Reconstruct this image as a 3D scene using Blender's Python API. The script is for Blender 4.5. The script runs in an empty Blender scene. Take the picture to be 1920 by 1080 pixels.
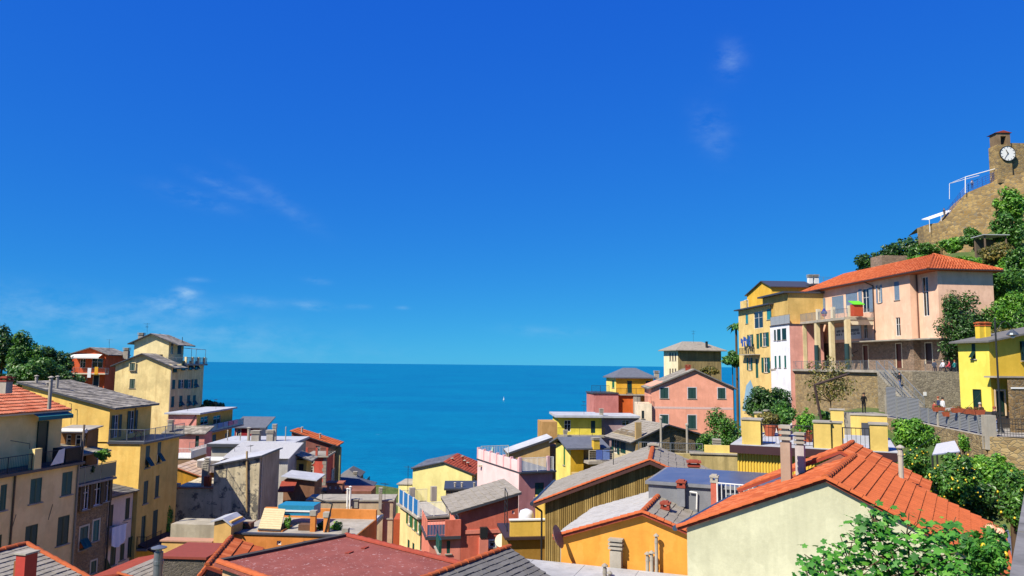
import bpy, bmesh, math, random
from mathutils import Vector, Matrix
# ---------------------------------------------------------------- camera, sky, sun
SC = bpy.context.scene
COL = SC.collection
FPX = 1400.0                       # focal length in photo pixels (1920 wide)
EYE = Vector((0.0, 0.0, 60.0))
PITCH = math.atan(143.5/FPX)
ROLL = 0.0103
cam_d = bpy.data.cameras.new('camera'); cam = bpy.data.objects.new('camera', cam_d); COL.objects.link(cam)
cam_d.sensor_width = 36.0; cam_d.lens = 36.0*FPX/1920.0
cam_d.clip_start = 0.1; cam_d.clip_end = 200000.0
CM = Matrix.Rotation(math.pi/2+PITCH, 4, 'X') @ Matrix.Rotation(ROLL, 4, 'Z')
cam.matrix_world = Matrix.Translation(EYE) @ CM
SC.camera = cam
SUN_AZ = 131.0                     # degrees to the left of the view direction
SUN_EL = 47.0
a_ = math.radians(SUN_AZ); e_ = math.radians(SUN_EL)
SUNV = Vector((-math.sin(a_)*math.cos(e_), math.cos(a_)*math.cos(e_), math.sin(e_)))
world = bpy.data.worlds.new('World'); SC.world = world; world.use_nodes = True
wn = world.node_tree.nodes; wl = world.node_tree.links
bg = wn['Background']
sky = wn.new('ShaderNodeTexSky'); sky.sky_type = 'NISHITA'; sky.sun_disc = False
sky.sun_elevation = e_
sky.sun_rotation = math.atan2(SUNV.x, SUNV.y)
sky.altitude = 60; sky.air_density = 0.7; sky.dust_density = 0.0; sky.ozone_density = 6.0
# one even grade of the whole sky (deeper blue, as the photograph's film look has it)
sp_ = wn.new('ShaderNodeSeparateColor'); cb_ = wn.new('ShaderNodeCombineColor'); wl.new(sky.outputs[0], sp_.inputs[0])
for i_, (k_, p_) in enumerate(((.060, .80), (.320, .72), (.475, .18))):
    m1 = wn.new('ShaderNodeMath'); m1.operation = 'MULTIPLY'; wl.new(sp_.outputs[i_], m1.inputs[0]); m1.inputs[1].default_value = .1
    m2 = wn.new('ShaderNodeMath'); m2.operation = 'POWER'; wl.new(m1.outputs[0], m2.inputs[0]); m2.inputs[1].default_value = p_
    m3 = wn.new('ShaderNodeMath'); m3.operation = 'MULTIPLY'; wl.new(m2.outputs[0], m3.inputs[0]); m3.inputs[1].default_value = k_/.15; wl.new(m3.outputs[0], cb_.inputs[i_])
bg.inputs['Strength'].default_value = 0.15
SKY_OUT = cb_.outputs[0]
sun_d = bpy.data.lights.new('sun', 'SUN'); sun_d.energy = 4.6; sun_d.angle = math.radians(0.53); sun_d.color = (1.0, 0.93, 0.78)
sun = bpy.data.objects.new('sun', sun_d); COL.objects.link(sun)
sun.rotation_euler = SUNV.to_track_quat('Z', 'Y').to_euler(); sun.location = (-60, -20, 140)
vs = SC.view_settings; vs.view_transform = 'Standard'; vs.look = 'None'; vs.gamma = 1.0; vs.exposure = 0.82; vs.use_curve_mapping = False
# faint wisps of cloud: gaussian patches in fixed sky directions, broken by noise
def rayd(px, py):
    d = CM.to_3x3() @ Vector(((px-960)/FPX, -(py-540)/FPX, -1.0))
    return d
tc = wn.new('ShaderNodeTexCoord')
def wmath(op, a, b=None, c=None):
    n = wn.new('ShaderNodeMath'); n.operation = op
    for i, v in enumerate((a, b, c)):
        if v is None: continue
        if isinstance(v, (int, float)): n.inputs[i].default_value = v
        else: wl.new(v, n.inputs[i])
    return n.outputs[0]
cn = wn.new('ShaderNodeTexNoise'); cn.inputs['Scale'].default_value = 26; cn.inputs['Detail'].default_value = 7; cn.inputs['Roughness'].default_value = 0.62
mp = wn.new('ShaderNodeMapping'); mp.inputs['Scale'].default_value = (1, 1, 2.2); wl.new(tc.outputs['Generated'], mp.inputs['Vector']); wl.new(mp.outputs[0], cn.inputs['Vector'])
acc = None
for (px, py, rx, ry, tilt, amp) in [(332,572,48,12,4,.6),(349,549,17,9,0,1.0),(365,372,55,12,12,.22),(425,355,48,9,22,.24),(520,375,70,14,32,.18),(1369,113,19,24,0,.36),(1335,246,24,40,-25,.22),(480,566,40,8,3,.30),(585,574,30,8,6,.36),(595,527,20,5,8,.25),(672,575,16,4,0,.28),(160,600,330,34,6,.34),(1030,622,70,10,3,.16),(755,577,10,3,0,.25),(365,525,20,4,0,.3)]:
    d = rayd(px, py).normalized()
    r_ = Vector((0,0,1)).cross(d).normalized()*-1; u_ = r_.cross(d)
    if u_.z < 0: u_ = -u_
    t_ = math.radians(-tilt); ax = r_*math.cos(t_)+u_*math.sin(t_); ay = u_*math.cos(t_)-r_*math.sin(t_)
    def dot(v, k):
        n = wn.new('ShaderNodeVectorMath'); n.operation = 'DOT_PRODUCT'; wl.new(tc.outputs['Generated'], n.inputs[0]); n.inputs[1].default_value = v*k
        return n.outputs['Value']
    x = wmath('SUBTRACT', dot(ax, FPX/rx), d.dot(ax)*FPX/rx); y = wmath('SUBTRACT', dot(ay, FPX/ry), d.dot(ay)*FPX/ry)
    q = wmath('ADD', wmath('MULTIPLY', x, x), wmath('MULTIPLY', y, y))
    g = wmath('MULTIPLY', wmath('POWER', 2.718, wmath('MULTIPLY', q, -0.9)), amp)
    acc = g if acc is None else wmath('ADD', acc, g)
nz = wmath('MULTIPLY', wmath('SUBTRACT', cn.outputs['Fac'], 0.36), 3.2)
nz = wmath('MAXIMUM', wmath('MINIMUM', nz, 1.0), 0.0)
mask = wmath('MINIMUM', wmath('MULTIPLY', wmath('MULTIPLY', acc, .62), nz), 0.9)
mixc = wn.new('ShaderNodeMix'); mixc.data_type = 'RGBA'
wl.new(mask, mixc.inputs[0]); wl.new(SKY_OUT, mixc.inputs[6]); mixc.inputs[7].default_value = (2.0, 2.9, 3.6, 1)
wl.new(mixc.outputs[2], bg.inputs['Color'])

# ---------------------------------------------------------------- helpers
def P(px, py, D):
    d = rayd(px, py); return EYE + d*(D/d.y)
def PZ(px, py, z):
    d = rayd(px, py); return EYE + d*((z-EYE.z)/d.z)
def srgb(c, k=1.0):
    return tuple((((v/255)/12.92 if v/255 <= .04045 else ((v/255+.055)/1.055)**2.4))*k for v in c)
class MB:
    def __init__(s): s.v = []; s.f = []; s.mi = []
    def add(s, vs, fs, mi=0):
        b = len(s.v); s.v += [tuple(v) for v in vs]; s.f += [tuple(b+i for i in f) for f in fs]; s.mi += [mi]*len(fs); return s
    def box(s, x0, x1, y0, y1, z0, z1, mi=0):
        if x0 > x1: x0, x1 = x1, x0
        if y0 > y1: y0, y1 = y1, y0
        if z0 > z1: z0, z1 = z1, z0
        return s.add([(x0,y0,z0),(x1,y0,z0),(x1,y1,z0),(x0,y1,z0),(x0,y0,z1),(x1,y0,z1),(x1,y1,z1),(x0,y1,z1)],
              [(0,3,2,1),(4,5,6,7),(0,1,5,4),(1,2,6,5),(2,3,7,6),(3,0,4,7)], mi)
    def obox(s, c, ax, ay, az, mi=0):
        c, ax, ay, az = Vector(c), Vector(ax), Vector(ay), Vector(az)
        vs = [c+ax*i+ay*j+az*k for k in (-1,1) for j in (-1,1) for i in (-1,1)]
        return s.add(vs, [(0,2,3,1),(4,5,7,6),(0,1,5,4),(1,3,7,5),(3,2,6,7),(2,0,4,6)], mi)
    def tube(s, p, q, r, r2=None, n=8, cap=True, mi=0):
        p, q = Vector(p), Vector(q); r2 = r if r2 is None else r2
        d = (q-p).normalized(); t = Vector((1,0,0)) if abs(d.x) < .8 else Vector((0,1,0))
        a = d.cross(t).normalized(); b = d.cross(a)
        vs = []
        for c, rr in ((p, r), (q, r2)):
            for i in range(n):
                th = 2*math.pi*i/n; vs.append(c+a*math.cos(th)*rr+b*math.sin(th)*rr)
        fs = [(i, (i+1) % n, n+(i+1) % n, n+i) for i in range(n)]
        if cap: fs += [tuple(range(n-1,-1,-1)), tuple(range(n, 2*n))]
        return s.add(vs, fs, mi)
    def path(s, pts, r, n=6, mi=0):
        for a, b in zip(pts[:-1], pts[1:]): s.tube(a, b, r, None, n, True, mi)
        return s
    def lathe(s, c, prof, n=12, mi=0):
        c = Vector(c); b = []
        for (r, z) in prof:
            b += [c+Vector((r*math.cos(2*math.pi*i/n), r*math.sin(2*math.pi*i/n), z)) for i in range(n)]
        fs = []
        for k in range(len(prof)-1):
            for i in range(n): fs.append((k*n+i, k*n+(i+1) % n, (k+1)*n+(i+1) % n, (k+1)*n+i))
        fs.append(tuple(range(n-1,-1,-1))); fs.append(tuple((len(prof)-1)*n+i for i in range(n)))
        return s.add(b, fs, mi)
    def poly_extrude(s, pts, vec, mi=0):
        n = len(pts); vec = Vector(vec); a = [Vector(p) for p in pts]; b = [p+vec for p in a]
        return s.add(a+b, [tuple(range(n-1,-1,-1)), tuple(range(n, 2*n))]+[(i, (i+1) % n, n+(i+1) % n, n+i) for i in range(n)], mi)
    def mesh(s, name, mats, smooth=False, fix=False):
        me = bpy.data.meshes.new(name); me.from_pydata(s.v, [], s.f)
        for m in (mats if isinstance(mats, (list, tuple)) else [mats]): me.materials.append(m)
        if any(s.mi): me.polygons.foreach_set('material_index', s.mi)
        if smooth: me.polygons.foreach_set('use_smooth', [True]*len(s.f))
        if fix:
            bm = bmesh.new(); bm.from_mesh(me); bmesh.ops.recalc_face_normals(bm, faces=bm.faces); bm.to_mesh(me); bm.free()
        me.update(); return me
    def build(s, name, mats, parent=None, loc=(0,0,0), smooth=False, fix=True):
        o = bpy.data.objects.new(name, s.mesh(name, mats, smooth, fix)); COL.objects.link(o)
        o.parent = parent; o.location = loc; return o
def tag(o, label, cat, group=None, kind=None):
    if label: o['label'] = label
    if cat: o['category'] = cat
    if group: o['group'] = group
    if kind: o['kind'] = kind
    return o
def empty(name, loc, rz=0.0):
    o = bpy.data.objects.new(name, None); COL.objects.link(o); o.location = loc; o.rotation_euler = (0, 0, rz); o.empty_display_size = .3; return o

# ---------------------------------------------------------------- materials
MATS = {}
def newmat(name):
    m = bpy.data.materials.new(name); m.use_nodes = True
    return m, m.node_tree.nodes, m.node_tree.links, m.node_tree.nodes['Principled BSDF']
def nnoise(n, l, scale, detail=5, rough=.6, vec=None):
    t = n.new('ShaderNodeTexNoise'); t.inputs['Scale'].default_value = scale; t.inputs['Detail'].default_value = detail; t.inputs['Roughness'].default_value = rough
    if vec is not None: l.new(vec, t.inputs['Vector'])
    return t.outputs['Fac']
def nramp(n, l, src, stops):
    r = n.new('ShaderNodeValToRGB'); l.new(src, r.inputs[0]); e = r.color_ramp.elements
    while len(e) < len(stops): e.new(.5)
    for i, (p, c) in enumerate(stops): e[i].position = p; e[i].color = (c[0], c[1], c[2], 1) if isinstance(c, tuple) else (c, c, c, 1)
    return r.outputs[0]
def nmix(n, l, fac, a, b, mode='MIX'):
    m = n.new('ShaderNodeMix'); m.data_type = 'RGBA'; m.blend_type = mode
    for i, v in ((0, fac), (6, a), (7, b)):
        if isinstance(v, (int, float)): m.inputs[i].default_value = v
        elif isinstance(v, tuple): m.inputs[i].default_value = (v[0], v[1], v[2], 1)
        else: l.new(v, m.inputs[i])
    return m.outputs[2]
def nbump(n, l, b, h, strength, dist=.02):
    u = n.new('ShaderNodeBump'); u.inputs['Strength'].default_value = strength; u.inputs['Distance'].default_value = dist; l.new(h, u.inputs['Height']); l.new(u.outputs[0], b.inputs['Normal'])
def ncoord(n, l, scale=(1,1,1), world=True):
    g = n.new('ShaderNodeNewGeometry') if world else n.new('ShaderNodeTexCoord')
    m = n.new('ShaderNodeMapping'); m.inputs['Scale'].default_value = scale
    l.new(g.outputs['Position' if world else 'Object'], m.inputs['Vector']); return m.outputs[0]
def plaster(c, dirt=.35, stain=None, rough=.9, blotch=.0, bc=(.10,.10,.09)):
    key = ('pl', c, dirt, stain, blotch)
    if key in MATS: return MATS[key]
    m, n, l, b = newmat('plaster'); base = srgb(c, .80)
    co = ncoord(n, l); big = nnoise(n, l, .55, 6, .62, co); streak = nnoise(n, l, 1.0, 5, .6, ncoord(n, l, (2.6, 2.6, .22))); fine = nnoise(n, l, 9, 6, .7, co)
    dk = tuple(v*.68 for v in base); lt = tuple(min(1, v*1.10+.01) for v in base)
    x = nmix(n, l, nramp(n, l, big, [(.32, 0.), (.68, 1.)]), tuple(v*.9 for v in base), lt)
    x = nmix(n, l, nramp(n, l, streak, [(.44, 0.), (.76, min(1., dirt*1.7))]), x, stain or dk)
    pat = nnoise(n, l, .8, 3, .5, ncoord(n, l, (1.3, 1.3, .8))); x = nmix(n, l, nramp(n, l, pat, [(.55, 0.), (.565, .30), (.70, .42)]), x, tuple(min(1., v*1.16+.03) for v in base))
    damp = nnoise(n, l, .33, 8, .72, co); x = nmix(n, l, nramp(n, l, damp, [(.46, 0.), (.70, min(1., dirt*1.6+.1))]), x, tuple(v*.6 for v in base))
    x = nmix(n, l, nramp(n, l, fine, [(.40, 0.), (.80, .28*dirt/.35)]), x, dk)
    if blotch:
        bl = nnoise(n, l, 1.15, 9, .68, co)
        x = nmix(n, l, nramp(n, l, bl, [(.60-blotch*.1, 0.), (.66-blotch*.1, .9)]), x, bc)
    l.new(x, b.inputs['Base Color']); b.inputs['Roughness'].default_value = rough; b.inputs['Specular IOR Level'].default_value = .2
    nbump(n, l, b, fine, .35, .02); MATS[key] = m; return m
def paint(c, rough=.5, k=.8, metal=0., var=.25, scale=6):
    key = ('pt', c, rough, k, metal, var)
    if key in MATS: return MATS[key]
    m, n, l, b = newmat('paint'); base = srgb(c, k)
    f = nnoise(n, l, scale, 5, .65, ncoord(n, l))
    isl = n.new('ShaderNodeNewGeometry').outputs['Random Per Island']
    x = nmix(n, l, nramp(n, l, f, [(.35, 0.), (.75, 1.)]), base, tuple(v*(1-var) for v in base))
    x = nmix(n, l, nramp(n, l, isl, [(0., 0.), (1., var)]), x, tuple(v*.75 for v in base))
    l.new(x, b.inputs['Base Color']); b.inputs['Roughness'].default_value = rough; b.inputs['Metallic'].default_value = metal
    MATS[key] = m; return m
def covering(c1, c2, c3, rough=.85, k=.8, lichen=None):
    """roof pieces: colour differs from piece to piece, weathered by noise"""
    key = ('cv', c1, c2, c3, lichen)
    if key in MATS: return MATS[key]
    m, n, l, b = newmat('roofing')
    isl = n.new('ShaderNodeNewGeometry').outputs['Random Per Island']; co = ncoord(n, l)
    x = nramp(n, l, isl, [(0., srgb(c1, k)), (.5, srgb(c2, k)), (1., srgb(c3, k))])
    f = nnoise(n, l, 2.0, 7, .68, co); g = nnoise(n, l, 14, 5, .7, co)
    x = nmix(n, l, nramp(n, l, f, [(.42, 0.), (.72, .55)]), x, lichen or tuple(v*.55 for v in srgb(c2, k)))
    x = nmix(n, l, nramp(n, l, g, [(.45, 0.), (.8, .35)]), x, tuple(v*.5 for v in srgb(c1, k)))
    l.new(x, b.inputs['Base Color']); b.inputs['Roughness'].default_value = rough; b.inputs['Specular IOR Level'].default_value = .25
    nbump(n, l, b, g, .3, .02); MATS[key] = m; return m
def stonemat(c1, c2, c3, scale=2.2, mortar=(150,140,120)):
    scale *= 1.45
    key = ('st', c1, c2, c3, scale)
    if key in MATS: return MATS[key]
    m, n, l, b = newmat('rubble_stone'); co = ncoord(n, l, (1, 1, 1.7))
    nz = n.new('ShaderNodeTexNoise'); nz.inputs['Scale'].default_value = 3; l.new(co, nz.inputs['Vector'])
    wv = nmix(n, l, .10, co, nz.outputs['Color'])
    v = n.new('ShaderNodeTexVoronoi'); v.inputs['Scale'].default_value = scale; l.new(wv, v.inputs['Vector'])
    e = n.new('ShaderNodeTexVoronoi'); e.feature = 'DISTANCE_TO_EDGE'; e.inputs['Scale'].default_value = scale; l.new(wv, e.inputs['Vector'])
    sp = n.new('ShaderNodeSeparateColor'); l.new(v.outputs['Color'], sp.inputs[0])
    x = nramp(n, l, sp.outputs[0], [(0., srgb(c1, .8)), (.5, srgb(c2, .8)), (1., srgb(c3, .8))])
    big = nnoise(n, l, .6, 6, .65, co); fine = nnoise(n, l, 12, 5, .7, co)
    x = nmix(n, l, nramp(n, l, big, [(.4, 0.), (.7, .5)]), x, tuple(q*.55 for q in srgb(c2, .8)))
    x = nmix(n, l, nramp(n, l, e.outputs[0], [(.01, 1.), (.07, 0.)]), x, srgb(mortar, .55))
    x = nmix(n, l, nramp(n, l, fine, [(.4, 0.), (.8, .4)]), x, tuple(q*.6 for q in srgb(c1, .8)))
    l.new(x, b.inputs['Base Color']); b.inputs['Roughness'].default_value = .95
    h = nmix(n, l, .5, nramp(n, l, e.outputs[0], [(0., 0.), (.12, 1.)]), fine)
    nbump(n, l, b, h, .8, .06); MATS[key] = m; return m
def simple(name, c, rough=.5, metal=0., spec=.5, k=1.0):
    if name in MATS: return MATS[name]
    m, n, l, b = newmat(name); b.inputs['Base Color'].default_value = (*srgb(c, k), 1); b.inputs['Roughness'].default_value = rough; b.inputs['Metallic'].default_value = metal
    b.inputs['Specular IOR Level'].default_value = spec; MATS[name] = m; return m
def leafmat(c1, c2, c3, name='leaf', gloss=.45, trans=.25):
    key = ('lf', c1, c2, c3)
    if key in MATS: return MATS[key]
    m, n, l, b = newmat(name)
    isl = n.new('ShaderNodeNewGeometry').outputs['Random Per Island']
    f = nnoise(n, l, 1.1, 3, .6, ncoord(n, l))
    x = nramp(n, l, isl, [(0., srgb(c1)), (.5, srgb(c2)), (1., srgb(c3))])
    x = nmix(n, l, nramp(n, l, f, [(.35, .6), (.65, 0.)]), x, srgb(c1))
    l.new(x, b.inputs['Base Color']); b.inputs['Roughness'].default_value = gloss
    t = n.new('ShaderNodeBsdfTranslucent'); l.new(x, t.inputs['Color'])
    ms = n.new('ShaderNodeMixShader'); ms.inputs[0].default_value = trans; l.new(b.outputs[0], ms.inputs[1]); l.new(t.outputs[0], ms.inputs[2])
    l.new(ms.outputs[0], n['Material Output'].inputs['Surface']); MATS[key] = m; return m
GREEN = (12, 66, 52); GREEN2 = (30, 98, 84); TEAL = (18, 118, 112)
GLASS = simple('window_glass', (22, 28, 34), .08, 0., .6)
DARK = simple('dark_interior', (18, 17, 16), .9)
WHITE = paint((236, 234, 228), .6, .85, 0., .12)
CREAMTRIM = paint((226, 214, 186), .7, .8, 0., .15)
STEEL = paint((150, 156, 160), .4, .8, .6, .2)
IRON = paint((38, 40, 42), .55, .9, .2, .2)
LEAD = paint((82, 84, 92), .5, .8, .3, .25)
CONC = plaster((176, 168, 154), .45)
GREYROOF = plaster((188, 190, 196), .3)
SLATE = covering((128,122,112), (158,150,138), (186,178,164), lichen=srgb((112,104,84), .7))
SLATE_D = covering((92,92,94), (116,114,112), (142,138,132))
SLATE_B = covering((88,92,104), (104,108,120), (122,126,136))
TILE = covering((170,82,44), (192,96,52), (208,118,76))
TILE_O = covering((186,98,66), (204,116,84), (216,140,108))
TILE_R = covering((132,60,48), (156,68,52), (172,86,66))
# ---------------------------------------------------------------- houses
HOUSES = []
class House:
    """N = (px, py, D): the photo pixel and distance of the near corner's eave; local x runs to the right along the
    front, local y away from the viewer; z stays absolute until a part is linked under the root."""
    def __init__(s, name, label, N, yaw, zb, cat='house', group=None):
        p = P(*N); s.o = Vector((p.x, p.y, 0)); s.zt = p.z; s.zb = zb; a = math.radians(yaw); s.a = a
        s.u = Vector((math.cos(a), math.sin(a), 0)); s.v = Vector((-math.sin(a), math.cos(a), 0))
        s.root = empty(name, (p.x, p.y, zb), a); tag(s.root, label, cat, group); s.vols = []; HOUSES.append(s)
    def loc(s, p): d = Vector(p)-s.o; return Vector((d.dot(s.u), d.dot(s.v), p[2]))
    def wpt(s, x, y, z): q = s.o+s.u*x+s.v*y; return Vector((q.x, q.y, z))
    def hit(s, px, py, axis, val):
        """ray through a pixel with the local plane axis = val"""
        d = rayd(px, py); e = s.loc(EYE); dl = Vector((d.dot(s.u), d.dot(s.v), d.z)); i = 'xyz'.index(axis)
        return e+dl*((val-e[i])/dl[i])
    def part(s, name, mb, mat, parent=None, label=None, smooth=False, kind=None):
        o = mb.build(name, mat, parent or s.root, (0, 0, 0) if parent else (0, 0, -s.zb), smooth)
        if label: o['label'] = label
        if kind: o['kind'] = kind
        return o
    def vol(s, x0, x1, y0, y1, z0, top, mat, name='wall', label=None, skip=''):
        """top: number | ('x', [(x,z)..]) | ('y', [(y,z)..])"""
        v = Vol(s, min(x0,x1), max(x0,x1), min(y0,y1), max(y0,y1), z0, top, mat, name, label, skip); s.vols.append(v); return v
    def fx(s, px, py, y=0.): return s.hit(px, py, 'y', y).x
    def fz(s, px, py, y=0.): return s.hit(px, py, 'y', y).z
    def finish(s):
        s.bb = [s.wpt(x, y, s.zb) for v in s.vols for x in (v.x0, v.x1) for y in (v.y0, v.y1)]
        for v in s.vols: v.build()
        s.vols = []; return s
class Vol:
    def __init__(s, h, x0, x1, y0, y1, z0, top, mat, name, label, skip):
        s.h, s.x0, s.x1, s.y0, s.y1, s.z0, s.mat, s.name, s.label, s.skip = h, x0, x1, y0, y1, z0, mat, name, label, skip
        s.top = top; s.open = {'F': [], 'L': [], 'R': [], 'B': []}
    def prof(s, face):
        a0, a1 = (s.x0, s.x1) if face in 'FB' else (s.y0, s.y1)
        if isinstance(s.top, (int, float)): return [(a0, s.top), (a1, s.top)]
        ax, pts = s.top
        if (ax == 'x') == (face in 'FB'): return pts
        e = {'F': 0, 'B': -1, 'L': 0, 'R': -1}[face]; z = pts[e][1]; return [(a0, z), (a1, z)]
    def mp(s, face, a, n, z):
        return {'F': (a, s.y0-n, z), 'B': (a, s.y1+n, z), 'L': (s.x0-n, a, z), 'R': (s.x1+n, a, z)}[face]
    def plane(s, face): return ('y', s.y0) if face == 'F' else ('y', s.y1) if face == 'B' else ('x', s.x0) if face == 'L' else ('x', s.x1)
    def pix(s, face, box):
        ax, val = s.plane(face); x0, y0, x1, y1 = box; i = 0 if face in 'FB' else 1; xm, ym = (x0+x1)/2, (y0+y1)/2
        a = sorted((s.h.hit(x0, ym, ax, val)[i], s.h.hit(x1, ym, ax, val)[i])); z = sorted((s.h.hit(xm, y1, ax, val).z, s.h.hit(xm, y0, ax, val).z))
        return a[0], a[1], z[0], z[1]
    def build(s):
        mb = MB()
        for face in 'FLRB':
            if face in s.skip: continue
            pr = s.prof(face); zl = min(z for _, z in pr); a0, a1 = pr[0][0], pr[-1][0]
            ops = [o for o in s.open[face] if o[3] < zl-.02 and o[0] > a0+.01 and o[1] < a1-.01 and o[2] > s.z0+.01]
            A = sorted({a0, a1, *[o[0] for o in ops], *[o[1] for o in ops]}); Z = sorted({s.z0, zl, *[o[2] for o in ops], *[o[3] for o in ops]})
            for i in range(len(A)-1):
                for j in range(len(Z)-1):
                    am, zm = (A[i]+A[i+1])/2, (Z[j]+Z[j+1])/2
                    if any(o[0] < am < o[1] and o[2] < zm < o[3] for o in ops): continue
                    mb.add([s.mp(face, A[i], 0, Z[j]), s.mp(face, A[i+1], 0, Z[j]), s.mp(face, A[i+1], 0, Z[j+1]), s.mp(face, A[i], 0, Z[j+1])], [(0,1,2,3)])
            for o in ops:
                q = [(o[0], o[2]), (o[1], o[2]), (o[1], o[3]), (o[0], o[3])]
                for k in range(4):
                    b, c = q[k], q[(k+1) % 4]
                    mb.add([s.mp(face, b[0], 0, b[1]), s.mp(face, c[0], 0, c[1]), s.mp(face, c[0], -.16, c[1]), s.mp(face, b[0], -.16, b[1])], [(0,1,2,3)])
            if len(pr) > 2 or pr[0][1] != pr[-1][1]:
                pts = [(a0, zl)]+[p for p in pr if p[1] > zl+1e-6 or p not in (pr[0], pr[-1])]+[(a1, zl)]
                mb.add([s.mp(face, a, 0, z) for a, z in pts], [tuple(range(len(pts)))])
        pr = s.prof('F'); 
        if isinstance(s.top, (int, float)): mb.add([(s.x0,s.y0,s.top),(s.x1,s.y0,s.top),(s.x1,s.y1,s.top),(s.x0,s.y1,s.top)], [(0,1,2,3)])
        else:
            ax, pts = s.top
            for (a, z), (b, w) in zip(pts[:-1], pts[1:]):
                if ax == 'x': mb.add([(a,s.y0,z),(b,s.y0,w),(b,s.y1,w),(a,s.y1,z)], [(0,1,2,3)])
                else: mb.add([(s.x0,a,z),(s.x1,a,z),(s.x1,b,w),(s.x0,b,w)], [(0,1,2,3)])
        # weld so that normals come out consistent
        me = mb.mesh(s.name, s.mat); bm = bmesh.new(); bm.from_mesh(me); bmesh.ops.remove_doubles(bm, verts=bm.verts, dist=.0005); bmesh.ops.recalc_face_normals(bm, faces=bm.faces); bm.to_mesh(me); bm.free()
        o = bpy.data.objects.new(s.name, me); COL.objects.link(o); o.parent = s.h.root; o.location = (0, 0, -s.h.zb)
        if s.label: o['label'] = s.label
        s.obj = o
    # ---- openings
    def win(s, face, box, kind='shut', c=GREEN, trim=None, sill=True, name=None, metres=False):
        h = s.h; a0, a1, z0, z1 = box if metres else s.pix(face, box); w, ht = a1-a0, z1-z0
        s.open[face].append((a0, a1, z0, z1))
        pr = s.prof(face); zl = min(z for _, z in pr); fits = z1 < zl-.02 and a0 > pr[0][0]+.01 and a1 < pr[-1][0]-.01 and z0 > s.z0+.01
        sh = 0. if fits else .17          # no room for a reveal: the frame is planted on the wall
        M = lambda mb, A0, A1, n0, n1, Z0, Z1: mb.obox(*_obx(s, face, A0, A1, n0+sh, n1+sh, Z0, Z1))
        shm = paint(c, .5, .8, 0., .3)
        nm = name or ('door' if kind == 'door' else 'window')
        fr = MB(); t = .06
        pane_m = shm if kind == 'door' else GLASS
        # frame and pane set back in the opening
        M(fr, a0-.005, a0+t, -.15, -.07, z0, z1); M(fr, a1-t, a1+.005, -.15, -.07, z0, z1); M(fr, a0+t, a1-t, -.148, -.07, z1-t, z1+.004); M(fr, a0+t, a1-t, -.148, -.07, z0-.004, z0+t)
        if kind in ('open', 'glass') and w > .6: M(fr, (a0+a1)/2-.03, (a0+a1)/2+.03, -.14, -.075, z0+t, z1-t)
        if kind in ('open', 'glass'): M(fr, a0+t, a1-t, -.14, -.08, z0+ht*.62, z0+ht*.62+.04)
        wo = h.part(nm, fr, WHITE if kind in ('open', 'glass') else shm)
        pb = MB(); M(pb, a0, a1, -.16, -.115, z0, z1); h.part('pane' if kind != 'door' else 'door_leaf', pb, pane_m, wo)
        if trim is not None:
            tb = MB(); q = .11
            M(tb, a0-q, a0, -.01, .025, z0-.002, z1+q); M(tb, a1, a1+q, -.01, .025, z0-.002, z1+q); M(tb, a0, a1, -.01, .0245, z1, z1+q)
            h.part('surround', tb, trim, wo)
        if sill and kind != 'door':
            sb = MB(); M(sb, a0-.12, a1+.12, -.1, .09, z0-.07, z0-.003); h.part('sill', sb, CONC, wo)
        def leaf(A0, A1, n, Z0, Z1, tilt=0.):
            lb = MB(); st = .055; th = .035; n += sh
            def bx(b0, b1, y0, y1):
                lb.obox(*_obx(s, face, b0, b1, n, n+th, y0, y1))
            bx(A0, A0+st, Z0, Z1); bx(A1-st, A1, Z0, Z1); bx(A0+st, A1-st, Z1-st, Z1); bx(A0+st, A1-st, Z0, Z0+st)
            k = max(3, int((Z1-Z0)/.09)); hh = (Z1-Z0-2*st)/k
            for i in range(k):
                zz = Z0+st+i*hh
                lb.add([s.mp(face, A0+st, n+th*.9, zz), s.mp(face, A1-st, n+th*.9, zz), s.mp(face, A1-st, n+.004, zz+hh*1.25), s.mp(face, A0+st, n+.004, zz+hh*1.25)], [(0,1,2,3)])
            if tilt:
                piv = Vector(s.mp(face, (A0+A1)/2, n, Z1)); axv = Vector(s.mp(face, 1, 0, 0))-Vector(s.mp(face, 0, 0, 0))
                o_ = Vector(s.mp(face, 0, 1, 0))-Vector(s.mp(face, 0, 0, 0))
                sg = 1 if axv.cross(Vector((0,0,-1))).dot(o_) > 0 else -1
                R = Matrix.Rotation(sg*tilt, 3, axv); lb.v = [tuple(piv+R @ (Vector(v)-piv)) for v in lb.v]
            h.part('shutter', lb, shm, wo)
        am = (a0+a1)/2
        if kind == 'shut': leaf(a0+.005, am-.006, -.05, z0+.01, z1-.01); leaf(am+.006, a1-.005, -.05, z0+.01, z1-.01)
        elif kind == 'open': leaf(a0-w/2-.02, a0-.03, .03, z0, z1); leaf(a1+.03, a1+w/2+.02, .03, z0, z1)
        elif kind == 'ajar': leaf(a0-w/2-.02, a0-.03, .03, z0, z1); leaf(am+.006, a1-.005, -.05, z0+.01, z1-.01)
        elif kind == 'awn':
            zc = z0+ht*.48
            for A0, A1 in ((a0+.005, am-.006), (am+.006, a1-.005)):
                leaf(A0, A1, -.04, zc+.01, z1-.01); leaf(A0, A1, -.02, z0, zc-.005, .62)
        return wo
def _obx(s, face, A0, A1, n0, n1, Z0, Z1):
    p = Vector(s.mp(face, A0, n0, Z0)); q = Vector(s.mp(face, A1, n1, Z1)); c = (p+q)/2; d = (q-p)/2
    return c, (d.x, 0, 0), (0, d.y, 0), (0, 0, d.z)
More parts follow.
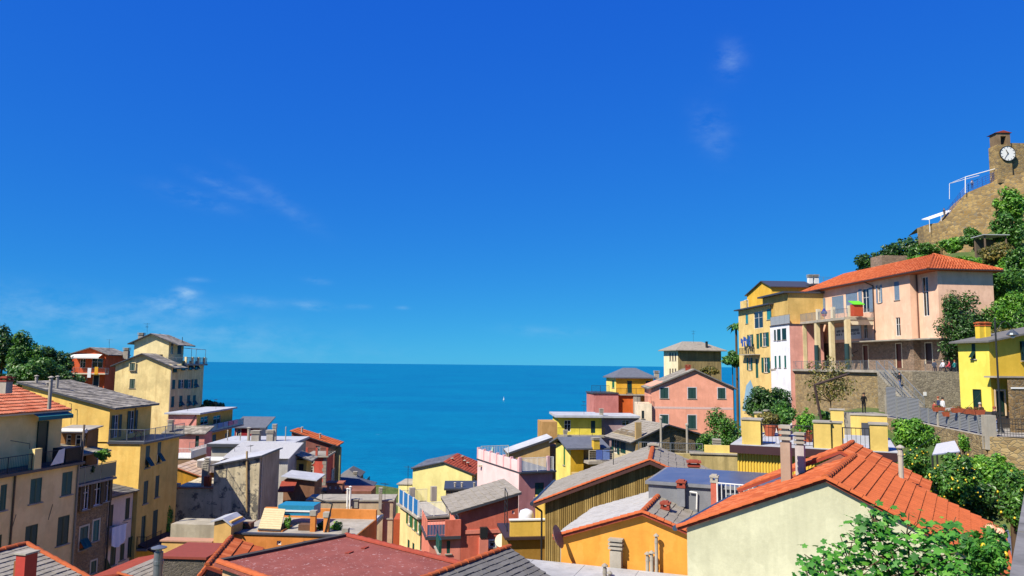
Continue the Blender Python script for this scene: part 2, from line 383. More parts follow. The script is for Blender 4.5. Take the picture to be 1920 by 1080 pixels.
def slab(h, axis, pts, a0, a1, th, mat, name='roof', label=None, parent=None):
    """roof deck: polyline profile extruded along the other axis"""
    mb = MB(); low = [(a, z-th) for a, z in reversed(pts)]; ring = list(pts)+low
    f = (lambda a, b, z: (a, b, z)) if axis == 'x' else (lambda a, b, z: (b, a, z))
    n = len(pts); A = [f(a, a0, z) for a, z in ring]; B = [f(a, a1, z) for a, z in ring]; m = len(ring)
    fs = [(i, (i+1) % m, m+(i+1) % m, m+i) for i in range(m)]
    for i in range(n-1):
        j = m-1-i; fs.append((i, i+1, j-1, j)); fs.append((m+i, m+i+1, m+j-1, m+j))
    mb.add(A+B, fs); return h.part(name, mb, mat, parent, label)
def cover(h, parent, p0, ea, eb, rows, cols, mat, kind='slate', name='slate', single=False, seed=1, th=.03, gap=.012, limit=300):
    """pieces over a sloped plane: p0 corner at the eave, ea along the eave, eb up the slope (house-local, absolute z)"""
    rnd = random.Random(seed); p0, ea, eb = Vector(p0), Vector(ea), Vector(eb); nrm = ea.cross(eb).normalized()
    if nrm.z < 0: nrm = -nrm
    ua, ub = ea.normalized(), eb.normalized(); la, lb = ea.length/cols, eb.length/rows; mb = MB(); k = 0
    shared = None
    for r in range(rows-1, -1, -1):
        off = (r % 2)*.5 if kind == 'slate' else 0
        for c in range(cols+(1 if off else 0)):
            s0 = max(0, (c-off)*la); s1 = min(ea.length, (c+1-off)*la)
            if s1-s0 < la*.2: continue
            j = rnd.uniform(-1, 1); one = MB()
            if kind == 'slate':
                g = gap*rnd.uniform(.5, 1.6); lift = th*(1+.35*j); lo = p0+ub*(r*lb-lb*.12*rnd.random()); hi = p0+ub*((r+1)*lb)
                q = [lo+ua*(s0+g)+nrm*lift, lo+ua*(s1-g)+nrm*(lift*(1+.2*rnd.uniform(-1,1))), hi+ua*(s1-g)+nrm*lift*.15, hi+ua*(s0+g)+nrm*lift*.15]
                bt = [v-nrm*th*.9 for v in q]
                one.add(q+bt, [(0,1,2,3),(0,4,5,1),(1,5,6,2),(3,7,4,0),(2,6,7,3)])
            elif kind == 'tile':     # interlocking clay tile: two low rolls and a raised lower edge
                lo = p0+ub*(r*lb-lb*.08); hi = p0+ub*((r+1)*lb); w = s1-s0; cs = []
                for t, u in ((0, .15), (.12, 1.), (.3, .85), (.42, .1), (.55, .1), (.67, .8), (.85, .9), (1., .15)): cs.append((s0+w*t*.985, u*th*.8))
                n_ = len(cs); A = [lo+ua*a+nrm*(z+th*1.15+.004*j) for a, z in cs]; B = [hi+ua*a+nrm*(z*.9+th*.1) for a, z in cs]; C = [lo+ua*a-nrm*.01 for a, z in cs]
                one.add(A+B+C, [(i, i+1, n_+i+1, n_+i) for i in range(n_-1)]+[(2*n_+i, 2*n_+i+1, i+1, i) for i in range(n_-1)]+[(0, n_, 2*n_), (n_-1, 3*n_-1, 2*n_-1)])
            if single and k < limit: h.part(name, one, mat, parent)
            else: mb.add(one.v, one.f)
            k += 1
    if mb.v: h.part(name+'s', mb, mat, parent, kind='stuff')
def capping(h, parent, p, q, n, r, mat, name='ridge_tile', single=True, seed=3):
    """half-round tiles in a row from p to q, each lapping the next"""
    p, q = Vector(p), Vector(q); d = (q-p)/n; u = d.normalized(); s = u.cross(Vector((0,0,1))).normalized(); up = s.cross(u); rnd = random.Random(seed); mb = MB()
    for i in range(n):
        one = MB() if single else mb; a = p+d*i; b = p+d*(i+1.06); m = 7; A = []; B = []; j = rnd.uniform(.95, 1.06)
        for k in range(m):
            t = math.pi*(k/(m-1)); A.append(a+s*math.cos(t)*r*1.08*j+up*math.sin(t)*r*j); B.append(b+s*math.cos(t)*r*.9*j+up*(math.sin(t)*r*.86-.012)*j)
        one.add(A+B, [(k, k+1, m+k+1, m+k) for k in range(m-1)]+[tuple(range(m)), tuple(range(2*m-1, m-1, -1))])
        if single: h.part(name, one, mat, parent)
    if not single: h.part(name+'s', mb, mat, parent, kind='stuff')
def hip(h, x0, x1, y0, y1, ze, zr, inset, mat, oh=.35, th=.12, along='x', name='roof'):
    X0, X1, Y0, Y1 = x0-oh, x1+oh, y0-oh, y1+oh; ym, xm = (Y0+Y1)/2, (X0+X1)/2
    R = [(X0+inset, ym, zr), (X1-inset, ym, zr)] if along == 'x' else [(xm, Y0+inset, zr), (xm, Y1-inset, zr)]
    B = [(X0,Y0,ze),(X1,Y0,ze),(X1,Y1,ze),(X0,Y1,ze)]; mb = MB(); b = [(x,y,z-th) for x,y,z in B]
    f = [(0,1,5,4),(1,2,5),(2,3,4,5),(3,0,4)] if along == 'x' else [(0,1,4),(1,2,5,4),(2,3,5),(3,0,4,5)]
    mb.add(B+R+b, f+[(6,7,1,0),(7,8,2,1),(8,9,3,2),(9,6,0,3),(9,8,7,6)])
    return h.part(name, mb, mat)
def rail(h, pts, ht=1.0, mat=None, name='railing', gap=.12, post=.03, bar=.009, parent=None, posts=True, fill='bars', panel=None):
    """railing along a polyline of house-local points (absolute z at the foot)"""
    mat = mat or IRON; mb = MB(); pb = MB(); pts = [Vector(p) for p in pts]; up = Vector((0,0,1))
    for a, b in zip(pts[:-1], pts[1:]):
        L = (b-a).length; u = (b-a)/L; mb.tube(a+up*ht, b+up*ht, .022, None, 6); mb.tube(a+up*.08, b+up*.08, .014, None, 4)
        if fill == 'bars':
            n = max(2, int(L/gap))
            for i in range(1, n): q = a+u*(L*i/n); mb.tube(q+up*.08, q+up*ht, bar, None, 4, False)
        elif fill == 'wires':
            for k in range(1, 6): mb.tube(a+up*(ht*k/6), b+up*(ht*k/6), bar, None, 4, False)
        elif fill == 'panel':
            s = u.cross(up)*.008; mb2 = MB(); mb2.add([a+up*.1-s, b+up*.1-s, b+up*(ht-.06)-s, a+up*(ht-.06)-s, a+up*.1+s, b+up*.1+s, b+up*(ht-.06)+s, a+up*(ht-.06)+s], [(0,1,2,3),(7,6,5,4),(0,4,5,1),(3,2,6,7)])
    o = h.part(name, mb, mat, parent) if h else mb.build(name, mat, parent)
    k = 0
    for i, (a, b) in enumerate(zip(pts[:-1], pts[1:])):
        L = (b-a).length; n = max(1, round(L/1.6))
        if not posts: break
        for j in range(n+(1 if i == len(pts)-2 else 0)):
            q = a+(b-a)*(j/n); pb = MB().tube(q, q+up*(ht+.02), post, None, 6)
            (h.part('post', pb, mat, o) if h else pb.build('post', mat, o))
    if fill == 'panel':
        for a, b in zip(pts[:-1], pts[1:]):
            u = (b-a).normalized(); s = u.cross(up)*.008; m2 = MB(); m2.add([a+up*.1-s, b+up*.1-s, b+up*(ht-.06)-s, a+up*(ht-.06)-s, a+up*.1+s, b+up*.1+s, b+up*(ht-.06)+s, a+up*(ht-.06)+s], [(0,1,2,3),(7,6,5,4),(0,4,5,1),(3,2,6,7),(0,3,7,4),(1,5,6,2)])
            h.part('panel', m2, panel, o) if h else m2.build('panel', panel, o)
    return o
def chimney(h, px, ytop, ybot, D, w, style='slab', mat=None, cap=None, d=None, name='chimney'):
    """a stack whose foot shows at (px, ybot); D is its distance"""
    b = h.loc(P(px, ybot, D)); t = h.loc(P(px, ytop, D)); z0, z1 = b.z-.5, t.z; x, y = b.x, b.y; d = d or w; mat = mat or CONC; mb = MB(); cb = MB(); H = z1-b.z
    if style == 'slab':       # body with stacked slabs under a lid
        zc = z1-min(.55, H*.42); mb.box(x-w/2, x+w/2, y-d/2, y+d/2, z0, zc); k = 3; st = (z1-zc)/k
        for i in range(k):
            cb.box(x-w*.62, x+w*.62, y-d*.62, y+d*.62, zc+st*i+st*.45, zc+st*(i+1)); cb.box(x-w*.36, x+w*.36, y-d*.36, y+d*.36, zc+st*i-.001, zc+st*i+st*.46)
        cap = cap or CONC
    elif style == 'brick':    # body, brick collar, two-tile lid
        zc = z1-.30; mb.box(x-w/2, x+w/2, y-d/2, y+d/2, z0, zc); cb.box(x-w*.58, x+w*.58, y-d*.58, y+d*.58, zc, zc+.09)
        for sx in (-1, 1):
            for sy in (-1, 1): cb.box(x+sx*w*.38-.05, x+sx*w*.38+.05, y+sy*d*.38-.05, y+sy*d*.38+.05, zc+.0901, zc+.2)
        cb.box(x-w*.66, x+w*.66, y-d*.66, y+d*.66, zc+.2001, zc+.27); cb.box(x-w*.4, x+w*.4, y-d*.4, y+d*.4, zc+.2701, zc+.32); cap = cap or TILE_R
    else:                     # metal or clay pipe with a rain cap
        r = w/2; mb.tube((x,y,z0), (x,y,z1-.16), r, None, 10); cb.tube((x,y,z1-.16), (x,y,z1-.1), r*.7, None, 8); cb.lathe((x,y,z1-.1), [(r*1.7, 0), (r*1.65, .03), (r*.3, .1)], 10)
        mb.tube((x,y,z1-.34), (x,y,z1-.28), r*1.15, None, 10); cap = cap or STEEL
    o = h.part(name, mb, mat); h.part('chimney_cap', cb, cap, o); return o
def pipe(h, pts, r=.045, mat=None, name='downpipe'):
    return h.part(name, MB().path([Vector(p) for p in pts], r, 6), mat or LEAD)

def aerial(h, px, ytop, ybot, D, seed=0):
    """roof television aerial"""
    r = random.Random(seed); b = h.loc(P(px, ybot, D)); t = h.loc(P(px, ytop, D)); mb = MB().tube((b.x,b.y,b.z-.4), t, .022, None, 5); a = r.uniform(0, 3.1); d = Vector((math.cos(a), math.sin(a), 0)); e = Vector((-d.y, d.x, 0)); H = t.z-b.z
    c = Vector((t.x,t.y,t.z-.12)); mb.tube(c-d*.5, c+d*.6, .014, None, 4)
    for k in range(7): q = c+d*(-.45+k*.17); L = .32-.025*k; mb.tube(q-e*L, q+e*L, .008, None, 4)
    if H > 1.4: c2 = c-Vector((0,0,.5)); mb.tube(c2-e*.35, c2+e*.35, .012, None, 4); [mb.tube(c2+e*(k*.17-.34)-Vector((0,0,.2)), c2+e*(k*.17-.34)+Vector((0,0,.2)), .008, None, 4) for k in range(5)]
    return h.part('aerial', mb, IRON)
# ================================================================ left side of the valley
Z_ST = 42.0
def c_(r, g, b): return (r, g, b)
# --- cream house with the long terrace, far left
h = House('cream_house', 'cream rendered house at the left edge with tiled roof, teal awning and long terrace', (146, 866, 50), -10.4, 41)
cream = plaster((255,222,158), .16, srgb((236,182,120), .9)); cream2 = plaster((255,226,150), .18)
zt = h.zt
v = h.vol(-9, 0, -16, .2, 41, zt-.14, cream, label='peach-cream lower facade')
for b in [(0,909,12,957),(56.5,897,78,943),(116,885,135,928)]: v.win('R', b, 'shut', GREEN2)
for b in [(47,985,70,1026),(107.5,968,129,1021)]: v.win('R', b, 'shut', GREEN)
v.win('R', (-4,1003,3,1030), 'shut', GREEN)
h.part('terrace_slab', MB().box(-9, .35, -16, .25, zt-.14, zt+.02), LEAD)
e = h.hit(121, 764, 'x', -1.7); yf, ze = e.y, e.z; rg = h.hit(8, 716, 'y', yf); xr, zr = rg.x, rg.z
v2 = h.vol(-9, -1.7, -16, yf-.12, zt+.021, ('x', [(-9, ze+.05), (xr, zr-.06), (-1.7, ze-.02)]), cream2, label='yellow upper storey set back behind the terrace')
v2.win('R', (68,790,87,868), 'door', GREEN, name='door')
dk = slab(h, 'x', [(-9.3, ze+.0), (xr, zr), (-1.25, ze-.12)], -16, yf+.1, .12, CREAMTRIM)
cover(h, dk, (-1.25, -16, ze-.12), (0, yf+16.1, 0), (xr+1.25, 0, zr-ze+.12), 11, 44, TILE_O, 'tile', 'roof_tile', False, 4, .05)
mb = MB(); A = h.hit(53, 772, 'x', -1.7); B = h.hit(119, 767, 'x', -1.7); ya, yb, za = A.y, B.y, A.z
mb.add([(-1.66,ya,za),(-1.66,yb,za),(-.9,yb,za-.32),(-.9,ya,za-.32),(-.9,ya,za-.55),(-.9,yb,za-.55)], [(0,1,2,3),(3,2,5,4)]); mb.box(-1.7,-1.55,ya,yb,za-.02,za+.12)
h.part('awning', mb, paint((22,110,116), .8, .8, 0., .15))
rail(h, [(.2,-16,zt+.02), (.2,h.hit(60,860,'x',.2).y,zt+.02)], .95, IRON)
rail(h, [(.2,h.hit(72,860,'x',.2).y,zt+.02), (.2,.1,zt+.02)], .95, IRON)
y1 = h.hit(66, 860, 'x', .1).y; h.part('pier', MB().box(-.1,.3,y1-.28,y1+.28,zt+.021,zt+1.25), cream2)
q = h.hit(112, 850, 'x', .24); mb = MB(); mb.add([(.26,q.y-.7,zt+.1),(.26,q.y+.35,zt+.15),(.26,q.y+.4,zt+1.05),(.26,q.y-.1,zt+.98)], [(0,1,2,3)])
b_ = mb.build('towel', WHITE, None); b_.matrix_world = h.root.matrix_world if False else Matrix.Translation((h.o.x,h.o.y,0)) @ Matrix.Rotation(h.a,4,'Z'); tag(b_, 'white towel hung over the terrace railing beside the teal awning', 'towel')
h.part('storage_box', MB().box(-.9,.1,q.y+.7,q.y+2.0,zt+.021,zt+1.0), IRON)
for px0, py0, px1, py1 in [(29,890,12,1026)]:
    a, b = h.hit(px0,py0,'x',.06), h.hit(px1,py1,'x',.06); pipe(h, [(.06,a.y,zt-.15),(.06,a.y,42)], .06, paint((92,70,52), .5))
pipe(h, [(.07,.02,zt-.2),(.07,.02,42)], .07, paint((150,140,126), .5)); pipe(h, [(.08,.25,zt+2.4),(.08,.25,zt-.3)], .07, paint((150,132,112), .6), 'vent_pipe')
for px, py in [(95,960),(26,980)]:
    a = h.hit(px,py,'x',.02); h.part('wall_crack_iron', MB().tube((.02,a.y-.15,a.z-.45),(.02,a.y+.12,a.z+.45),.018,None,4), IRON)
chimney(h, 11, 706, 722, 46, .5, 'brick', CONC)
for k, (px, y0_, y1_) in enumerate([(93,705,752)]): chimney(h, px, y0_, y1_, 47.5, .22, 'pipe', CONC, CONC)
h.part('antenna', MB().path([h.hit(20,826,'x',-.4),h.hit(56,832,'x',-.4),h.hit(55,865,'x',-.4)], .018, 5), IRON)
h.finish()
# --- stone house beside it
h = House('stone_house', 'narrow rubble stone house with glazed plant terrace, between cream and yellow houses', (205, 895, 55.5), -8, 40)
st = stonemat((170,138,96), (196,164,118), (140,116,86), 3.2); yn = -4.8
zt = h.zt; v = h.vol(-7, 0, yn, .1, 40, zt-.1, st)
for b in [(151,906,163,955),(172,900,186,947),(190,895,200,940)]: v.win('R', b, 'open' if b[0] > 160 else 'open', (62,44,34), None, True)
v.win('R', (149,988,164,1030), 'awn', (24,92,84), CREAMTRIM); v.win('R', (174,976,185,1014), 'shut', TEAL, CREAMTRIM); v.win('R', (170,1052,180,1074), 'shut', (20,92,80), CREAMTRIM)
h.part('terrace_slab', MB().box(-7,.5,yn,.15,zt-.1,zt+.04), CONC)
glassp = paint((120,150,140), .15, .55, 0., .1)
rail(h, [(.42,yn+.05,zt+.04),(.42,.05,zt+.04)], 1.15, STEEL, fill='panel', panel=glassp)
h.vol(-7, -2.2, yn, .1, zt+.041, zt+2.3, plaster((196,170,110), .4), 'back_wall').win('R', (165,850,182,880), 'glass', sill=False)
dk = slab(h, 'x', [(-7.2, zt+2.9), (-.1, zt+1.95)], yn-.1, .2, .1, CONC); cover(h, dk, (-.1,yn-.1,zt+1.95), (0,5.0,0), (-7.1,0,.95), 12, 9, SLATE, 'slate', 'slate', False, 8)
pipe(h, [(.1,yn-.05,zt+2.0),(.1,yn-.05,41)], .08, paint((112,110,112), .5)); pipe(h, [(.1,.12,zt-.2),(.1,.12,41)], .07, paint((60,56,54), .5))
h.finish()
# --- small pink house with laundry
h = House('pink_row_house', 'small pale pink row house with white laundry hung under its window', (252, 915, 60.5), -8, 39)
v = h.vol(-6, 0, -5.4, -.1, 39, h.zt-.1, plaster((250,222,196), .15)); zt = h.zt
v.win('R', (203,947,212,987), 'shut', (26,40,36)); v.win('R', (235,934,243,973), 'shut', (16,58,44)); v.win('R', (207,1022,217,1060), 'shut', GREEN); v.win('R', (225,1020,233,1050), 'shut', GREEN); v.win('R', (240,1006,252,1043), 'door', GREEN)
dk = slab(h, 'x', [(-6.2, zt+1.2), (.45, zt-.12)], -5.6, 0, .1, LEAD); cover(h, dk, (.45,-5.6,zt-.12), (0,5.6,0), (-6.65,0,1.32), 12, 9, SLATE_D, 'slate', 'slate', False, 9)
a = h.hit(208, 990, 'x', .5); b = h.hit(240, 984, 'x', .5); h.part('laundry_bracket', MB().path([(0,a.y,a.z),(.5,a.y,a.z),(.5,b.y,a.z),(0,b.y,a.z)], .012, 4), IRON)
mb = MB(); nS = 14; rnd = random.Random(5)
for i in range(nS+1):
    t = i/nS; yy = a.y+.15+(b.y-a.y-.3)*t; w_ = .5+.05*math.sin(t*17)+.02*math.sin(t*41); L = 1.35+.35*math.sin(t*3.1)-.25*t
    mb.v += [(.5, yy, a.z), (w_, yy, a.z-L*.5), (w_+.03, yy, a.z-L)]
for i in range(nS): mb.add([], []); mb.f += [(3*i,3*i+3,3*i+4,3*i+1),(3*i+1,3*i+4,3*i+5,3*i+2)]; mb.mi += [0,0]
o = mb.build('bed_sheet', paint((240,240,244), .9, .9, 0., .06), None, (h.o.x,h.o.y,0), True); o.rotation_euler = (0,0,h.a); tag(o, 'white bed sheet drying below the window of the pale pink row house', 'laundry')
h.finish()
# --- yellow house with terrace
h = House('yellow_terrace_house', 'tall golden yellow house with slate roof and corner terrace above the lane', (264, 830, 60.5), -1.5, 37)
ye = plaster((250,208,112), .3, srgb((226,164,72), .8)); zt = h.zt; L = 6.6
W = h.fx(40, 740); v = h.vol(W, 0, 0, L, 37, zt-.12, ye, label='golden yellow lower storeys')
for b, k in [((272.7,836,280.5,877),'awn'),((295,829,301.5,868),'awn'),((269,902,277,944),'shut'),((291,892,298,932),'shut'),((286,957,295,1008),'shut')]: v.win('R', b, k, (16,74,72))
v.win('R', (264.5,968,272.7,1022), 'door', (60,96,92))
xs = h.fx(205, 790); ze = h.fz(203, 765); zr = h.fz(40, 719)
v2 = h.vol(W, xs, 0.003, L, zt+.021, ('x', [(W, zr), (xs, ze)]), ye, label='upper storey with sloping roof line')
v2.win('R', (213,778,222,820), 'open', (14,58,48), None, False, 'door'); v2.win('R', (243,770,252,812), 'open', (14,58,48), None, False, 'door')
h.part('terrace_slab', MB().box(xs-.02,.35,-.12,L+.3,zt-.12,zt+.02), LEAD)
dk = slab(h, 'x', [(W-.3, zr+.16), (xs+.55, ze+.02)], -.25, L+.3, .15, LEAD); dx = xs+.85-W
cover(h, dk, (xs+.55,-.25,ze+.02), (0,L+.55,0), (W-.3-xs-.55,0,zr-ze+.14), 20, 13, SLATE, 'slate', 'slate', False, 2, .04)
rail(h, [(xs+.1,-.05,zt+.02),(.28,-.05,zt+.02),(.28,L+.2,zt+.02)], 1.0, STEEL)
for px, yt, yb in [(68,703,716),(88,716,746),(107,704,722)]: chimney(h, px, yt, yb, 62, .22, 'pipe', CONC, CONC)
pipe(h, [h.hit(255,765,'x',xs+.1),h.hit(254,800,'x',xs+.1)], .04)
h.part('clothes_pole', MB().path([h.hit(130,757,'y',-.3),h.hit(134,757,'y',-.3),h.hit(133,796,'y',-.3)], .02, 5), IRON)
# lower canopy at the street
a = h.hit(262,1036,'x',.6); h.part('canopy', MB().add([(0,.5,a.z+.4),(0,L,a.z+.4),(1.5,L,a.z-.2),(1.5,.5,a.z-.2),(0,.5,a.z+.3),(0,L,a.z+.3),(1.5,L,a.z-.3),(1.5,.5,a.z-.3)], [(0,1,2,3),(7,6,5,4),(0,3,7,4),(1,5,6,2),(3,2,6,7)]), paint((70,48,40), .8))
h.part('balcony', MB().box(0,.8,.3,2.6,h.hit(268,1024,'x',0).z-.15,h.hit(268,1024,'x',0).z), CONC); zz = h.hit(268,1024,'x',0).z
rail(h, [(.02,.3,zz),(.78,.3,zz),(.78,2.6,zz)], .95, IRON)
tb = empty('terrace_table', h.wpt(xs+1.3, 2.2, zt+.02), h.a); tag(tb, 'small red folding table on the yellow house terrace', 'table')
m_ = paint((170,40,36), .5); MB().box(-.5,.5,-.35,.35,.7,.74).build('table_top', m_, tb)
for sx in (-1,1): MB().tube((sx*.42,-.28,0),(sx*.1,.28,.7),.02,None,5).tube((sx*.42,.28,0),(sx*.1,-.28,.7),.02,None,5).build('leg', m_, tb)
h.finish()
# awning terrace between the cream and yellow houses
h = House('lean_to_shed', 'low lean-to with pale rolled awning between cream and golden houses', (165, 806, 55), -6, 52)
v = h.vol(h.fx(112,830), 0, 0, 1.2, 52, h.zt, plaster((150,110,70), .4)); v.win('F', (123,815,133,838), 'glass', sill=False); v.win('F', (140,815,160,838), 'glass', sill=False)
slab(h, 'y', [(-.5, h.zt+.02), (1.3, h.zt+.22)], h.fx(111,820), .3, .08, CONC); h.part('awning_roll', MB().tube((h.fx(112,815),-.6,h.zt-.05),(.3,-.6,h.zt-.02),.16,None,10), WHITE)
h.finish()
# --- orange-red house on the hill
h = House('orange_house', 'terracotta orange house with white awning and laundry balcony below the left trees', (199, 663, 141), 2, 50)
og = plaster((212,92,46), .25); zt = h.zt; W = h.fx(134,680); pk = h.fx(171,652); zp = h.fz(171,652.5)
v = h.vol(W, 0, 0, 8, 50, ('x', [(W, zt), (pk, zp), (0, zt)]), og)
sl = slab(h, 'x', [(W-.6, zt-.18), (pk, zp+.16), (.7, zt-.2)], -.5, 8.4, .14, SLATE_D)
cover(h, sl, (.7,-.5,zt-.2), (0,8.9,0), (pk-.7,0,zp-zt+.36), 8, 10, SLATE, 'slate', 'slate', False, 12)
v.win('F', (150,673,160,690), 'glass', c=GREEN, sill=False, name='door'); v.win('F', (172,672,193,690), 'glass', sill=False, name='door')
v.win('F', (148.5,706,157.5,726), 'door', (20,38,36), CREAMTRIM); v.win('F', (175,704,185,726), 'shut', (20,38,36), CREAMTRIM)
zb_ = h.fz(165,700,-1.2); xa, xb = h.fx(132,695,-1.2), h.fx(198,695,-1.2)
h.part('balcony_slab', MB().box(xa,xb,-1.3,-.01,zb_-.18,zb_), CREAMTRIM); rail(h, [(xa,-.05,zb_),(xa,-1.25,zb_),(xb,-1.25,zb_),(xb,-.05,zb_)], 1.0, STEEL)
mb = MB(); x0, x1 = h.fx(139,665), h.fx(193,665); z0 = h.fz(165,663.5); mb.add([(x0,-.02,z0),(x1,-.02,z0),(x1,-1.5,z0-.6),(x0,-1.5,z0-.6),(x0,-1.5,z0-.85),(x1,-1.5,z0-.85)], [(0,1,2,3),(3,2,5,4)]); h.part('awning', mb, WHITE)
for px, y0_, y1_, c, l in [(168,690,708,(236,240,246),'white towel with blue edge hung over the orange house balcony'),(181,688,702,(232,176,40),'yellow cloth hung over the orange house balcony')]:
    a = h.hit(px,y0_,'y',-1.34); z1_ = h.fz(px,y1_,-1.34); o = MB().box(a.x-.32,a.x+.32,-1.36,-1.33,z1_,a.z).build('towel', paint(c,.9), None, (h.o.x,h.o.y,0)); o.rotation_euler = (0,0,h.a); tag(o, l, 'towel')
chimney(h, 237, 652, 668, 146, .9, 'slab', CONC); aerial(h, 205, 636, 660, 145, 1)
h.finish()
# --- tall ochre tower house
h = House('ochre_tower_house', 'tall weathered ochre house with roof terrace and penthouse, tallest on the left', (321, 683, 121), 1, 36)
oc = plaster((252,228,160), .4, srgb((206,170,112), .8)); oc2 = plaster((252,232,174), .25); zt = h.zt
W = h.fx(216,700); L = 13.5; pk = h.fx(268,664); zp = h.fz(268,664.5)
v = h.vol(W, 0, 0, L, 36, zt-.2, oc)
for col in [[(324.5,684,330.5,698),(322.7,712,328.6,729),(320.9,743,326.8,763)],[(340,676.5,347,694),(337.5,712,344.5,728),(336,742,342,762)],[(354,676.5,359.5,693.5),(352,711.5,358.5,728),(350.5,741,356.5,761)],[(365.5,677,370.2,693),(364,711,370,727),(361.6,741,367,760)]]:
    for i, b in enumerate(col): v.win('R', b, 'open' if (i == 1 and 330 < b[0] < 360) else 'awn' if b[0] > 330 else 'shut', GREEN)
for b in [(244,680.5,254,694.5),(243,710.5,253,728),(242,747,251,760)]: v.win('F', b, 'shut', GREEN, oc2)
h.vol(W, 0, .002, 4.5, zt-.199, ('x', [(W, zt-.15), (pk, zp), (0, zt-.15)]), oc, 'gable')
sl = slab(h, 'x', [(W-.6,zt-.3),(pk,zp+.2),(.9,zt-.55)], -.5, 4.6, .18, LEAD)
cover(h, sl, (.9,-.5,zt-.55), (0,5.1,0), (pk-.9,0,zp-zt+.75), 8, 6, SLATE, 'slate', 'slate', False, 14)
h.part('terrace_slab', MB().box(W-.1,.45,4.62,L+.5,zt-.2,zt+.1), CONC); zf = zt+.1
y_ = 6.; xl, xrr = h.fx(252,645,y_), h.fx(317,645,y_); ze = h.fz(317,641,y_); zq = h.fz(285,627,y_); xp = h.fx(285,627,y_)
v2 = h.vol(xl, xrr, y_, y_+6, zf, ('x', [(xl,ze),(xp,zq),(xrr,ze)]), oc2, 'penthouse_wall'); 
v2.win('R', (320,643,326,664), 'glass', sill=False, name='door'); v2.win('R', (333,645,340,664), 'shut', (40,44,44), sill=False)
sl = slab(h, 'x', [(xl-.9,ze-.35),(xp,zq+.18),(xrr+1.9,ze-.5)], y_-.6, y_+6.4, .16, LEAD); cover(h, sl, (xrr+1.9,y_-.6,ze-.5), (0,7,0), (xp-xrr-1.9,0,zq-ze+.68), 8, 9, SLATE, 'slate', 'slate', False, 15)
rail(h, [(xrr+.2,4.9,zf),(.35,4.9,zf),(.35,L+.3,zf),(-5,L+.3,zf)], 1.05, STEEL)
for yy in (5., 7.6, 10.2, 12.8): h.part('pier', MB().box(.1,.42,yy-.2,yy+.2,zf+.001,zf+1.15), oc2)
h.part('pergola', MB().path([(.3,9.,zf),(.3,9.,zf+2.5),(.3,13.2,zf+2.5),(.3,13.2,zf)], .04, 5).path([(-2.2,9.,zf),(-2.2,9.,zf+2.7),(-2.2,13.2,zf+2.7),(-2.2,13.2,zf)], .04, 5).path([(.3,9.,zf+2.5),(-2.2,9.,zf+2.7)], .03, 4).path([(.3,13.2,zf+2.5),(-2.2,13.2,zf+2.7)], .03, 4), STEEL)
h.part('roof_parapet_ruin', MB().box(h.fx(282,655,5),h.fx(303,655,5),4.7,5.6,zf+.001,zf+1.5), stonemat((150,132,100),(178,160,124),(120,104,80),2.6))
chimney(h, 265, 624, 636, 128, .8, 'slab', CONC); aerial(h, 276, 606, 628, 128, 2); aerial(h, 344, 640, 660, 131, 3); pipe(h, [(.06,-.02+.1,zt-.6),(.06,.1,37)], .06, CREAMTRIM)
pipe(h, [h.hit(300,625,'y',9),h.hit(300,632,'y',9)], .05, IRON, 'vent_pipe'); pipe(h, [h.hit(342,632,'y',9),h.hit(342,642,'y',9)], .05, IRON, 'vent_pipe')
h.finish()
# --- pink and yellow house below the tower
h = House('pink_yellow_house', 'pink house with yellow valley side, white flat roof and laundry balcony below the ochre tower', (369, 777, 104), 1, 34)
pk_ = plaster((226,150,136), .35); yl = plaster((222,186,92), .3); zt = h.zt; W = h.fx(315,790); L = 14
v = h.vol(W, 0, 0, L, 34, zt, pk_, skip='R'); v2 = h.vol(-.3, .02, .02, L-.02, 34, zt-.02, yl, 'valley_wall', 'yellow valley-facing wall', skip='L')
v2.win('R', (376,781,391,796), 'glass', sill=False); v2.win('R', (400,779,414,795), 'glass', sill=False)
v2.win('R', (398,815,405,832), 'shut', (20,44,40)); v2.win('R', (422,812,429,826), 'shut', (30,50,46))
h.part('roof', MB().box(W-.4,.6,-.4,L+.3,zt,zt+.22), GREYROOF)
zb_ = h.hit(390,807,'x',.02).z; h.part('balcony_slab', MB().box(.02,1.5,.2,L+1,zb_-.15,zb_), CONC); rail(h, [(.05,.25,zb_),(1.45,.25,zb_),(1.45,L+.9,zb_)], 1.0, STEEL, fill='panel', panel=paint((176,190,190), .3, .7))
mb = MB(); rnd = random.Random(3)
o = None
for k, c in enumerate([(120,170,214),(150,190,222),(214,150,170),(226,196,204)]):
    y0_ = 4+k*2.1; o = MB().box(1.5,1.53,y0_,y0_+1.8,zb_+.35,zb_+1.02).build('laundry', paint(c,.9), None, (h.o.x,h.o.y,0)); o.rotation_euler = (0,0,h.a); tag(o, ['sky blue','pale blue','rose','pale pink'][k]+' laundry on the balcony of the pink and yellow house', 'laundry')
x1 = h.fx(384,812,-2.6); x0 = h.fx(309,812,-2.6); z1 = h.fz(384,812,-2.6)
v3 = h.vol(x0, x1, -2.6, -.01, 34, z1, pk_, 'lower_wall', 'pink lower block'); v3.win('F', (366,817,373,838), 'door', GREEN); v3.win('F', (365.5,853,380,875), 'glass', sill=False, name='door')
sl = slab(h, 'y', [(-3.0, z1-.05), (-.02, z1+.75)], x0-.3, x1+.3, .1, SLATE_D); cover(h, sl, (x0-.3,-3.0,z1-.05), (x1-x0+.6,0,0), (0,2.98,.8), 6, 12, SLATE, 'slate', 'slate', False, 17)
zz = h.fz(372,842,-2.6); h.part('balcony_slab', MB().box(h.fx(360,842,-2.6),h.fx(387,842,-2.6),-3.5,-2.6,zz-.12,zz), CONC); rail(h, [(h.fx(360,842,-2.6),-3.45,zz),(h.fx(387,842,-2.6),-3.45,zz)], 1., STEEL)
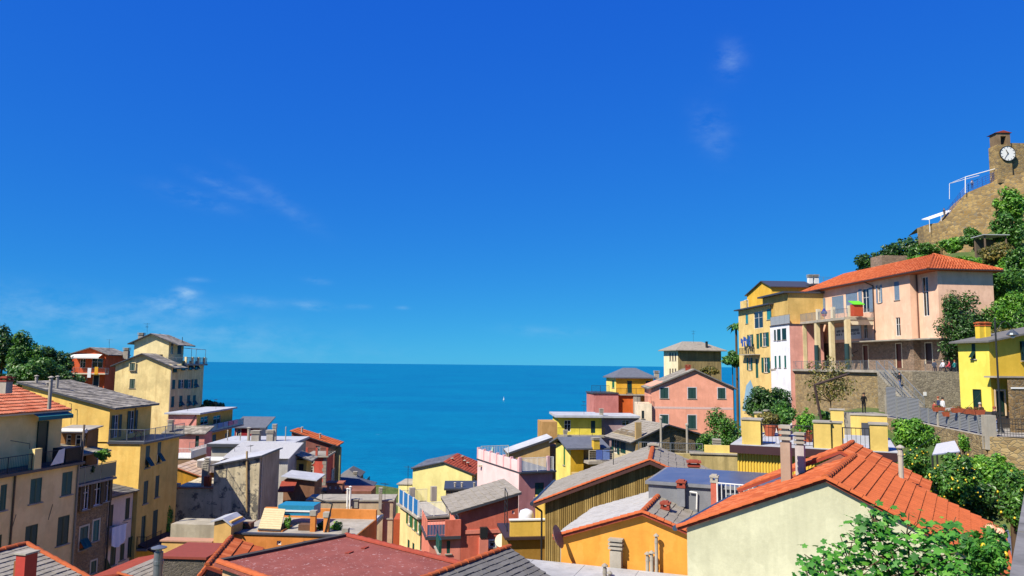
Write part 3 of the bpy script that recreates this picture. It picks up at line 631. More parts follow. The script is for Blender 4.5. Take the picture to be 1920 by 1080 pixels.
pipe(h, [(-.05,-.06,zt-.1),(-.9,-.06,zt-1.4),(-.9,-.06,z1+.7)], .06, paint((90,60,50), .5)); chimney(h, 320, 787, 800, 101.5, .6, 'slab', CONC); aerial(h, 352, 748, 768, 108, 4); aerial(h, 405, 748, 766, 112, 5)
h.finish()
h = House('crimson_house', 'small crimson house with grey mono-pitch roof and cream end wall above the sea', (487, 800, 126), 0, 30)
zt = h.zt; W = h.fx(440,810); v = h.vol(W, 0, 0, 4, 30, zt, plaster((160,44,52), .3), skip='R'); h.vol(-.2,.02,.01,3.98,30,('y',[(.01,zt),(3.98,zt+1.2)]),plaster((214,206,186), .3),'end_wall', skip='L')
v.win('F', (444,804,451,820), 'glass', c=GREEN, trim=CREAMTRIM); slab(h, 'y', [(-.5,zt-.1),(4.4,zt+1.35)], W-.3, 1.2, .14, SLATE_B); h.finish()
# --- ochre shed and white roof terrace
h = House('ochre_shed', 'ochre shed with a pale weathered gable roof in front of the pink house', (374, 892, 80), 3, 38)
zt = h.zt; W = h.fx(303,892); xp = h.fx(328,876); zp = h.fz(328,876); v = h.vol(W, 0, 0, 5, 38, ('x',[(W,zt+.1),(xp,zp),(0,zt)]), plaster((204,148,44), .5, srgb((120,96,50), .8)))
sl = slab(h, 'x', [(W-.3,zt+.05),(xp,zp+.12),(.3,zt-.02)], -.25, 5.2, .1, TILE_O); cover(h, sl, (.3,-.25,zt-.02),(0,5.4,0),(xp-.3,0,zp-zt+.14), 6, 12, covering((190,160,130),(206,176,150),(214,190,170)), 'tile','roof_tile',False,5); h.finish()
h = House('white_terrace_annex', 'low annex with white railed roof terrace left of the pink house', (357, 858, 92), 2, 37)
zt = h.zt; W = h.fx(308,860); v = h.vol(W, 0, 0, 5, 37, zt-.1, plaster((150,120,90), .4)); h.part('terrace_slab', MB().box(W-.1,.12,-.1,5,zt-.1,zt), WHITE)
rail(h, [(W,0,zt),(.05,0,zt),(.05,4.9,zt)], 1.1, WHITE, gap=.16, bar=.02); h.part('parapet', MB().box(-.02,.08,.05,4.9,zt+.001,zt+.75), WHITE); h.finish()
# --- flat-roofed building with chimneys, corrugated roof in front
h = House('flat_roof_block', 'pale flat-roofed block with a row of chimneys behind the mottled wall house', (541, 833, 93), 2, 34)
zt = h.zt; W = h.fx(397,833); v = h.vol(W, 0, 0, 9, 34, zt-.2, plaster((186,180,168), .4)); h.part('roof', MB().box(W-.4,.4,-.4,9.3,zt-.2,zt+.08), GREYROOF); h.part('fascia', MB().box(W-.42,.42,-.46,-.401,zt-.32,zt+.02), LEAD)
for px, yt, yb, w, s in [(466,801,826,.36,'pipe'),(480,807,823,.95,'slab'),(507,806,822,.8,'slab'),(514,795,828,.45,'slab'),(426,806,832,.12,'pipe'),(450,812,828,.12,'pipe'),(535,800,830,.12,'pipe')]: chimney(h, px, yt, yb, 96, w, s, CONC, CONC)
h.finish()
h = House('corrugated_shed', 'shed with a white corrugated roof in front of the flat-roofed block', (540, 858, 84), 2, 38)
zt = h.zt; W = h.fx(421,858); h.vol(W, 0, 0, 6, 38, ('y',[(0,zt-.1),(6,zt+.85)]), plaster((200,196,188), .4)); mb = MB(); n = 70; x0, x1 = W-.2, .2
for i in range(n):
    a = x0+(x1-x0)*i/n; b = x0+(x1-x0)*(i+1)/n; za, zb2 = (.06, 0) if i % 2 else (0, .06)
    mb.add([(a,-.4,zt-.1+za),(b,-.4,zt-.1+zb2),(b,6.2,zt+.98+zb2),(a,6.2,zt+.98+za)], [(0,1,2,3)])
h.part('corrugated_roof', mb, paint((214,212,206), .6, .85)); aerial(h, 440, 836, 855, 86, 8); aerial(h, 470, 834, 850, 86, 9); h.part('louvre', MB().box(W-2.6,W-.1,-1,2,zt-1.5,zt-.2), WHITE)
for i in range(18): h.part('louvre_slat', MB().box(W-2.55+i*.135,W-2.5+i*.135,-1.06,-1.001,zt-1.45,zt-.25), CONC)
h.finish()
h = House('slate_roof_house', 'cream house with broad slate roof beside the red tower house', (575, 863, 88), 4, 32)
zt = h.zt; W = h.fx(541,863); v = h.vol(W, 0, 0, 3, 32, zt, plaster((226,190,96), .35)); v.win('F', (543,873,552,886), 'glass', sill=False); v.win('F', (560,870,569,888), 'door', (24,26,28))
x9 = h.fx(541,832,3); sl = slab(h, 'x', [(W-1.0,zt+1.4),(.7,zt+.02)], -.6, 3.2, .14, LEAD); cover(h, sl, (.7,-.6,zt+.02),(0,3.8,0),(W-1.7,0,1.38), 9, 9, SLATE, 'slate','slate',False,19); h.finish()
# --- mottled wall house
h = House('mottled_house', 'flaking mottled cream plaster house with blind wall in the left middle', (487.5, 857, 70), 2, 38)
mo = plaster((222,206,170), .6, srgb((140,134,120), .8), .95, .75, srgb((104,102,98), .7)); gr = plaster((178,168,146), .5); zt = h.zt; W = h.fx(402,873); zl = h.fz(402,873); L = 6.6
W2 = h.fx(322,920); z2 = h.fz(350,916)
v = h.vol(W, 0, 0, L, 38, ('x',[(W,zl),(0,zt)]), mo, skip='R'); h.vol(-.3,.02,.01,L,38,('y',[(.01,zt),(L,zt+.08)]),gr,'side_wall','plain grey rendered side wall',skip='L')
h.vol(W2, W-.001, .003, L, 38, z2, mo, 'low_wall', 'lower mottled block with parapet'); h.part('coping', MB().box(W2-.1,W-.01,-.08,.35,z2,z2+.12), paint((176,120,90), .8)); h.part('pier', MB().box(W2-.05,W2+.6,-.05,.5,z2+.121,z2+.42), CONC)
sl = slab(h, 'x', [(W-.3,zl+.05),(.25,zt+.12)], -.25, L+.3, .1, LEAD); h.part('roof_sheet', MB().add([(W-.2,-.1,zl+.09),(.15,-.1,zt+.16),(.15,L,zt+.16),(W-.2,L,zl+.09)],[(0,1,2,3)]), GREYROOF, sl)
pipe(h, [h.hit(463,846,'y',-.1),h.hit(463,960,'y',-.1)], .09, paint((190,160,112), .7)); pipe(h, [(.09,.5,zt),(.09,.5,40)], .05, CREAMTRIM)
for px, yt, yb in [(383,868,900),(386,858,918)]: chimney(h, px, yt, yb, 72, .4, 'slab', CONC)
h.part('chimney_block', MB().box(h.fx(384,900,1),h.fx(393,900,1),.8,1.6,z2+.01,h.fz(388,893,1)), paint((190,80,48), .8))
h.finish()
# --- red tower house
h = House('red_tower_house', 'tall salmon red tower house with stone quoins, arched windows and roof terrace by the sea', (612, 857, 111), 3, 24)
rd = plaster((214,92,74), .3); zt = h.zt; W = h.fx(575,870); L = 5.5
v = h.vol(W, 0, 0, L, 24, zt, rd); q = MB()
for i in range(34):
    z0 = zt-.1-i*.5; w = .55 if i % 2 else .4; q.box(-w,.03,-.03,.0001,z0-.46,z0); q.box(.0001,.03,-.03,w,z0-.46,z0)
h.part('quoins', q, paint((170,160,146), .9), kind='stuff')
v.win('F', (580,876,587,887), 'glass', trim=CREAMTRIM); v.win('R', (621,880,625,904), 'glass', trim=CREAMTRIM)
for fc, px, py, r in [('F',583.5,876,.36),('R',623,880,.3)]:
    ax, val = v.plane(fc); p = h.hit(px, py, ax, val); mb = MB(); k = 9; ring = []
    for i in range(k+1): t = math.pi*i/k; ring.append(v.mp(fc, (p.x if fc=='F' else p.y)+math.cos(t)*r, .02, p.z+math.sin(t)*r))
    mb.add(ring, [tuple(range(k+1))]); h.part('arch_head', mb, DARK)
p = h.hit(584,865,'y',0); mb = MB(); mb.tube((p.x,.0,p.z),(p.x,-.05,p.z),.34,None,14); h.part('round_window', mb, DARK); mb = MB(); mb.tube((p.x,-.02,p.z),(p.x,-.045,p.z),.44,None,14); h.part('round_surround', mb, CREAMTRIM)
h.part('cornice', MB().box(W-.3,.35,-.35,L+.3,zt,zt+.22), CONC)
for a, b in [((W,-.25),(.25,-.25)),((.25,-.25),(.25,L))]: rail(h, [(a[0],a[1],zt+.22),(b[0],b[1],zt+.22)], 1.05, IRON)
for x in (W,(W)/2,.12): h.part('pier', MB().box(x-.14,x+.14,-.3,-.02,zt+.221,zt+1.35), plaster((196,92,74), .3))
h.finish()
h = House('red_tile_house', 'grey-walled house with red tiled sloping roof behind the red tower terrace', (628, 835, 121), 3, 26)
zt = h.zt; W = h.fx(546,835); zl = h.fz(546,806); v = h.vol(W, 0, 0, 5, 26, ('x',[(W,zl-.3),(0,zt)]), plaster((150,96,84), .4)); v.win('F', (560,826,566,838), 'glass', sill=False); v.win('F', (592,836,600,848), 'glass', sill=False)
sl = slab(h, 'x', [(W-.2,zl-.1),(.5,zt-.02)], -.5, 5.2, .14, LEAD); cover(h, sl, (.5,-.5,zt-.02),(0,5.7,0),(W-.7,0,zl-zt-.08), 18, 20, TILE, 'tile','roof_tile',False,21,.06)
for px in (600,566): chimney(h, px, 800+(px-566)*.35, 812+(px-566)*.35, 122, .3, 'pipe', CONC, CONC)
h.vol(.02, .8, .5, 1.6, 26, zt-.4, plaster((160,156,110), .4), 'olive_wall'); h.finish()
h = House('orange_far_house', 'small orange house with slate hip roof at the water, last before the sea', (669, 897, 152), 3, 14)
zt = h.zt; W = h.fx(634,900); L = 9; v = h.vol(W, 0, 0, L, 14, zt, plaster((120,92,70), .4), skip='R'); v2 = h.vol(-.2,.02,.01,L-.01,14,zt-.01,plaster((212,126,66), .3),'valley_wall', skip='L')
for b in [(670,902,673,914),(677,899,682,912),(687,896,692,914)]: v2.win('R', b, 'shut', (50,60,56))
hip(h, W, 0, 0, L, zt, zt+1.5, 2.2, SLATE_D, .4, .12, 'y'); chimney(h, 666, 884, 896, 153, .7, 'slab', CONC); h.finish()
h = House('low_hip_house', 'low house with blue-grey hipped roof in front of the orange seaside house', (692, 917, 128), 2, 20)
zt = h.zt; W = h.fx(588,917); h.vol(W, 0, 0, 7, 20, zt, plaster((140,104,84), .4)); hip(h, W, 0, 0, 7, zt, zt+1.5, 3, SLATE_B, .3, .1); h.finish()
h = House('brown_parapet_house', 'brown plaster block with vented parapet chimney below the red tower', (696, 921, 92), 2, 28)
zt = h.zt; W = h.fx(583,921); br = plaster((146,96,76), .5); h.vol(W, 0, 0, 4, 28, zt, br); x0, x1 = h.fx(613,910,-.3), h.fx(642,910,-.3); zc = h.fz(627,907,-.3); cb = h.vol(x0, x1, -.3, 1.2, zt-1.5, zc, plaster((176,126,104), .4), 'vented_stack')
for px in (619,629.5,637): cb.win('F', (px-1.6,912,px+1.6,917), 'glass', sill=False, name='vent')
h.part('stack_lid', MB().box(x0-.12,x1+.12,-.42,1.3,zc,zc+.14), paint((176,104,76), .9)); h.finish()
h = House('beige_block', 'plain beige flat-roofed block with twin silver flues in the valley', (737, 940, 76), 3, 30)
zt = h.zt; W = h.fx(575,942); bg_ = plaster((200,176,146), .5); v = h.vol(W, 0, 0, 3.2, 30, zt, bg_); h.part('coping', MB().box(W-.1,.12,-.12,3.3,zt,zt+.14), CONC); h.part('ledge', MB().box(W,.05,-.08,-.001,zt-1.75,zt-1.63), CONC)
for px, yt, yb in [(651,915,952),(656,911,950)]: chimney(h, px, yt, yb, 75.5, .2, 'pipe', WHITE, WHITE)
chimney(h, 713, 914, 945, 75.5, .3, 'slab', CONC); h.part('pilaster', MB().box(h.fx(648,960,-.3),h.fx(660,960,-.3),-.35,-.001,38,h.fz(652,950,-.3)), bg_); h.part('pilaster', MB().box(h.fx(711,960,-.3),h.fx(718,960,-.3),-.35,-.001,36,h.fz(714,945,-.3)), bg_)
chimney(h, 666, 935, 942, 76, .6, 'slab', CONC); aerial(h, 722, 905, 940, 76, 6); aerial(h, 605, 912, 940, 76, 7)
h.part('brick_shaft', MB().box(.4,2.3,-3,0,30,h.fz(750,962)), paint((196,88,44), .85))
h.finish()
h = House('brown_gable_shed', 'brown shed with lean-to tile canopy beside the mottled house', (590, 900, 80), 3, 34)
zt = h.zt; W = h.fx(532,900); v = h.vol(W, 0, 0, 4, 34, zt, plaster((150,108,82), .5)); slab(h, 'x', [(W-.2,zt+.45),(.3,zt+.02)], -.4, 4.2, .1, GREYROOF)
slab(h, 'y', [(-1.6,zt-.9),(-.01,zt-.1)], W-.2, W+1.4, .1, TILE_R, 'canopy'); h.finish()
# --- terrace with planters
h = House('orange_terrace_house', 'orange rendered roof terrace with planters, solar panel and bent stove pipe', (665, 1003, 47), -4, 44)
orr = plaster((222,140,66), .35); zt = h.zt; W = h.fx(433,1003); zf = h.fz(500,1002); L = 5.5
v = h.vol(W, 0, 0, L, 44, zf-.03, orr); v.win('F', (519,1014,527,1022), 'glass', sill=False, name='vent'); v.win('F', (569,1014,577,1022), 'glass', sill=False, name='vent')
h.part('coping', MB().box(W-.05,.06,-.08,.25,zf-.03,zf+.06), LEAD)
h.vol(W, 0, L-.3, L, zf-.029, zf+.6, orr, 'back_wall'); h.part('terrace_floor', MB().box(W+.05,-.05,.3,L-.31,zf-.029,zf-.01), CONC)
for px, yt in [(587,957),(612,960),(648,990)]: 
    p = h.hit(px, 998, 'y', 1.2 if px < 640 else .4); zz = h.fz(px, yt, p.y); h.part('pier', MB().box(p.x-.16,p.x+.16,p.y-.16,p.y+.16,zf-.02,zz-.3), orr); h.part('pier_cap', MB().box(p.x-.2,p.x+.2,p.y-.2,p.y+.2,zz-.299,zz), CONC)
h.part('stove_pipe', MB().path([h.hit(583,932,'y',1.),h.hit(623,945,'y',1.),h.hit(609,1000,'y',1.)], .045, 8), IRON)
a, b, c, d = [h.hit(px,py,'y',yy) for px,py,yy in [(484,991,.7),(526,993,.7),(535,955,2.6),(496,953,2.6)]]
mb = MB().add([a,b,c,d,a-Vector((0,0,.1)),b-Vector((0,0,.1)),c-Vector((0,0,.1)),d-Vector((0,0,.1))],[(0,1,2,3),(7,6,5,4),(0,4,5,1),(1,5,6,2),(2,6,7,3),(3,7,4,0)]); pn = h.part('skylight_panel', mb, LEAD)
for i in range(9):
    t0, t1 = i/9+.008, (i+1)/9-.008; q0, q1 = a+(d-a)*t0, a+(d-a)*t1; q2, q3 = b+(c-b)*t1, b+(c-b)*t0; u = Vector((0,0,.03)); h.part('panel_strip', MB().add([q0+u,q3+u,q2+u,q1+u,q0,q3,q2,q1],[(0,1,2,3),(0,4,5,1),(1,5,6,2),(2,6,7,3),(3,7,4,0)]), paint((222,200,150), .5, .85), pn)
h.part('skylight_frame', MB().box(a.x-.05,b.x+.1,.75,2.5,zf-.02,a.z-.1), orr)
p = h.hit(556,975,'y',3); h.part('pool_cover', MB().box(p.x-1.2,p.x+1.2,2.8,4.2,zf+.6,zf+1.25), paint((40,140,176), .5)); h.part('cover_bar', MB().box(p.x-1.25,p.x+1.25,2.74,2.79,zf+.85,zf+.95), WHITE)
for px, py in [(460,990),(575,992)]: p = h.hit(px,py,'y',1.6); h.part('crate', MB().box(p.x-.45,p.x+.45,1.3,1.9,zf+.0,zf+.35), paint((110,74,50), .8))
x0, x1 = h.fx(433,1000,-.4), h.fx(402,1000,-.4); z9 = h.fz(420,977,-.4); cp = plaster((226,182,110), .3)
h.vol(h.fx(401,1000,-.5), h.fx(433,1000,-.5), -.5, 1.2, 44, z9, cp, 'stair_block'); hb = h.fx(401,978,-.5); slab(h, 'x', [(hb-.15,z9+.02),(h.fx(433,1000,-.5)-.5,z9+.22),(h.fx(433,1000,-.5)+.1,z9-.2)], -.65, 1.35, .08, GREYROOF, 'stair_roof')
h.vol(h.fx(303,1016,-.5), hb-.001, -.5, .2, 44, h.fz(350,1016,-.5), cp, 'parapet_wall'); h.part('coping', MB().box(h.fx(302,1016,-.5)-.05,hb-.01,-.58,.28,h.fz(350,1016,-.5),h.fz(350,1016,-.5)+.08), paint((200,150,120), .8))
h.vol(h.fx(320,990,4), hb, 4, 6, 44, h.fz(380,984,4), gr, 'grey_back_wall'); h.finish()
h = House('white_roof_house', 'low house with bright white membrane roof and dark gutter behind the orange terrace', (672, 1004, 50), -1, 38)
zt = h.zt; v = h.vol(-4.5, 0, 0, 6.3, 38, zt-.15, plaster((206,196,166), .4)); h.part('roof', MB().box(-4.7,.2,-.2,6.5,zt-.15,zt), paint((206,208,212), .5, .85)); h.part('gutter', MB().box(.21,.42,-.3,6.6,zt-.2,zt+.06), LEAD)
v.win('R', (691,995,697,1014), 'shut', GREEN); chimney(h, 693, 958, 972, 55, .2, 'pipe', STEEL); chimney(h, 677, 986, 1000, 51, .2, 'pipe', STEEL); h.finish()
# --- near roofs at the bottom left
h = House('orange_tile_house', 'orange clay tiled roof beside the silver flue at the bottom left', (335, 1085, 31), 10, 46)
e0 = h.loc(P(337,1079,30)); e1 = h.loc(P(402,1076,27)); r0 = h.loc(P(475,1019,34.5)); r1 = h.loc(P(512,1030,33)); 
zr_ = r0.z; ze = zr_-1.5; x0 = e0.x-.2; xr_ = r0.x-1.2
h.vol(x0+.3, xr_+3.4, -.2, 4.2, 46, ze-.2, plaster((196,150,96), .4))
sl = slab(h, 'x', [(x0,ze),(xr_,zr_),(xr_+3.8,ze)], -.5, 4.5, .12, TILE_R); cover(h, sl, (x0,-.5,ze),(0,5,0),(xr_-x0,0,zr_-ze), 8, 18, TILE, 'tile','roof_tile',True,31,.05); cover(h, sl, (xr_+3.8,-.5,ze),(0,5,0),(-3.8,0,zr_-ze), 8, 18, TILE, 'tile','east_roof_tile',False,32,.05)
capping(h, sl, (xr_,-.5,zr_+.03),(xr_,4.5,zr_+.03), 12, .11, TILE); h.finish()
h = House('striped_slate_house', 'grey slate roof with red chimney pier at the bottom left corner', (45, 1021, 27), -14, 47)
r0 = h.loc(P(45,1021,27)); r1 = h.loc(P(204,1084,23.5)); zr_ = r0.z; x1 = 3.6; ze = zr_-1.25
h.vol(-4, x1-.3, -6, -.2, 47, ze-.25, plaster((200,160,110), .4)); sl = slab(h, 'x', [(-4,zr_-1.3),(0,zr_),(x1,ze)], -6.2, .1, .12, LEAD)
cover(h, sl, (x1,-6.2,ze),(0,6.3,0),(-x1,0,zr_-ze), 16, 13, SLATE, 'slate','slate',True,33,.035); cover(h, sl, (-4,-6.2,zr_-1.3),(0,6.3,0),(4,0,1.3), 16, 12, SLATE, 'slate','west_slate',False,34,.035)
capping(h, sl, (0,-6.2,zr_+.02),(0,.1,zr_+.02), 14, .1, TILE); capping(h, sl, (.05,.08,zr_+.02),(x1,.08,ze+.02), 9, .09, TILE, 'verge_tile')
p = h.loc(P(49,1062,21.5)); h.part('chimney', MB().box(p.x-.16,p.x+.16,p.y-.2,p.y+.2,ze-.6,h.loc(P(49,1037,21.5)).z), paint((198,62,48), .7)); h.part('chimney_cap', MB().box(p.x-.2,p.x+.2,p.y-.24,p.y+.24,h.loc(P(49,1037,21.5)).z,h.loc(P(49,1034,21.5)).z), CONC)
q = h.loc(P(0,1050,20)); h.part('bamboo_screen', MB().box(q.x-1,p.x-.2,p.y-.03,p.y+.03,p.z-.9,p.z+.12), paint((150,92,48), .9)); h.finish()
h = House('pink_tile_verge_house', 'small slate roof with pink verge tiles under the laundry house', (205, 1072, 40), -8, 42)
zt = h.zt; h.vol(-1, 2.6, 0, 4, 42, zt-.5, cream); sl = slab(h, 'x', [(-1.2,zt-.35),(.6,zt),(2.9,zt-.5)], -.2, 4.2, .1, TILE_R); cover(h, sl, (2.9,-.2,zt-.5),(0,4.4,0),(-2.3,0,.5), 7, 8, SLATE, 'slate','slate',True,35); capping(h, sl, (.6,-.2,zt+.02),(2.9,-.2,zt-.46), 6, .09, TILE); h.finish()
h = House('dark_stone_shed', 'dark rubble stone shed with red coping at the bottom left', (385, 1045, 40), -4, 42)
zt = h.zt; W = h.fx(300,1048); h.vol(W, 0, 0, 3, 42, zt-.1, stonemat((84,78,72),(108,100,92),(70,66,62),4.)); h.part('coping', MB().box(W-.05,.1,-.1,3,zt-.1,zt+.02), paint((150,66,48), .8)); h.finish()
fl = empty('silver_flue', P(295,1085,26)-Vector((0,0,4))); tag(fl, 'silver metal flue pipe with conical cap at the bottom left', 'flue'); p = P(295,1022,26); zz = p.z-fl.location.z
MB().tube((0,0,-1),(0,0,zz-.22),.145,None,16).tube((0,0,zz-.62),(0,0,zz-.5),.165,None,16).build('pipe', STEEL, fl, smooth=False); MB().tube((0,0,zz-.22),(0,0,zz-.09),.1,None,12).lathe((0,0,zz-.1),[(.25,0),(.25,.03),(.04,.1)],16).build('rain_cap', STEEL, fl)
# --- red painted flat roof, square on to the corner
A = PZ(650,1007,53.2); B = PZ(418,1055,53.2); ang = math.degrees(math.atan2(A.y-B.y, A.x-B.x))
h = House('red_flat_roof_house', 'maroon painted flat roof edged with clay tiles in the bottom centre foreground', (418,1055,B.y), ang, 47)
zt = 53.2; Lab = (A-B).length; v = h.vol(0, Lab, -7, 0, 47, zt-.12, plaster((206,170,130), .4))
m, n, l, b = newmat('maroon_membrane'); co = ncoord(n, l); f = nnoise(n, l, .9, 6, .65, co); g = nnoise(n, l, 7, 4, .75, co); s_ = nnoise(n, l, 30, 3, .6, co)
x = nmix(n, l, nramp(n, l, f, [(.35,0.),(.7,1.)]), srgb((160,94,84), .75), srgb((134,76,68), .75)); x = nmix(n, l, nramp(n, l, g, [(.60,0.),(.66,.75)]), x, srgb((206,176,172), .8)); x = nmix(n, l, nramp(n, l, s_, [(.5,0.),(.8,.4)]), x, srgb((110,48,46), .8))
l.new(x, b.inputs['Base Color']); b.inputs['Roughness'].default_value = .75; b.inputs['Specular IOR Level'].default_value = .1; nbump(n, l, b, g, .25, .03)
rf = h.part('roof', MB().box(-.2,Lab+.2,-7,.2,zt-.12,zt), m)
capping(h, rf, (Lab+.1,.15,zt+.03),(Lab+.1,-7,zt+.03), 16, .12, TILE_R, 'edge_tile'); capping(h, rf, (-.1,.1,zt+.03),(-.1,-7,zt+.03), 16, .12, TILE, 'edge_tile'); h.part('kerb', MB().box(-.15,Lab+.2,.02,.24,zt+.001,zt+.1), paint((70,62,58), .9))
for k, (px, py) in enumerate([(655,1037),(684,1028)]): p = h.loc(PZ(px,py,zt)); h.part('loose_tile', MB().obox((p.x,p.y,zt+.03),(.14,.05,0),(-.04,.07,0),(0,0,.015)), TILE_R)
h.finish()
# ================================================================ right side of the valley
# --- pale yellow gable house in the middle
h = House('pale_yellow_house', 'pale yellow gable house with red tiled roof in front of the sea', (885, 888, 100), -7, 28)
py_ = plaster((250,236,156), .15); zt = h.zt; W = h.fx(774,888); L = 9; pk = h.fx(832,867); zp = h.fz(832,867.5)
v = h.vol(W, 0, 0, L, 28, ('x',[(W,zt+.45),(pk,zp),(0,zt)]), py_, skip='R'); h.vol(-.2,.02,.01,L,28,zt-.01,plaster((206,150,50), .35),'valley_wall','yellow valley wall with shade painted into its golden tone',skip='L').win('R', (886.5,893,893,903), 'glass')  # valley wall: the house yellow, darkened in colour for its shade
sl = slab(h, 'x', [(W-.2,zt+.5),(pk,zp+.16),(.45,zt-.08)], -.25, L+.2, .14, LEAD); cover(h, sl, (.45,-.25,zt-.08),(0,L+.45,0),(pk-.45,0,zp-zt+.24), 12, 26, TILE_R, 'tile','roof_tile',False,41,.06)
cover(h, sl, (W-.2,-.25,zt+.5),(0,L+.45,0),(pk-W+.2,0,zp-zt-.34), 10, 18, SLATE_B,'slate','slate',False,42)
h.vol(h.fx(745,920), W-.001, .5, 5, 28, h.fz(760,909,.5), py_, 'side_block'); h.part('coping', MB().box(h.fx(744,909,.5),W,.4,5,h.fz(760,909,.5),h.fz(760,909,.5)+.12), CONC)
for px, yt, yb in [(867,854,866),(871,862,876),(877,866,878),(848,858,866)]: chimney(h, px, yt, yb, 103, .3, 'pipe', TILE_R, CONC)
q = h.loc(P(765,893,101)); h.part('aerial', MB().path([(q.x,q.y,q.z-2),(q.x,q.y,q.z+1.4)], .03, 4).path([(q.x-.5,q.y,q.z+1.2),(q.x+.5,q.y,q.z+1.2)], .02, 4), IRON); h.finish()
h = House('low_grey_block', 'low grey rendered block with pipes in front of the pale yellow house', (836, 919, 82), 4, 32)
zt = h.zt; h.vol(0, 9, 0, 5, 32, zt, plaster((150,132,108), .5)); h.part('roof', MB().box(-.2,9,-.2,5.2,zt,zt+.2), LEAD)
for px in (853,866,889): chimney(h, px, 904, 921, 83, .2, 'pipe', CONC, CONC)
sl = slab(h,'x',[(3.5,zt-.6),(10,zt+.1)],-3.2,-.3,.1,CONC); cover(h, sl, (3.5,-3.2,zt-.6),(0,2.9,0),(6.5,0,.7),10,5,SLATE,'slate','slate',False,43); h.vol(3.6,9.8,-3,-.25,32,zt-.75,plaster((130,110,86), .5),'annex_wall'); h.finish()
# --- cream house with blue terrace panels
h = House('cream_lane_house', 'cream house with blue-panelled roof terrace over the lane in the centre', (789, 969, 62), 23, 36)
zt = h.zt; W = h.fx(842,965); L = 6.4; v = h.vol(0, W, 0, L, 36, zt-.15, stonemat((96,86,70),(120,108,88),(80,72,60),2.5), skip='L'); v2 = h.vol(-.02,.3,.01,L-.01,36,zt-.16,plaster((246,214,150), .25),'lane_wall','bright cream lane-side wall', skip='R')
for b in [(765,961,769.5,984),(774,970,778,992),(782.3,976,787,999.6)]: v2.win('L', b, 'open', (52,110,62), None)
for b in [(764,1012,768,1030),(773,1018,777,1036)]: v2.win('L', b, 'shut', GREEN)
h.part('terrace_slab', MB().box(-.35,W,-.2,L+.2,zt-.15,zt), CONC)
blue = paint((28,118,186), .5, .8)
for i in range(4):
    y0_, y1_ = .1+i*1.55, .1+i*1.55+1.25; pn = h.part('screen_panel', MB().box(-.22,-.17,y0_,y1_,zt+.1,zt+1.25), blue); h.part('panel_frame', MB().box(-.25,-.14,y0_-.12,y0_,zt,zt+1.3).box(-.25,-.14,y1_,y1_+.1,zt,zt+1.3), WHITE, pn)
rail(h, [(-.15,-.1,zt),(W-.1,-.1,zt)], 1.1, WHITE, gap=.1, bar=.025); rail(h, [(-.15,L,zt),(W,L,zt)], 1.1, CREAMTRIM, gap=.12, bar=.02)
for x in (1.,3.): h.part('pier', MB().box(x-.25,x+.25,L-.3,L+.1,zt+.001,zt+1.3), CONC)
zz = h.fz(800,1030); h.part('balcony', MB().box(-.1,W,-1.6,-.001,zz-.2,zz), CONC); rail(h, [(-.05,-1.5,zz),(W-.1,-1.5,zz)], 1., paint((30,74,52), .5)); h.vol(-.05, W, -1.55, -.02, 36, zz-.21, plaster((240,196,120), .3), 'lower_wall').win('L', (790,1034,794,1050), 'shut', GREEN, metres=False)
h.finish()
# --- brick red house
h = House('brick_red_house', 'brick red house with slate mono-pitch roof and corner balcony in the lower centre', (864.6, 959, 52), 12, 40)
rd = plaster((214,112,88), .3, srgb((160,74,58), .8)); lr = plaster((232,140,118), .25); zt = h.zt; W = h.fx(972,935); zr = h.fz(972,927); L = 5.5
v = h.vol(0, W, 0, L, 40, ('x',[(0,zt),(W,zr)]), rd, skip='L'); v2 = h.vol(-.02,.3,.01,L,40,zt-.01,lr,'lane_wall','red lane wall with sunlight painted into its salmon tone', skip='R'); v2.win('L', (854,966,860,985), 'shut', GREEN, WHITE, name='door')  # one red plaster: shade put into the front tone, sun into the lane tone
v.win('F', (960,957,965,964), 'glass', sill=False); v.win('F', (918,1014,928,1026), 'glass', trim=WHITE)
s_ = (zr-zt)/W; za, zq = zt-.7*s_+.17, zr+.15*s_+.17; sl = slab(h, 'x', [(-.7,za),(W+.15,zq)], -.35, L+.3, .16, LEAD); cover(h, sl, (-.7,-.35,za),(0,L+.65,0),(W+.85,0,zq-za), 11, 10, SLATE,'slate','slate',True,44,.04)
zb_ = h.fz(864,1000); h.part('string_course', MB().box(.3,W,-.06,-.001,zb_-.05,zb_+.2), lr)
h.part('balcony_slab', MB().box(-2.4,-.03,-.3,3.5,zb_-.3,zb_-.1), LEAD); rail(h, [(-.1,-.2,zb_-.1),(-2.3,-.2,zb_-.1),(-2.3,3.4,zb_-.1)], 1.05, lr, gap=.2, bar=.012); h.part('balcony_parapet', MB().box(-1.1,-.03,-.25,-.1,zb_-.099,zb_+.95), rd)
v3 = h.vol(-2.1, -.03, 0, L, 40, zb_-.31, lr, 'lower_wall'); v3.win('L', (822,1006,828.5,1031), 'shut', (20,84,72), name='door'); v3.win('F', (837.5,1014,844,1038), 'shut', (20,84,72), name='door')
p = h.hit(907,1000,'y',-.2); h.part('wall_lamp', MB().box(p.x-.25,p.x+.25,-.35,-.001,p.z-.3,p.z+.4), IRON); h.part('lamp_base', MB().box(p.x-.3,p.x+.3,-.3,-.001,p.z-1.6,p.z-.301), lr)
p = h.hit(941,1014,'y',-.5); mb = MB()
h.part('satellite_dish', MB().lathe((0,0,0),[(.05,0),(.3,.06),(.45,.16)],14), CREAMTRIM).matrix_local = Matrix.Translation((p.x,p.y,p.z-h.zb)) @ Matrix.Rotation(1.1,4,'X') @ Matrix.Rotation(-.5,4,'Y'); h.part('dish_arm', MB().tube((p.x,p.y+.05,p.z),(p.x,-.01,p.z-.2),.03,None,5), STEEL)
h.finish()
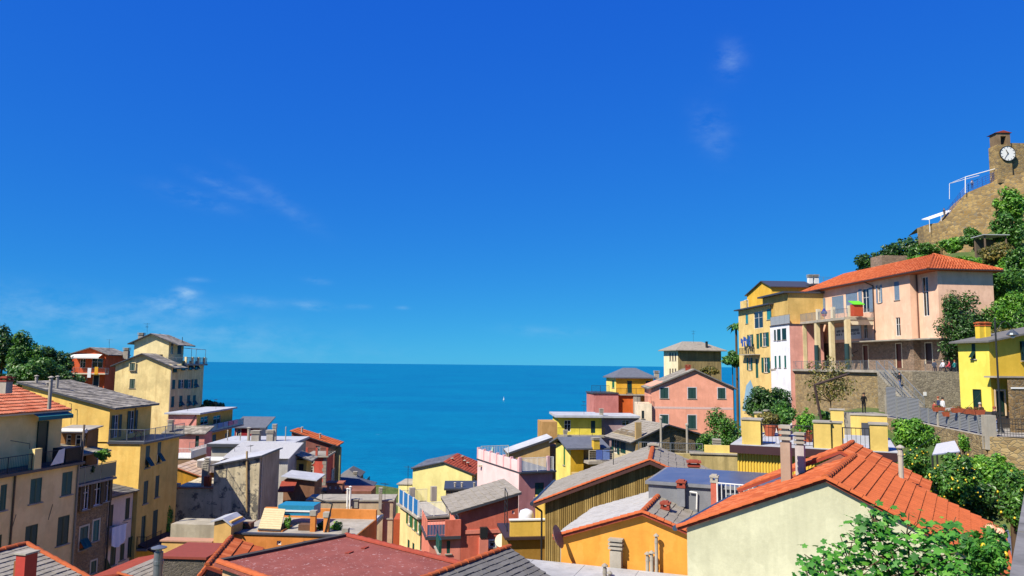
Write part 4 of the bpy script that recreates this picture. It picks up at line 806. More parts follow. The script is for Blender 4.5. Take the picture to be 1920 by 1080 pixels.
# --- pale pink house with roof terrace
h = House('pale_pink_house', 'pale pink house with long pink roof-terrace parapet above the brick red house', (973.5, 885, 62.5), 24, 38)
zt = h.zt; W = h.fx(1036,890); L = 9.3; v = h.vol(0, W, 0, L, 38, zt-.12, plaster((206,140,140), .3), skip='L'); lp = plaster((240,208,206), .15); h.vol(-.02,.3,.01,L-.01,38,zt-.13,lp,'lane_wall','pink lane wall with sunlight painted into its near-white tone', skip='R')  # mauve front carries painted shade, near-white lane side painted sunlight
v.win('F', (1003,905,1020,932), 'shut', GREEN, name='door'); h.part('terrace_slab', MB().box(-.05,W+.2,-.35,L+.2,zt-.12,zt+.02), LEAD)
h.part('parapet', MB().box(-.06,.1,.05,L,zt+.021,zt+.9), lp)
for i in range(7): yy = .1+i*(L-.25)/6; h.part('parapet_pier', MB().box(-.1,.14,yy-.1,yy+.1,zt+.022,zt+1.05), plaster((232,180,182), .2))
rail(h, [(.15,-.15,zt+.02),(W,-.15,zt+.02)], 1.1, WHITE, gap=.11, bar=.022); rail(h, [(.3,L-.1,zt+.02),(W,L-.1,zt+.02)], 1.1, CREAMTRIM, gap=.15, bar=.015)
for x in (0,2.6): h.part('rail_pier', MB().box(x-.1,x+.12,-.2,.02,zt+.021,zt+1.2), plaster((232,180,182), .2))
h.part('wall_lamp', MB().box(-.35,-.03,L-1.2,L-.9,zt-.6,zt-.45), CREAMTRIM); h.finish()
h = House('tan_mono_roof_house', 'tan house with grey single-slope roof behind the pink terrace', (955, 849, 86), 6, 36)
zt = h.zt; W = h.fx(1031,840); zr = h.fz(1031,822); tn = plaster((206,168,108), .35); h.vol(0, W, 0, 4, 36, ('x',[(0,zt),(W,zr)]), tn); slab(h,'x',[(-.3,zt-.02),(W+.3,zr+.12)],-.3,4.2,.2,LEAD); h.part('roof_sheet', MB().add([(-.25,-.2,zt+.01),(W+.25,-.2,zr+.15),(W+.25,4.1,zr+.15),(-.25,4.1,zt+.01)],[(0,1,2,3)]), GREYROOF)
h.vol(h.fx(1016,800,4.3), h.fx(1045,800,4.3), 4.3, 8, 36, h.fz(1030,791,4.3), plaster((196,152,92), .45), 'tall_wall'); h.vol(W+.01, W+1.4, .8, 4, 36, zr-1.0, plaster((140,112,84), .5), 'side_wall'); h.finish()
# --- bright yellow house with balcony
h = House('bright_yellow_house', 'bright yellow house with railed balcony and flat grey eave in the right middle', (1046.5, 782, 106), 3, 30)
by = plaster((246,226,84), .2); zt = h.zt; W = h.fx(1128,782); L = 7; v = h.vol(0, W, 0, L, 30, zt, by)
v.win('F', (1058,788,1070,809), 'glass', sill=False, name='door'); v.win('F', (1108,789,1116,812), 'shut', GREEN, sill=False, name='door')
h.part('roof', MB().box(-.5,W+.1,-.9,L+.3,zt,zt+.3), GREYROOF); zb_ = h.fz(1085,815); h.part('balcony_slab', MB().box(-.8,W+.3,-1.5,-.001,zb_-.25,zb_), CONC); rail(h, [(-.7,-.1,zb_),(-.7,-1.4,zb_),(W+.2,-1.4,zb_),(W+.2,-.1,zb_)], 1.05, IRON)
h.vol(-.2, W, -1.2, -.002, 30, zb_-.26, plaster((150,130,100), .5), 'lower_wall'); chimney(h, 1060, 806, 820, 104, .5, 'slab', CONC); aerial(h, 1095, 752, 774, 108, 12); h.part('end_pier', MB().box(-.9,-.5,-1.5,-1.1,zb_+.001,zb_+1.1), WHITE)
v = h.vol(W+.01, h.fx(1197,782,1), 1, L, 30, zt-.1, plaster((178,150,150), .35), 'mauve_wall'); h.part('roof_east', MB().box(W+.11,h.fx(1199,782,1),.4,L+.2,zt-.1,zt+.18), GREYROOF); v.win('F', (1166,788,1180,798), 'glass', sill=False); chimney(h, 1127.5, 766, 782, 107, .5, 'slab', CONC); h.finish()
h = House('yellow_hip_house', 'small yellow house with dark hipped roof and open terrace, below the bright yellow one', (1070, 838, 72), 14, 38)
zt = h.zt; W = h.fx(1094,838); L = 4.6; v = h.vol(0, W, 0, L, 38, zt, plaster((226,178,40), .25), skip='L'); v2 = h.vol(-.02,.25,.01,L,38,zt-.01,plaster((244,226,120), .2),'lane_wall','yellow lane wall with sunlight painted into its paler tone', skip='R'); v2.win('L', (1056.5,838,1059.5,872), 'shut', (40,120,60), name='door')  # golden front and paler lane side: shade and sun set by colour
slab(h,'y',[(-.6,zt-.05),(L*.5,zt+.75),(L+.4,zt)],-.6,h.fx(1140,835),.14,SLATE_B); x2 = h.fx(1142,850); h.vol(W+.001, x2, 1.2, L, 38, zt-.06, plaster((196,164,110), .4), 'back_wall')
zf = h.fz(1100,862); h.part('terrace_slab', MB().box(W,x2,-1.4,1.19,zf-.25,zf), CONC); rail(h, [(W+.1,-1.3,zf),(x2,-1.3,zf)], 1., CREAMTRIM, fill='wires'); h.vol(-.4,x2,-3.4,-1.41,38,zf-.9,plaster((206,176,110), .4),'garden_wall'); chimney(h, 1117, 820, 832, 72, .6, 'slab', plaster((220,180,60),.3))
for k, (x, c, l) in enumerate([(x2-1.5,(86,112,190),'blue shirt drying on the terrace by the small yellow hip-roofed house'),(x2-.8,(120,146,208),'pale blue cloth drying on the terrace by the small yellow hip-roofed house')]):
    o = MB().box(x-.32,x+.32,-1.36,-1.33,zf+.15,zf+1.05).build('laundry', paint(c,.9), None, (h.o.x,h.o.y,0)); o.rotation_euler = (0,0,h.a); tag(o, l, 'laundry')
h.finish()
# --- slate house with stone gable
h = House('stone_gable_house', 'old house with broad slate roof and dark stained stone gable below the pink gable house', (1195, 815, 80), 16, 38)
zt = h.zt; W = h.fx(1312,815); pk = h.fx(1251,797); zp = h.fz(1251,797); L = 6.5; v = h.vol(0, W, 0, L, 38, ('x',[(0,zt-.3),(pk,zp),(W,zt+.1)]), stonemat((110,92,62),(130,112,80),(92,80,60),1.6), skip='L')
v2 = h.vol(-.02,.3,.01,L,38,zt-.31,plaster((206,190,150), .35),'lane_wall', skip='R'); v2.win('L', (1151,823,1158,850), 'open', GREEN, None, False, 'door'); v2.win('L', (1163,822,1173,850), 'shut', GREEN, sill=False, name='door')
sl = slab(h,'x',[(-.9,zt-.75),(pk,zp+.12),(W+.4,zt-.1)],-.4,L+.3,.14,LEAD); cover(h, sl, (-.9,-.4,zt-.75),(0,L+.7,0),(pk+.9,0,zp-zt+.87), 11, 13, SLATE,'slate','slate',True,45,.04); v.win('F', (1212,829,1223,843), 'shut', (20,34,40), sill=False)
h.part('corner_pier', MB().box(-.3,.35,-.3,-.001,38,h.fz(1198,792,-.3)), plaster((190,160,110), .4))
for px, yt in [(1239,783),(1288,796)]: pp = h.hit(px, yt, 'y', -.8); h.part('vent_pipe', MB().tube((pp.x,-.8,h.fz(px,846,-.8)-2),(pp.x,-.8,pp.z),.13,None,8).lathe((pp.x,-.8,pp.z),[(.2,-.1),(.2,.05),(.05,.15)],8), CONC)
h.finish()
# --- pink gable house
h = House('pink_gable_house', 'large pink gable-fronted house with green shutters in white surrounds', (1221, 724, 110), -5, 34)
pg = plaster((236,164,138), .2); zt = h.zt; W = h.fx(1376,722); pk = h.fx(1302,693); zp = h.fz(1302,693.5); L = 11
v = h.vol(0, W, 0, L, 34, ('x',[(0,zt),(pk,zp),(W,zt+.1)]), pg)
for b in [(1238,727,1253,747),(1290,727,1305,747.5),(1346,727.5,1360,747.5),(1238,778,1253,800),(1290,778.5,1305,804)]: v.win('F', b, 'shut', (14,64,56), paint((206,202,206), .8))
sl = slab(h,'x',[(-.5,zt-.3),(pk,zp+.16),(W+.5,zt-.2)],-.4,L+.4,.18,SLATE_D); cover(h, sl, (-.5,-.4,zt-.3),(0,L+.8,0),(pk+.5,0,zp-zt+.46), 12, 18, SLATE,'slate','slate',False,46)
h.part('string_course', MB().box(0,W,-.02,.0,h.fz(1300,767),h.fz(1300,763)), paint((222,190,182), .8)); chimney(h, 1290, 684, 694, 113, .7, 'brick', TILE_R); aerial(h, 1330, 680, 704, 113, 11); pipe(h, [(W-.08,-.07,zt-.2),(W-.08,-.07,34)], .06, IRON)
x0 = h.fx(1195,770,-.6); v2 = h.vol(x0, -.002, -.6, 5, 34, h.fz(1207,757,-.6), plaster((238,220,190), .25), 'annex_wall'); v2.win('F', (1203,770,1208,785), 'shut', (24,40,38)); zz = h.fz(1205,757,-.6); rail(h, [(x0,-.5,zz),(-.1,-.5,zz)], 1.0, IRON); h.finish()
# --- yellow and orange house behind
h = House('golden_hip_house', 'golden house with grey hipped roof and orange lower wall facing the sea', (1155, 707, 126), 6, 34)
zt = h.zt; W = h.fx(1225,707); L = 7; gd = plaster((236,178,52), .2); v = h.vol(0, W, 0, L, 34, zt, gd, skip='L'); v2 = h.vol(-.02,.25,.01,L,34,zt-.01,plaster((244,222,120), .2),'sea_wall', skip='R'); v2.win('L', (1147.5,713,1152,727), 'shut', (30,110,60))  # same yellow twice: front toned down for shade, sea side lightened for sun
v.win('F', (1176,714,1185,737), 'shut', GREEN, name='door'); v.win('F', (1211,714,1220,725), 'shut', GREEN); hip(h, 0, W, 0, L, zt, zt+1.55, 2.6, SLATE_B, .5, .18); chimney(h, 1231, 695, 706, 128, .7, 'slab', CONC)
zf = h.fz(1180,739); h.part('balcony_slab', MB().box(-.3,W+.2,-1.3,-.001,zf-.18,zf), CONC); rail(h, [(-.2,-1.2,zf),(W,-1.2,zf)], 1.0, IRON); v3 = h.vol(.0, h.fx(1187,750,-1), -1.0, -.002, 34, zf-.19, plaster((224,108,44), .2), 'orange_wall')
x0 = h.fx(1113,750,-1.6); z9 = h.fz(1135,738.5,-1.6); v4 = h.vol(x0, -.002, -1.6, 4, 34, z9, plaster((206,132,124), .25), 'pink_wall'); h.part('coping', MB().box(x0-.15,.02,-1.75,4.1,z9,z9+.22), LEAD); rail(h, [(x0,0,z9+.22),(x0+3,0,z9+.22)], 1.1, IRON)
h.part('stair_wall', MB().box(h.fx(1187,750,-1),h.fx(1200,750,-1),-1.2,2,34,h.fz(1192,741,-1)), CONC); h.finish()
h = House('pale_hip_house', 'pale square house with hipped slate roof and stained blind wall, its shade painted in, against the sky', (1271, 656, 152), 14, 34)
zt = h.zt; W = h.fx(1352,656); L = 6.5; v = h.vol(0, W, 0, L, 34, zt, plaster((178,156,108), .6, srgb((96,88,66), .8)), skip='L'); v2 = h.vol(-.02,.25,.01,L,34,zt-.01,plaster((240,226,186), .2),'sea_wall', skip='R')  # front colour holds stains plus painted shade; sea side has the sunlit tone
for y in (661,691):
    for x in (1256.5,1261.5,1266.5): v2.win('L', (x-1.3,y,x+1.3,y+15), 'shut', (110,92,76))
rf = hip(h, 0, W, 0, L, zt, zt+1.85, 3.6, SLATE, .9, .16); aerial(h, 1300, 620, 640, 154, 14); chimney(h, 1325, 640, 650, 154, .5, 'pipe', IRON, IRON); h.finish()
# --- tall yellow building and white house in the right row
h = House('tall_yellow_house', 'tall yellow house with loggia and green shutters at the end of the right-hand row', (1447, 571, 115), 3, 42)
ty = plaster((240,206,132), .3); zt = h.zt; L = 14.5; v = h.vol(0, 8, 0, L, 42, zt, plaster((214,176,92), .3), skip='L'); v2 = h.vol(-.02,.4,.01,L,42,zt-.01,ty,'valley_wall','yellow valley wall with sunlight painted into its paler tone', skip='R')  # valley side is a lit copy of the yellow, front a shaded one
def bx(x0,y0,x1,y1): return (1360+x0/3.376, 460+y0/3.376, 1360+x1/3.376, 460+y1/3.376)
v2.win('L', bx(128,435,144,495), 'shut', (40,150,160)); v2.win('L', bx(262,402,290,470), 'shut', (40,150,160)); v2.win('L', bx(180,418,238,525), 'glass', sill=False, name='loggia')
for b, k in [((150,565,168,640),'open'),((195,560,214,655),'door'),((234,552,262,640),'open')]: v2.win('L', bx(*b), k, (20,92,76))
for b, k in [((147,712,164,790),'open'),((190,720,208,840),'door'),((244,710,270,805),'open')]: v2.win('L', bx(*b), k, (20,92,76))
h.part('eave', MB().box(-.7,8,-.4,L+.4,zt,zt+.2), LEAD); zb_ = h.hit(1417,664,'x',0).z; h.part('balcony_slab', MB().box(-1.,-.03,5,12,zb_-.15,zb_), CONC); rail(h, [(-.95,5,zb_),(-.95,12,zb_)], 1., IRON)
za = h.hit(1412,541,'x',1.2).z; v3 = h.vol(1.2, 8, 3, L-1, zt+.201, ('y',[(3,zt+3.2),(6.5,zt+4.3),(L-1,zt+2.7)]), plaster((236,186,66), .25), 'attic_wall'); v3.win('L', bx(122,345,146,400), 'glass', sill=False); v3.win('F', (1461,555,1480,566), 'glass', sill=False)
slab(h,'y',[(2.6,zt+3.15),(6.5,zt+4.45),(L-.6,zt+2.7)],.9,8.3,.14,LEAD,'attic_roof'); h.vol(.9,3,L-.9,L+1.5,zt+.201,zt+1.8,ty,'end_parapet')
pipe(h, [(-.08,.15,zt-.1),(-.08,.15,43)], .06, IRON); h.part('blue_mural', MB().add([v2.mp('L',6.0,.012,zb_-9.5),v2.mp('L',13.5,.012,zb_-9.5),v2.mp('L',11.5,.012,zb_-5.2),v2.mp('L',9.5,.012,zb_-4.2),v2.mp('L',8.2,.012,zb_-5.6)],[(0,1,2,3,4)]), plaster((150,190,214), .5)); h.finish()
for k, (px, c, l) in enumerate([(1399,(40,90,180),'blue and white bunting of laundry on the tall yellow house balcony')]):
    p = P(px, 640, 124); mb = MB(); rnd = random.Random(8)
    for i in range(9): mb.obox((p.x+rnd.uniform(-.2,.2), p.y-2+i*.5, p.z+rnd.uniform(-.5,.5)), (.03,0,0), (0,.28,0), (0,0,rnd.uniform(.3,.6)))
    tag(mb.build('laundry', paint(c,.9)), l, 'laundry')
h = House('white_pink_house', 'narrow white house with pink end wall and roof terrace beside the long pink building', (1480, 607, 108), 3, 46)
zt = h.zt; L = 7; v = h.vol(0, 5, 0, L, 46, zt, plaster((224,160,146), .25), skip='L'); v2 = h.vol(-.02,.3,.01,L,46,zt-.01,plaster((240,240,244), .1),'valley_wall','white valley wall', skip='R')
for b in [(308,535,320,602),(327,530,350,602),(358,525,386,598)]: v2.win('L', bx(*b), 'shut', (24,60,52))
for b in [(312,700,324,775),(338,698,350,775),(373,698,385,775)]: v2.win('L', bx(*b), 'shut', (24,104,84))
rail(h, [(.1,.1,zt),(.1,L,zt)], 1.4, STEEL, fill='panel', panel=paint((170,174,176), .5)); h.vol(.5,6,L*.2,L+4,zt+.001,zt+4.6,plaster((214,178,104), .3),'rear_wall'); h.part('rear_roof', MB().box(-.3,6.2,L*.2-.4,L+4.2,zt+4.6,zt+4.85), LEAD); h.part('eave', MB().box(-.15,5.1,-.15,L,zt-.08,zt-.001), LEAD); h.finish()
# --- long pink building
h = House('long_pink_building', 'long pink public building with orange hipped roof, pillared balcony and white banner', (1757, 505, 86), 6, 55, 'building')
pb = plaster((244,198,168), .12); zt = h.zt; yA = h.hit(1722,600,'x',0).y; L = h.hit(1507,640,'x',-.9).y; W = 10.; zc = h.hit(1757,634,'x',0).z; zf = 59.8; W = h.fx(1866,600)
sb = stonemat((140,112,92),(168,140,118),(116,96,80),2.2)
vB = h.vol(0, W, 0, yA+.5, zc, zt, pb); vA = h.vol(-.9, W, yA, L, zc, zt, pb)
gB = h.vol(.25, W, .3, yA+.6, 55, zc-.001, sb, 'ground_floor_wall'); gA = h.vol(-.65, W, yA+.2, L, 55, zc-.002, sb, 'ground_floor_wall')
def bj(x0,y0,x1,y1): return (1580+x0/4.5, 460+y0/4.5, 1580+x1/4.5, 460+y1/4.5)
vB.win('L', bj(675,265,725,598), 'glass', sill=False, name='glass_block_window')
slate_b = (128,150,172)
vA.win('L', bj(298,335,322,485), 'open', slate_b); vA.win('L', bj(435,305,478,462), 'shut', slate_b); vA.win('L', bj(447,608,488,765), 'glass', sill=False)
vA.win('L', bj(178,650,208,785), 'glass', sill=False); vA.win('L', (1515.5,615,1522,641), 'glass', sill=False)
for b in [(1512,564,1524,597),(1536,560,1544,590),(1560,555,1582,588),(1586,549,1608,586),(1617,541,1630,586)]: vA.win('L', b, 'open' if b[2]-b[0] < 14 else 'shut', slate_b, None, False, 'door')
gA.win('L', bj(175,845,215,1035), 'door', (96,44,34), CREAMTRIM); gA.win('L', bj(453,830,498,1035), 'door', (96,44,34), CREAMTRIM); gB.win('L', bj(700,825,755,1000), 'door', (60,34,30), CREAMTRIM); gA.win('L', (1517,655,1525,690), 'door', (96,44,34))
h.part('canopy', MB().box(-1.5,.24,-.3,yA+.19,zc-.16,zc-.004).box(-2.4,-.66,yA+.2,h.hit(1612,638,'x',-.9).y,zc-.16,zc-.004), CONC)
oh = .75; zr = zt+2.7; xm = W/2+.2; Y0, Y1 = -oh, L+oh; X0, X1 = -.9-oh, W+oh; R0, R1 = (xm, Y0+6.4, zr), (xm, Y1-5, zr); ze = zt+.02
deck = MB().add([(X0+.0,Y0,ze),(X1,Y0,ze),(X1,Y1,ze),(X0,Y1,ze),R0,R1]+[(x,y,ze-.22) for x,y in ((X0,Y0),(X1,Y0),(X1,Y1),(X0,Y1))], [(0,1,4),(1,2,5,4),(2,3,5),(3,0,4,5),(6,7,1,0),(7,8,2,1),(8,9,3,2),(9,6,0,3),(9,8,7,6)])
rf = h.part('roof', deck, TILE); h.part('gutter', MB().path([(X0-.05,Y0,ze-.1),(X0-.05,Y1,ze-.1)], .09, 6).path([(X0,Y0-.05,ze-.1),(X1,Y0-.05,ze-.1)], .09, 6), paint((74,50,42), .5))
# tiled slopes: courses of clay tile clipped to the hip
def hipcover(e0, e1, r0, r1, rows, pitch, seed):
    e0, e1, r0, r1 = map(Vector, (e0, e1, r0, r1)); mb = MB(); rnd = random.Random(seed); nr = (e1-e0).cross(r0-e0).normalized(); nr = nr if nr.z > 0 else -nr
    for r in range(rows):
        a, b = e0+(r0-e0)*(r/rows), e1+(r1-e1)*(r/rows); c, d = e0+(r0-e0)*((r+1.08)/rows if r < rows-1 else 1), e1+(r1-e1)*((r+1.08)/rows if r < rows-1 else 1); n = max(1, int((b-a).length/pitch))
        for i in range(n):
            t0, t1 = i/n, (i+.9)/n; tm = (t0+t1)/2; j = rnd.uniform(.03,.05)
            p0, p1, q0, q1 = a+(b-a)*t0, a+(b-a)*t1, c+(d-c)*t0, c+(d-c)*t1; pm, qm = a+(b-a)*tm, c+(d-c)*tm
            mb.add([p0+nr*.015, pm+nr*(.05+j), p1+nr*.015, q0, qm+nr*.045, q1], [(0,1,4,3),(1,2,5,4),(0,2,1)])
    return mb
h.part('roof_tiles', hipcover((X0,Y1,ze),(X0,Y0,ze),R1,R0,22,.34,3), TILE, rf, kind='stuff'); h.part('roof_tiles', hipcover((X0,Y0,ze),(X1,Y0,ze),R0,R0,22,.34,4), TILE, rf, kind='stuff')
capping(h, rf, (X0,Y0,ze+.04), (R0[0],R0[1],R0[2]+.04), 22, .14, TILE, 'hip_tile', False); capping(h, rf, (X1,Y0,ze+.04), (R0[0],R0[1],R0[2]+.04), 22, .14, TILE, 'hip_tile', False)
yw = h.hit(1638,590,'x',-.9).y; xo = h.hit(1583,592,'y',yw).x; yv = h.hit(1500,600,'x',xo).y; zb_ = h.hit(1583,594,'y',yw).z
h.part('balcony_slab', MB().box(xo,-.902,yw,yv,zb_-.35,zb_), CONC); h.part('balcony_beam', MB().box(xo+.15,-.903,yw+.1,yw+.4,zb_-1.0,zb_-.351), CREAMTRIM)
rail(h, [(-.95,yw+.1,zb_),(xo+.1,yw+.1,zb_),(xo+.1,yv,zb_)], 1.1, STEEL, gap=.14, bar=.02)
for px in (1593,1612,1534,1562): 
    p = h.hit(px,590,'x',xo+.2) if px < 1590 else h.hit(px,588,'y',yw+.2); h.part('balcony_pier', MB().box(p.x-.22,p.x+.22,p.y-.22,p.y+.22,zb_+.001,zb_+1.5), CREAMTRIM)
for px in (1507,1532,1559,1589):
    p = h.hit(px+1,650,'x',xo+.35); h.part('pillar', MB().box(p.x-.28,p.x+.28,p.y-.28,p.y+.28,52,zb_-.351), plaster((226,206,160), .3))
    if px in (1532,1589): o_ = h.part('pipe_wrap', MB().tube((p.x-.42,p.y-.45,zf-.5),(p.x-.42,p.y-.45,zb_-3.5),.3,None,10), paint((30,62,62), .5))
for px, y0_, y1_, c, nm, l in [(1541,568,582,(30,50,140),'parasol','folded blue and red parasol on the long pink building balcony'),(1602,563,588,(196,78,40),'cabinet','terracotta cabinet under a green cover on the long pink balcony')]:
    p = h.hit(px,575,'x',xo+.5); o = empty(nm, h.wpt(p.x+.3,p.y,zb_), h.a); tag(o, l, nm); o.scale = (.6,.6,.75) if nm == 'parasol' else (1,1,1)
    if nm == 'parasol': MB().tube((0,0,0),(0,0,2.2),.03,None,6).build('pole', STEEL, o); MB().lathe((0,0,1.0),[(.5,0),(.75,.25),(.3,.9),(.05,1.2)],9).build('canopy', paint(c,.8), o); MB().lathe((0,0,.6),[(.2,0),(.55,.2),(.5,.41)],9).build('lower_canopy', paint((200,50,50),.8), o)
    else: MB().box(-.6,.6,-.45,.45,0,1.5).build('body', paint(c,.7), o); MB().add([(-.75,-.6,1.5),(.75,-.6,1.5),(.75,.6,2.0),(-.75,.6,2.0),(-.75,-.6,1.42),(.75,-.6,1.42),(.75,.6,1.92),(-.75,.6,1.92)],[(0,1,2,3),(7,6,5,4),(0,4,5,1),(2,6,7,3),(1,5,6,2),(3,7,4,0)]).build('cover', paint((110,220,40),.7), o)
pipe(h, [(X0-.05,h.hit(1628,520,'x',-.9).y,ze-.1),(-1.0,h.hit(1638,535,'x',-.9).y,ze-.8),(-1.0,h.hit(1638,535,'x',-.9).y,zc)], .07, paint((74,50,42), .5)); pipe(h, [(-.1,yA-.15,zt-.1),(-.1,yA-.15,zc)], .08, paint((110,70,56), .5))
# banner: white board with two lines of dark lettering, too blurred in the photograph to read in full
b0 = vA.pix('L', (1567,612,1615,636)); bn = h.part('banner', MB().box(-.97,-.93,b0[0],b0[1],b0[2],b0[3]), paint((206,222,232), .6, .85)); 
INK = simple('dark_ink', (34,52,84), .7); rl = random.Random(12); by0, by1, bz0, bz1 = b0; bw, bh_ = by1-by0, bz1-bz0
for fz_, ht_, words in [(.66, .20, [(.06,.22),(.26,.40),(.56,.94)]),(.40, .15, [(.04,.11),(.13,.20),(.24,.28),(.58,.68),(.70,.82),(.85,.96)])]:
    for f0, f1 in words:                       # blurred dark words: rows of letter strokes
        mb = MB(); y1_, y0_ = by1-bw*f0, by1-bw*f1; zc_ = bz0+bh_*fz_; n_l = max(2, int((y1_-y0_)/.26)); st_w = (y1_-y0_)/n_l
        for k in range(n_l):
            ya = y0_+k*st_w; hh = bh_*ht_/2; mb.box(-.985,-.971,ya+.02,ya+.075,zc_-hh,zc_+hh); mb.box(-.985,-.971,ya+st_w-.085,ya+st_w-.03,zc_-hh,zc_+hh)
            for zz in rl.sample((-hh+.03, 0, hh-.03), 2): mb.box(-.984,-.972,ya+.0751,ya+st_w-.0851,zc_+zz-.03,zc_+zz+.03)
        h.part('lettering', mb, INK, bn)
h.part('wall_lamp', MB().tube((-1.6,h.hit(1606,655,'x',-.9).y,zc-1.6),(-.7,h.hit(1606,655,'x',-.9).y,zc-1.2),.04,None,5).lathe((-1.6,h.hit(1606,655,'x',-.9).y,zc-2.0),[(.35,0),(.1,.35),(.05,.45)],8), IRON)
h.vol(2,9,L+.9,L+9,60,zt+1.4,plaster((206,176,130),.3),'rear_block_wall'); h.part('rear_roof', MB().box(1.2,9.5,L+.85,L+9.5,zt+1.4,zt+1.7), LEAD); rail(h, [(2,L+2,zt+1.7),(9,L+2,zt+1.7)], 1.2, STEEL, fill='wires')
for px in (1519,1530): chimney(h, px, 515, 530, 126, .7, 'slab', WHITE)
h.finish(); PINK = h
# --- terrace in front of it with railing, and its retaining wall
def W2L(p): return PINK.loc(p)
class _T:                      # a root placed in the pink building's frame; parts are given in that frame
    def __init__(s, name, x, y, z, label, cat): s.off = (-x, -y, -z); s.root = empty(name, PINK.wpt(x, y, z), PINK.a); tag(s.root, label, cat)
    def part(s, name, mb, mat, parent=None, **k): return mb.build(name, mat, parent or s.root, (0,0,0) if parent else s.off)
TR = _T('stone_terrace', -4, 4, 50, 'high stone retaining terrace with railing in front of the long pink building', 'terrace wall')
a1 = P(1640,697,84.5); a2 = P(1461,697,118); l1, l2 = W2L(a1), W2L(a2); xd = (l1.x+l2.x)/2; yd = l1.y
rw = stonemat((150,124,78),(182,158,112),(128,108,76),1.5)
tpart = TR.part
tpart('retaining_wall', MB().box(xd,xd+.8,yd,L,48,zf-.3).box(xd+.801,3.5,yd,yd+1,48,zf-.301), rw); tpart('deck', MB().box(xd-.35,-.66,yd-.3,L,zf-.3,zf-.02).box(-.659,4,yd-.3,yA+.19,zf-.3,zf-.021), CONC)
x_e = 9.; tpart('near_retaining_wall', MB().box(h.hit(1709,720,'y',yd-2).x, x_e, yd-2.2, yd-.31, 48, zf-.1), stonemat((150,136,112),(178,164,138),(120,108,90),2.4)); tpart('wall_sign', MB().box(h.hit(1731,738,'y',yd-2.2).x,h.hit(1737,738,'y',yd-2.2).x,yd-2.24,yd-2.2,h.fz(1734,742,yd-2.2),h.fz(1734,735,yd-2.2)), WHITE)
rail(TR, [(xd-.2,L,zf-.02),(xd-.2,yd-.15,zf-.02)], 1.1, STEEL, gap=.16); rail(TR, [(-2.6,yd-.2,zf-.02),(1.2,yd-.2,zf-.02)], 1.1, STEEL, gap=.16); rail(TR, [(1.2,yd-2.0,zf-.1),(x_e-.2,yd-2.0,zf-.1)], 1.15, STEEL, gap=.3, bar=.02)
# --- stairs
tp_ = W2L(P(1669,694,83)); sxc = tp_.x; syt = yd-.31; zs0, zs1 = zf-.02, 56.0; ns = 20; run = 5.8; rz = (zs0-zs1)/ns; sw = .75
SR = _T('stone_stairs', sxc, syt-run, zs1, 'outdoor concrete stairs with metal handrails beside the stone terrace', 'stairs')
for i in range(ns): SR.part('step', MB().box(sxc-sw, sxc+sw, syt-run*(i+1)/ns-.03, syt-run*i/ns, zs0-rz*(i+1)-.3, zs0-rz*(i+1)), CONC)
SR.part('flank_wall', MB().poly_extrude([(sxc-sw+.02,syt,48),(sxc-sw+.02,syt-run,48),(sxc-sw+.02,syt-run,zs1-.32),(sxc-sw+.02,syt,zs0-.4)],(2*sw-.04,0,0)), stonemat((150,136,112),(178,164,138),(120,108,90),2.4))
for sg in (-1, 1):
    xx = sxc+sg*(sw-.04); mb = MB().tube((xx,syt,zs0+1.0),(xx,syt-run,zs1+1.0),.05,None,6).tube((xx,syt,zs0+.2),(xx,syt-run,zs1+.2),.03,None,5)
    for i in range(25): t = i/24; mb.tube((xx,syt-run*t,zs0+(zs1-zs0)*t-.1),(xx,syt-run*t,zs0+(zs1-zs0)*t+1.0),.018 if i % 6 else .04,None,4)
    SR.part('handrail', mb, STEEL)
# --- yellow house at the right edge
h = House('lemon_yellow_house', 'lemon yellow house with green doors and twin orange chimneys at the right edge', (1854, 640, 52), 11, 55)
ly = plaster((246,226,96), .12); zt = h.zt; L = h.hit(1798,680,'x',0).y; L2 = L; v = h.vol(0, 12, 0, L2, 57.1, ('x',[(0,zt),(6,zt+1.1),(12,zt)]), plaster((238,196,66), .2), skip='L'); v2 = h.vol(-.02,.3,.01,L,57.1,zt-.01,ly,'lane_wall','lemon lane wall with sunlight painted into its brighter tone', skip='R'); h.vol(-.1,12,-.08,L2,55,57.09,paint((70,64,60),.8),'plinth')  # front plaster deepened to golden for shade, lane side brightened for sun
v2.win('L', (1822,644,1829,673), 'awn', (20,60,48)); v2.win('L', (1827,730,1841,776), 'door', (16,50,42)); v.win('F', (1913,640,1921,676), 'awn', (20,50,44)); v.win('F', (1864,733,1880,779), 'door', (18,52,44), plaster((246,214,170), .2))
sl = slab(h,'x',[(-.5,zt+.03),(6,zt+1.25),(12.5,zt+.06)],-.5,L2+.3,.12,SLATE_D); h.part('canopy', MB().box(h.fx(1847,704)-.1,12,-1.3,-.001,h.fz(1870,708),h.fz(1870,705)), CONC)
for px in (1838,1849): chimney(h, px, 604, 630, 54, .42, 'brick', plaster((240,206,70), .2), TILE)
pipe(h, [(h.fx(1888,715),-.08,h.fz(1888,715)),(h.fx(1888,715),-.08,56)], .05, paint((190,120,90), .5)); h.finish()
h = House('right_stone_house', 'rough stone wall building at the right edge of the path', (1897, 712, 48.5), 4, 55)
h.vol(0, 9, 0, .4, 55, h.zt, stonemat((120,92,52),(156,128,84),(96,76,48),2.4)); h.part('lintel', MB().box(-.1,9,-.06,-.001,h.fz(1900,729),h.fz(1900,726)), WHITE); h.finish()
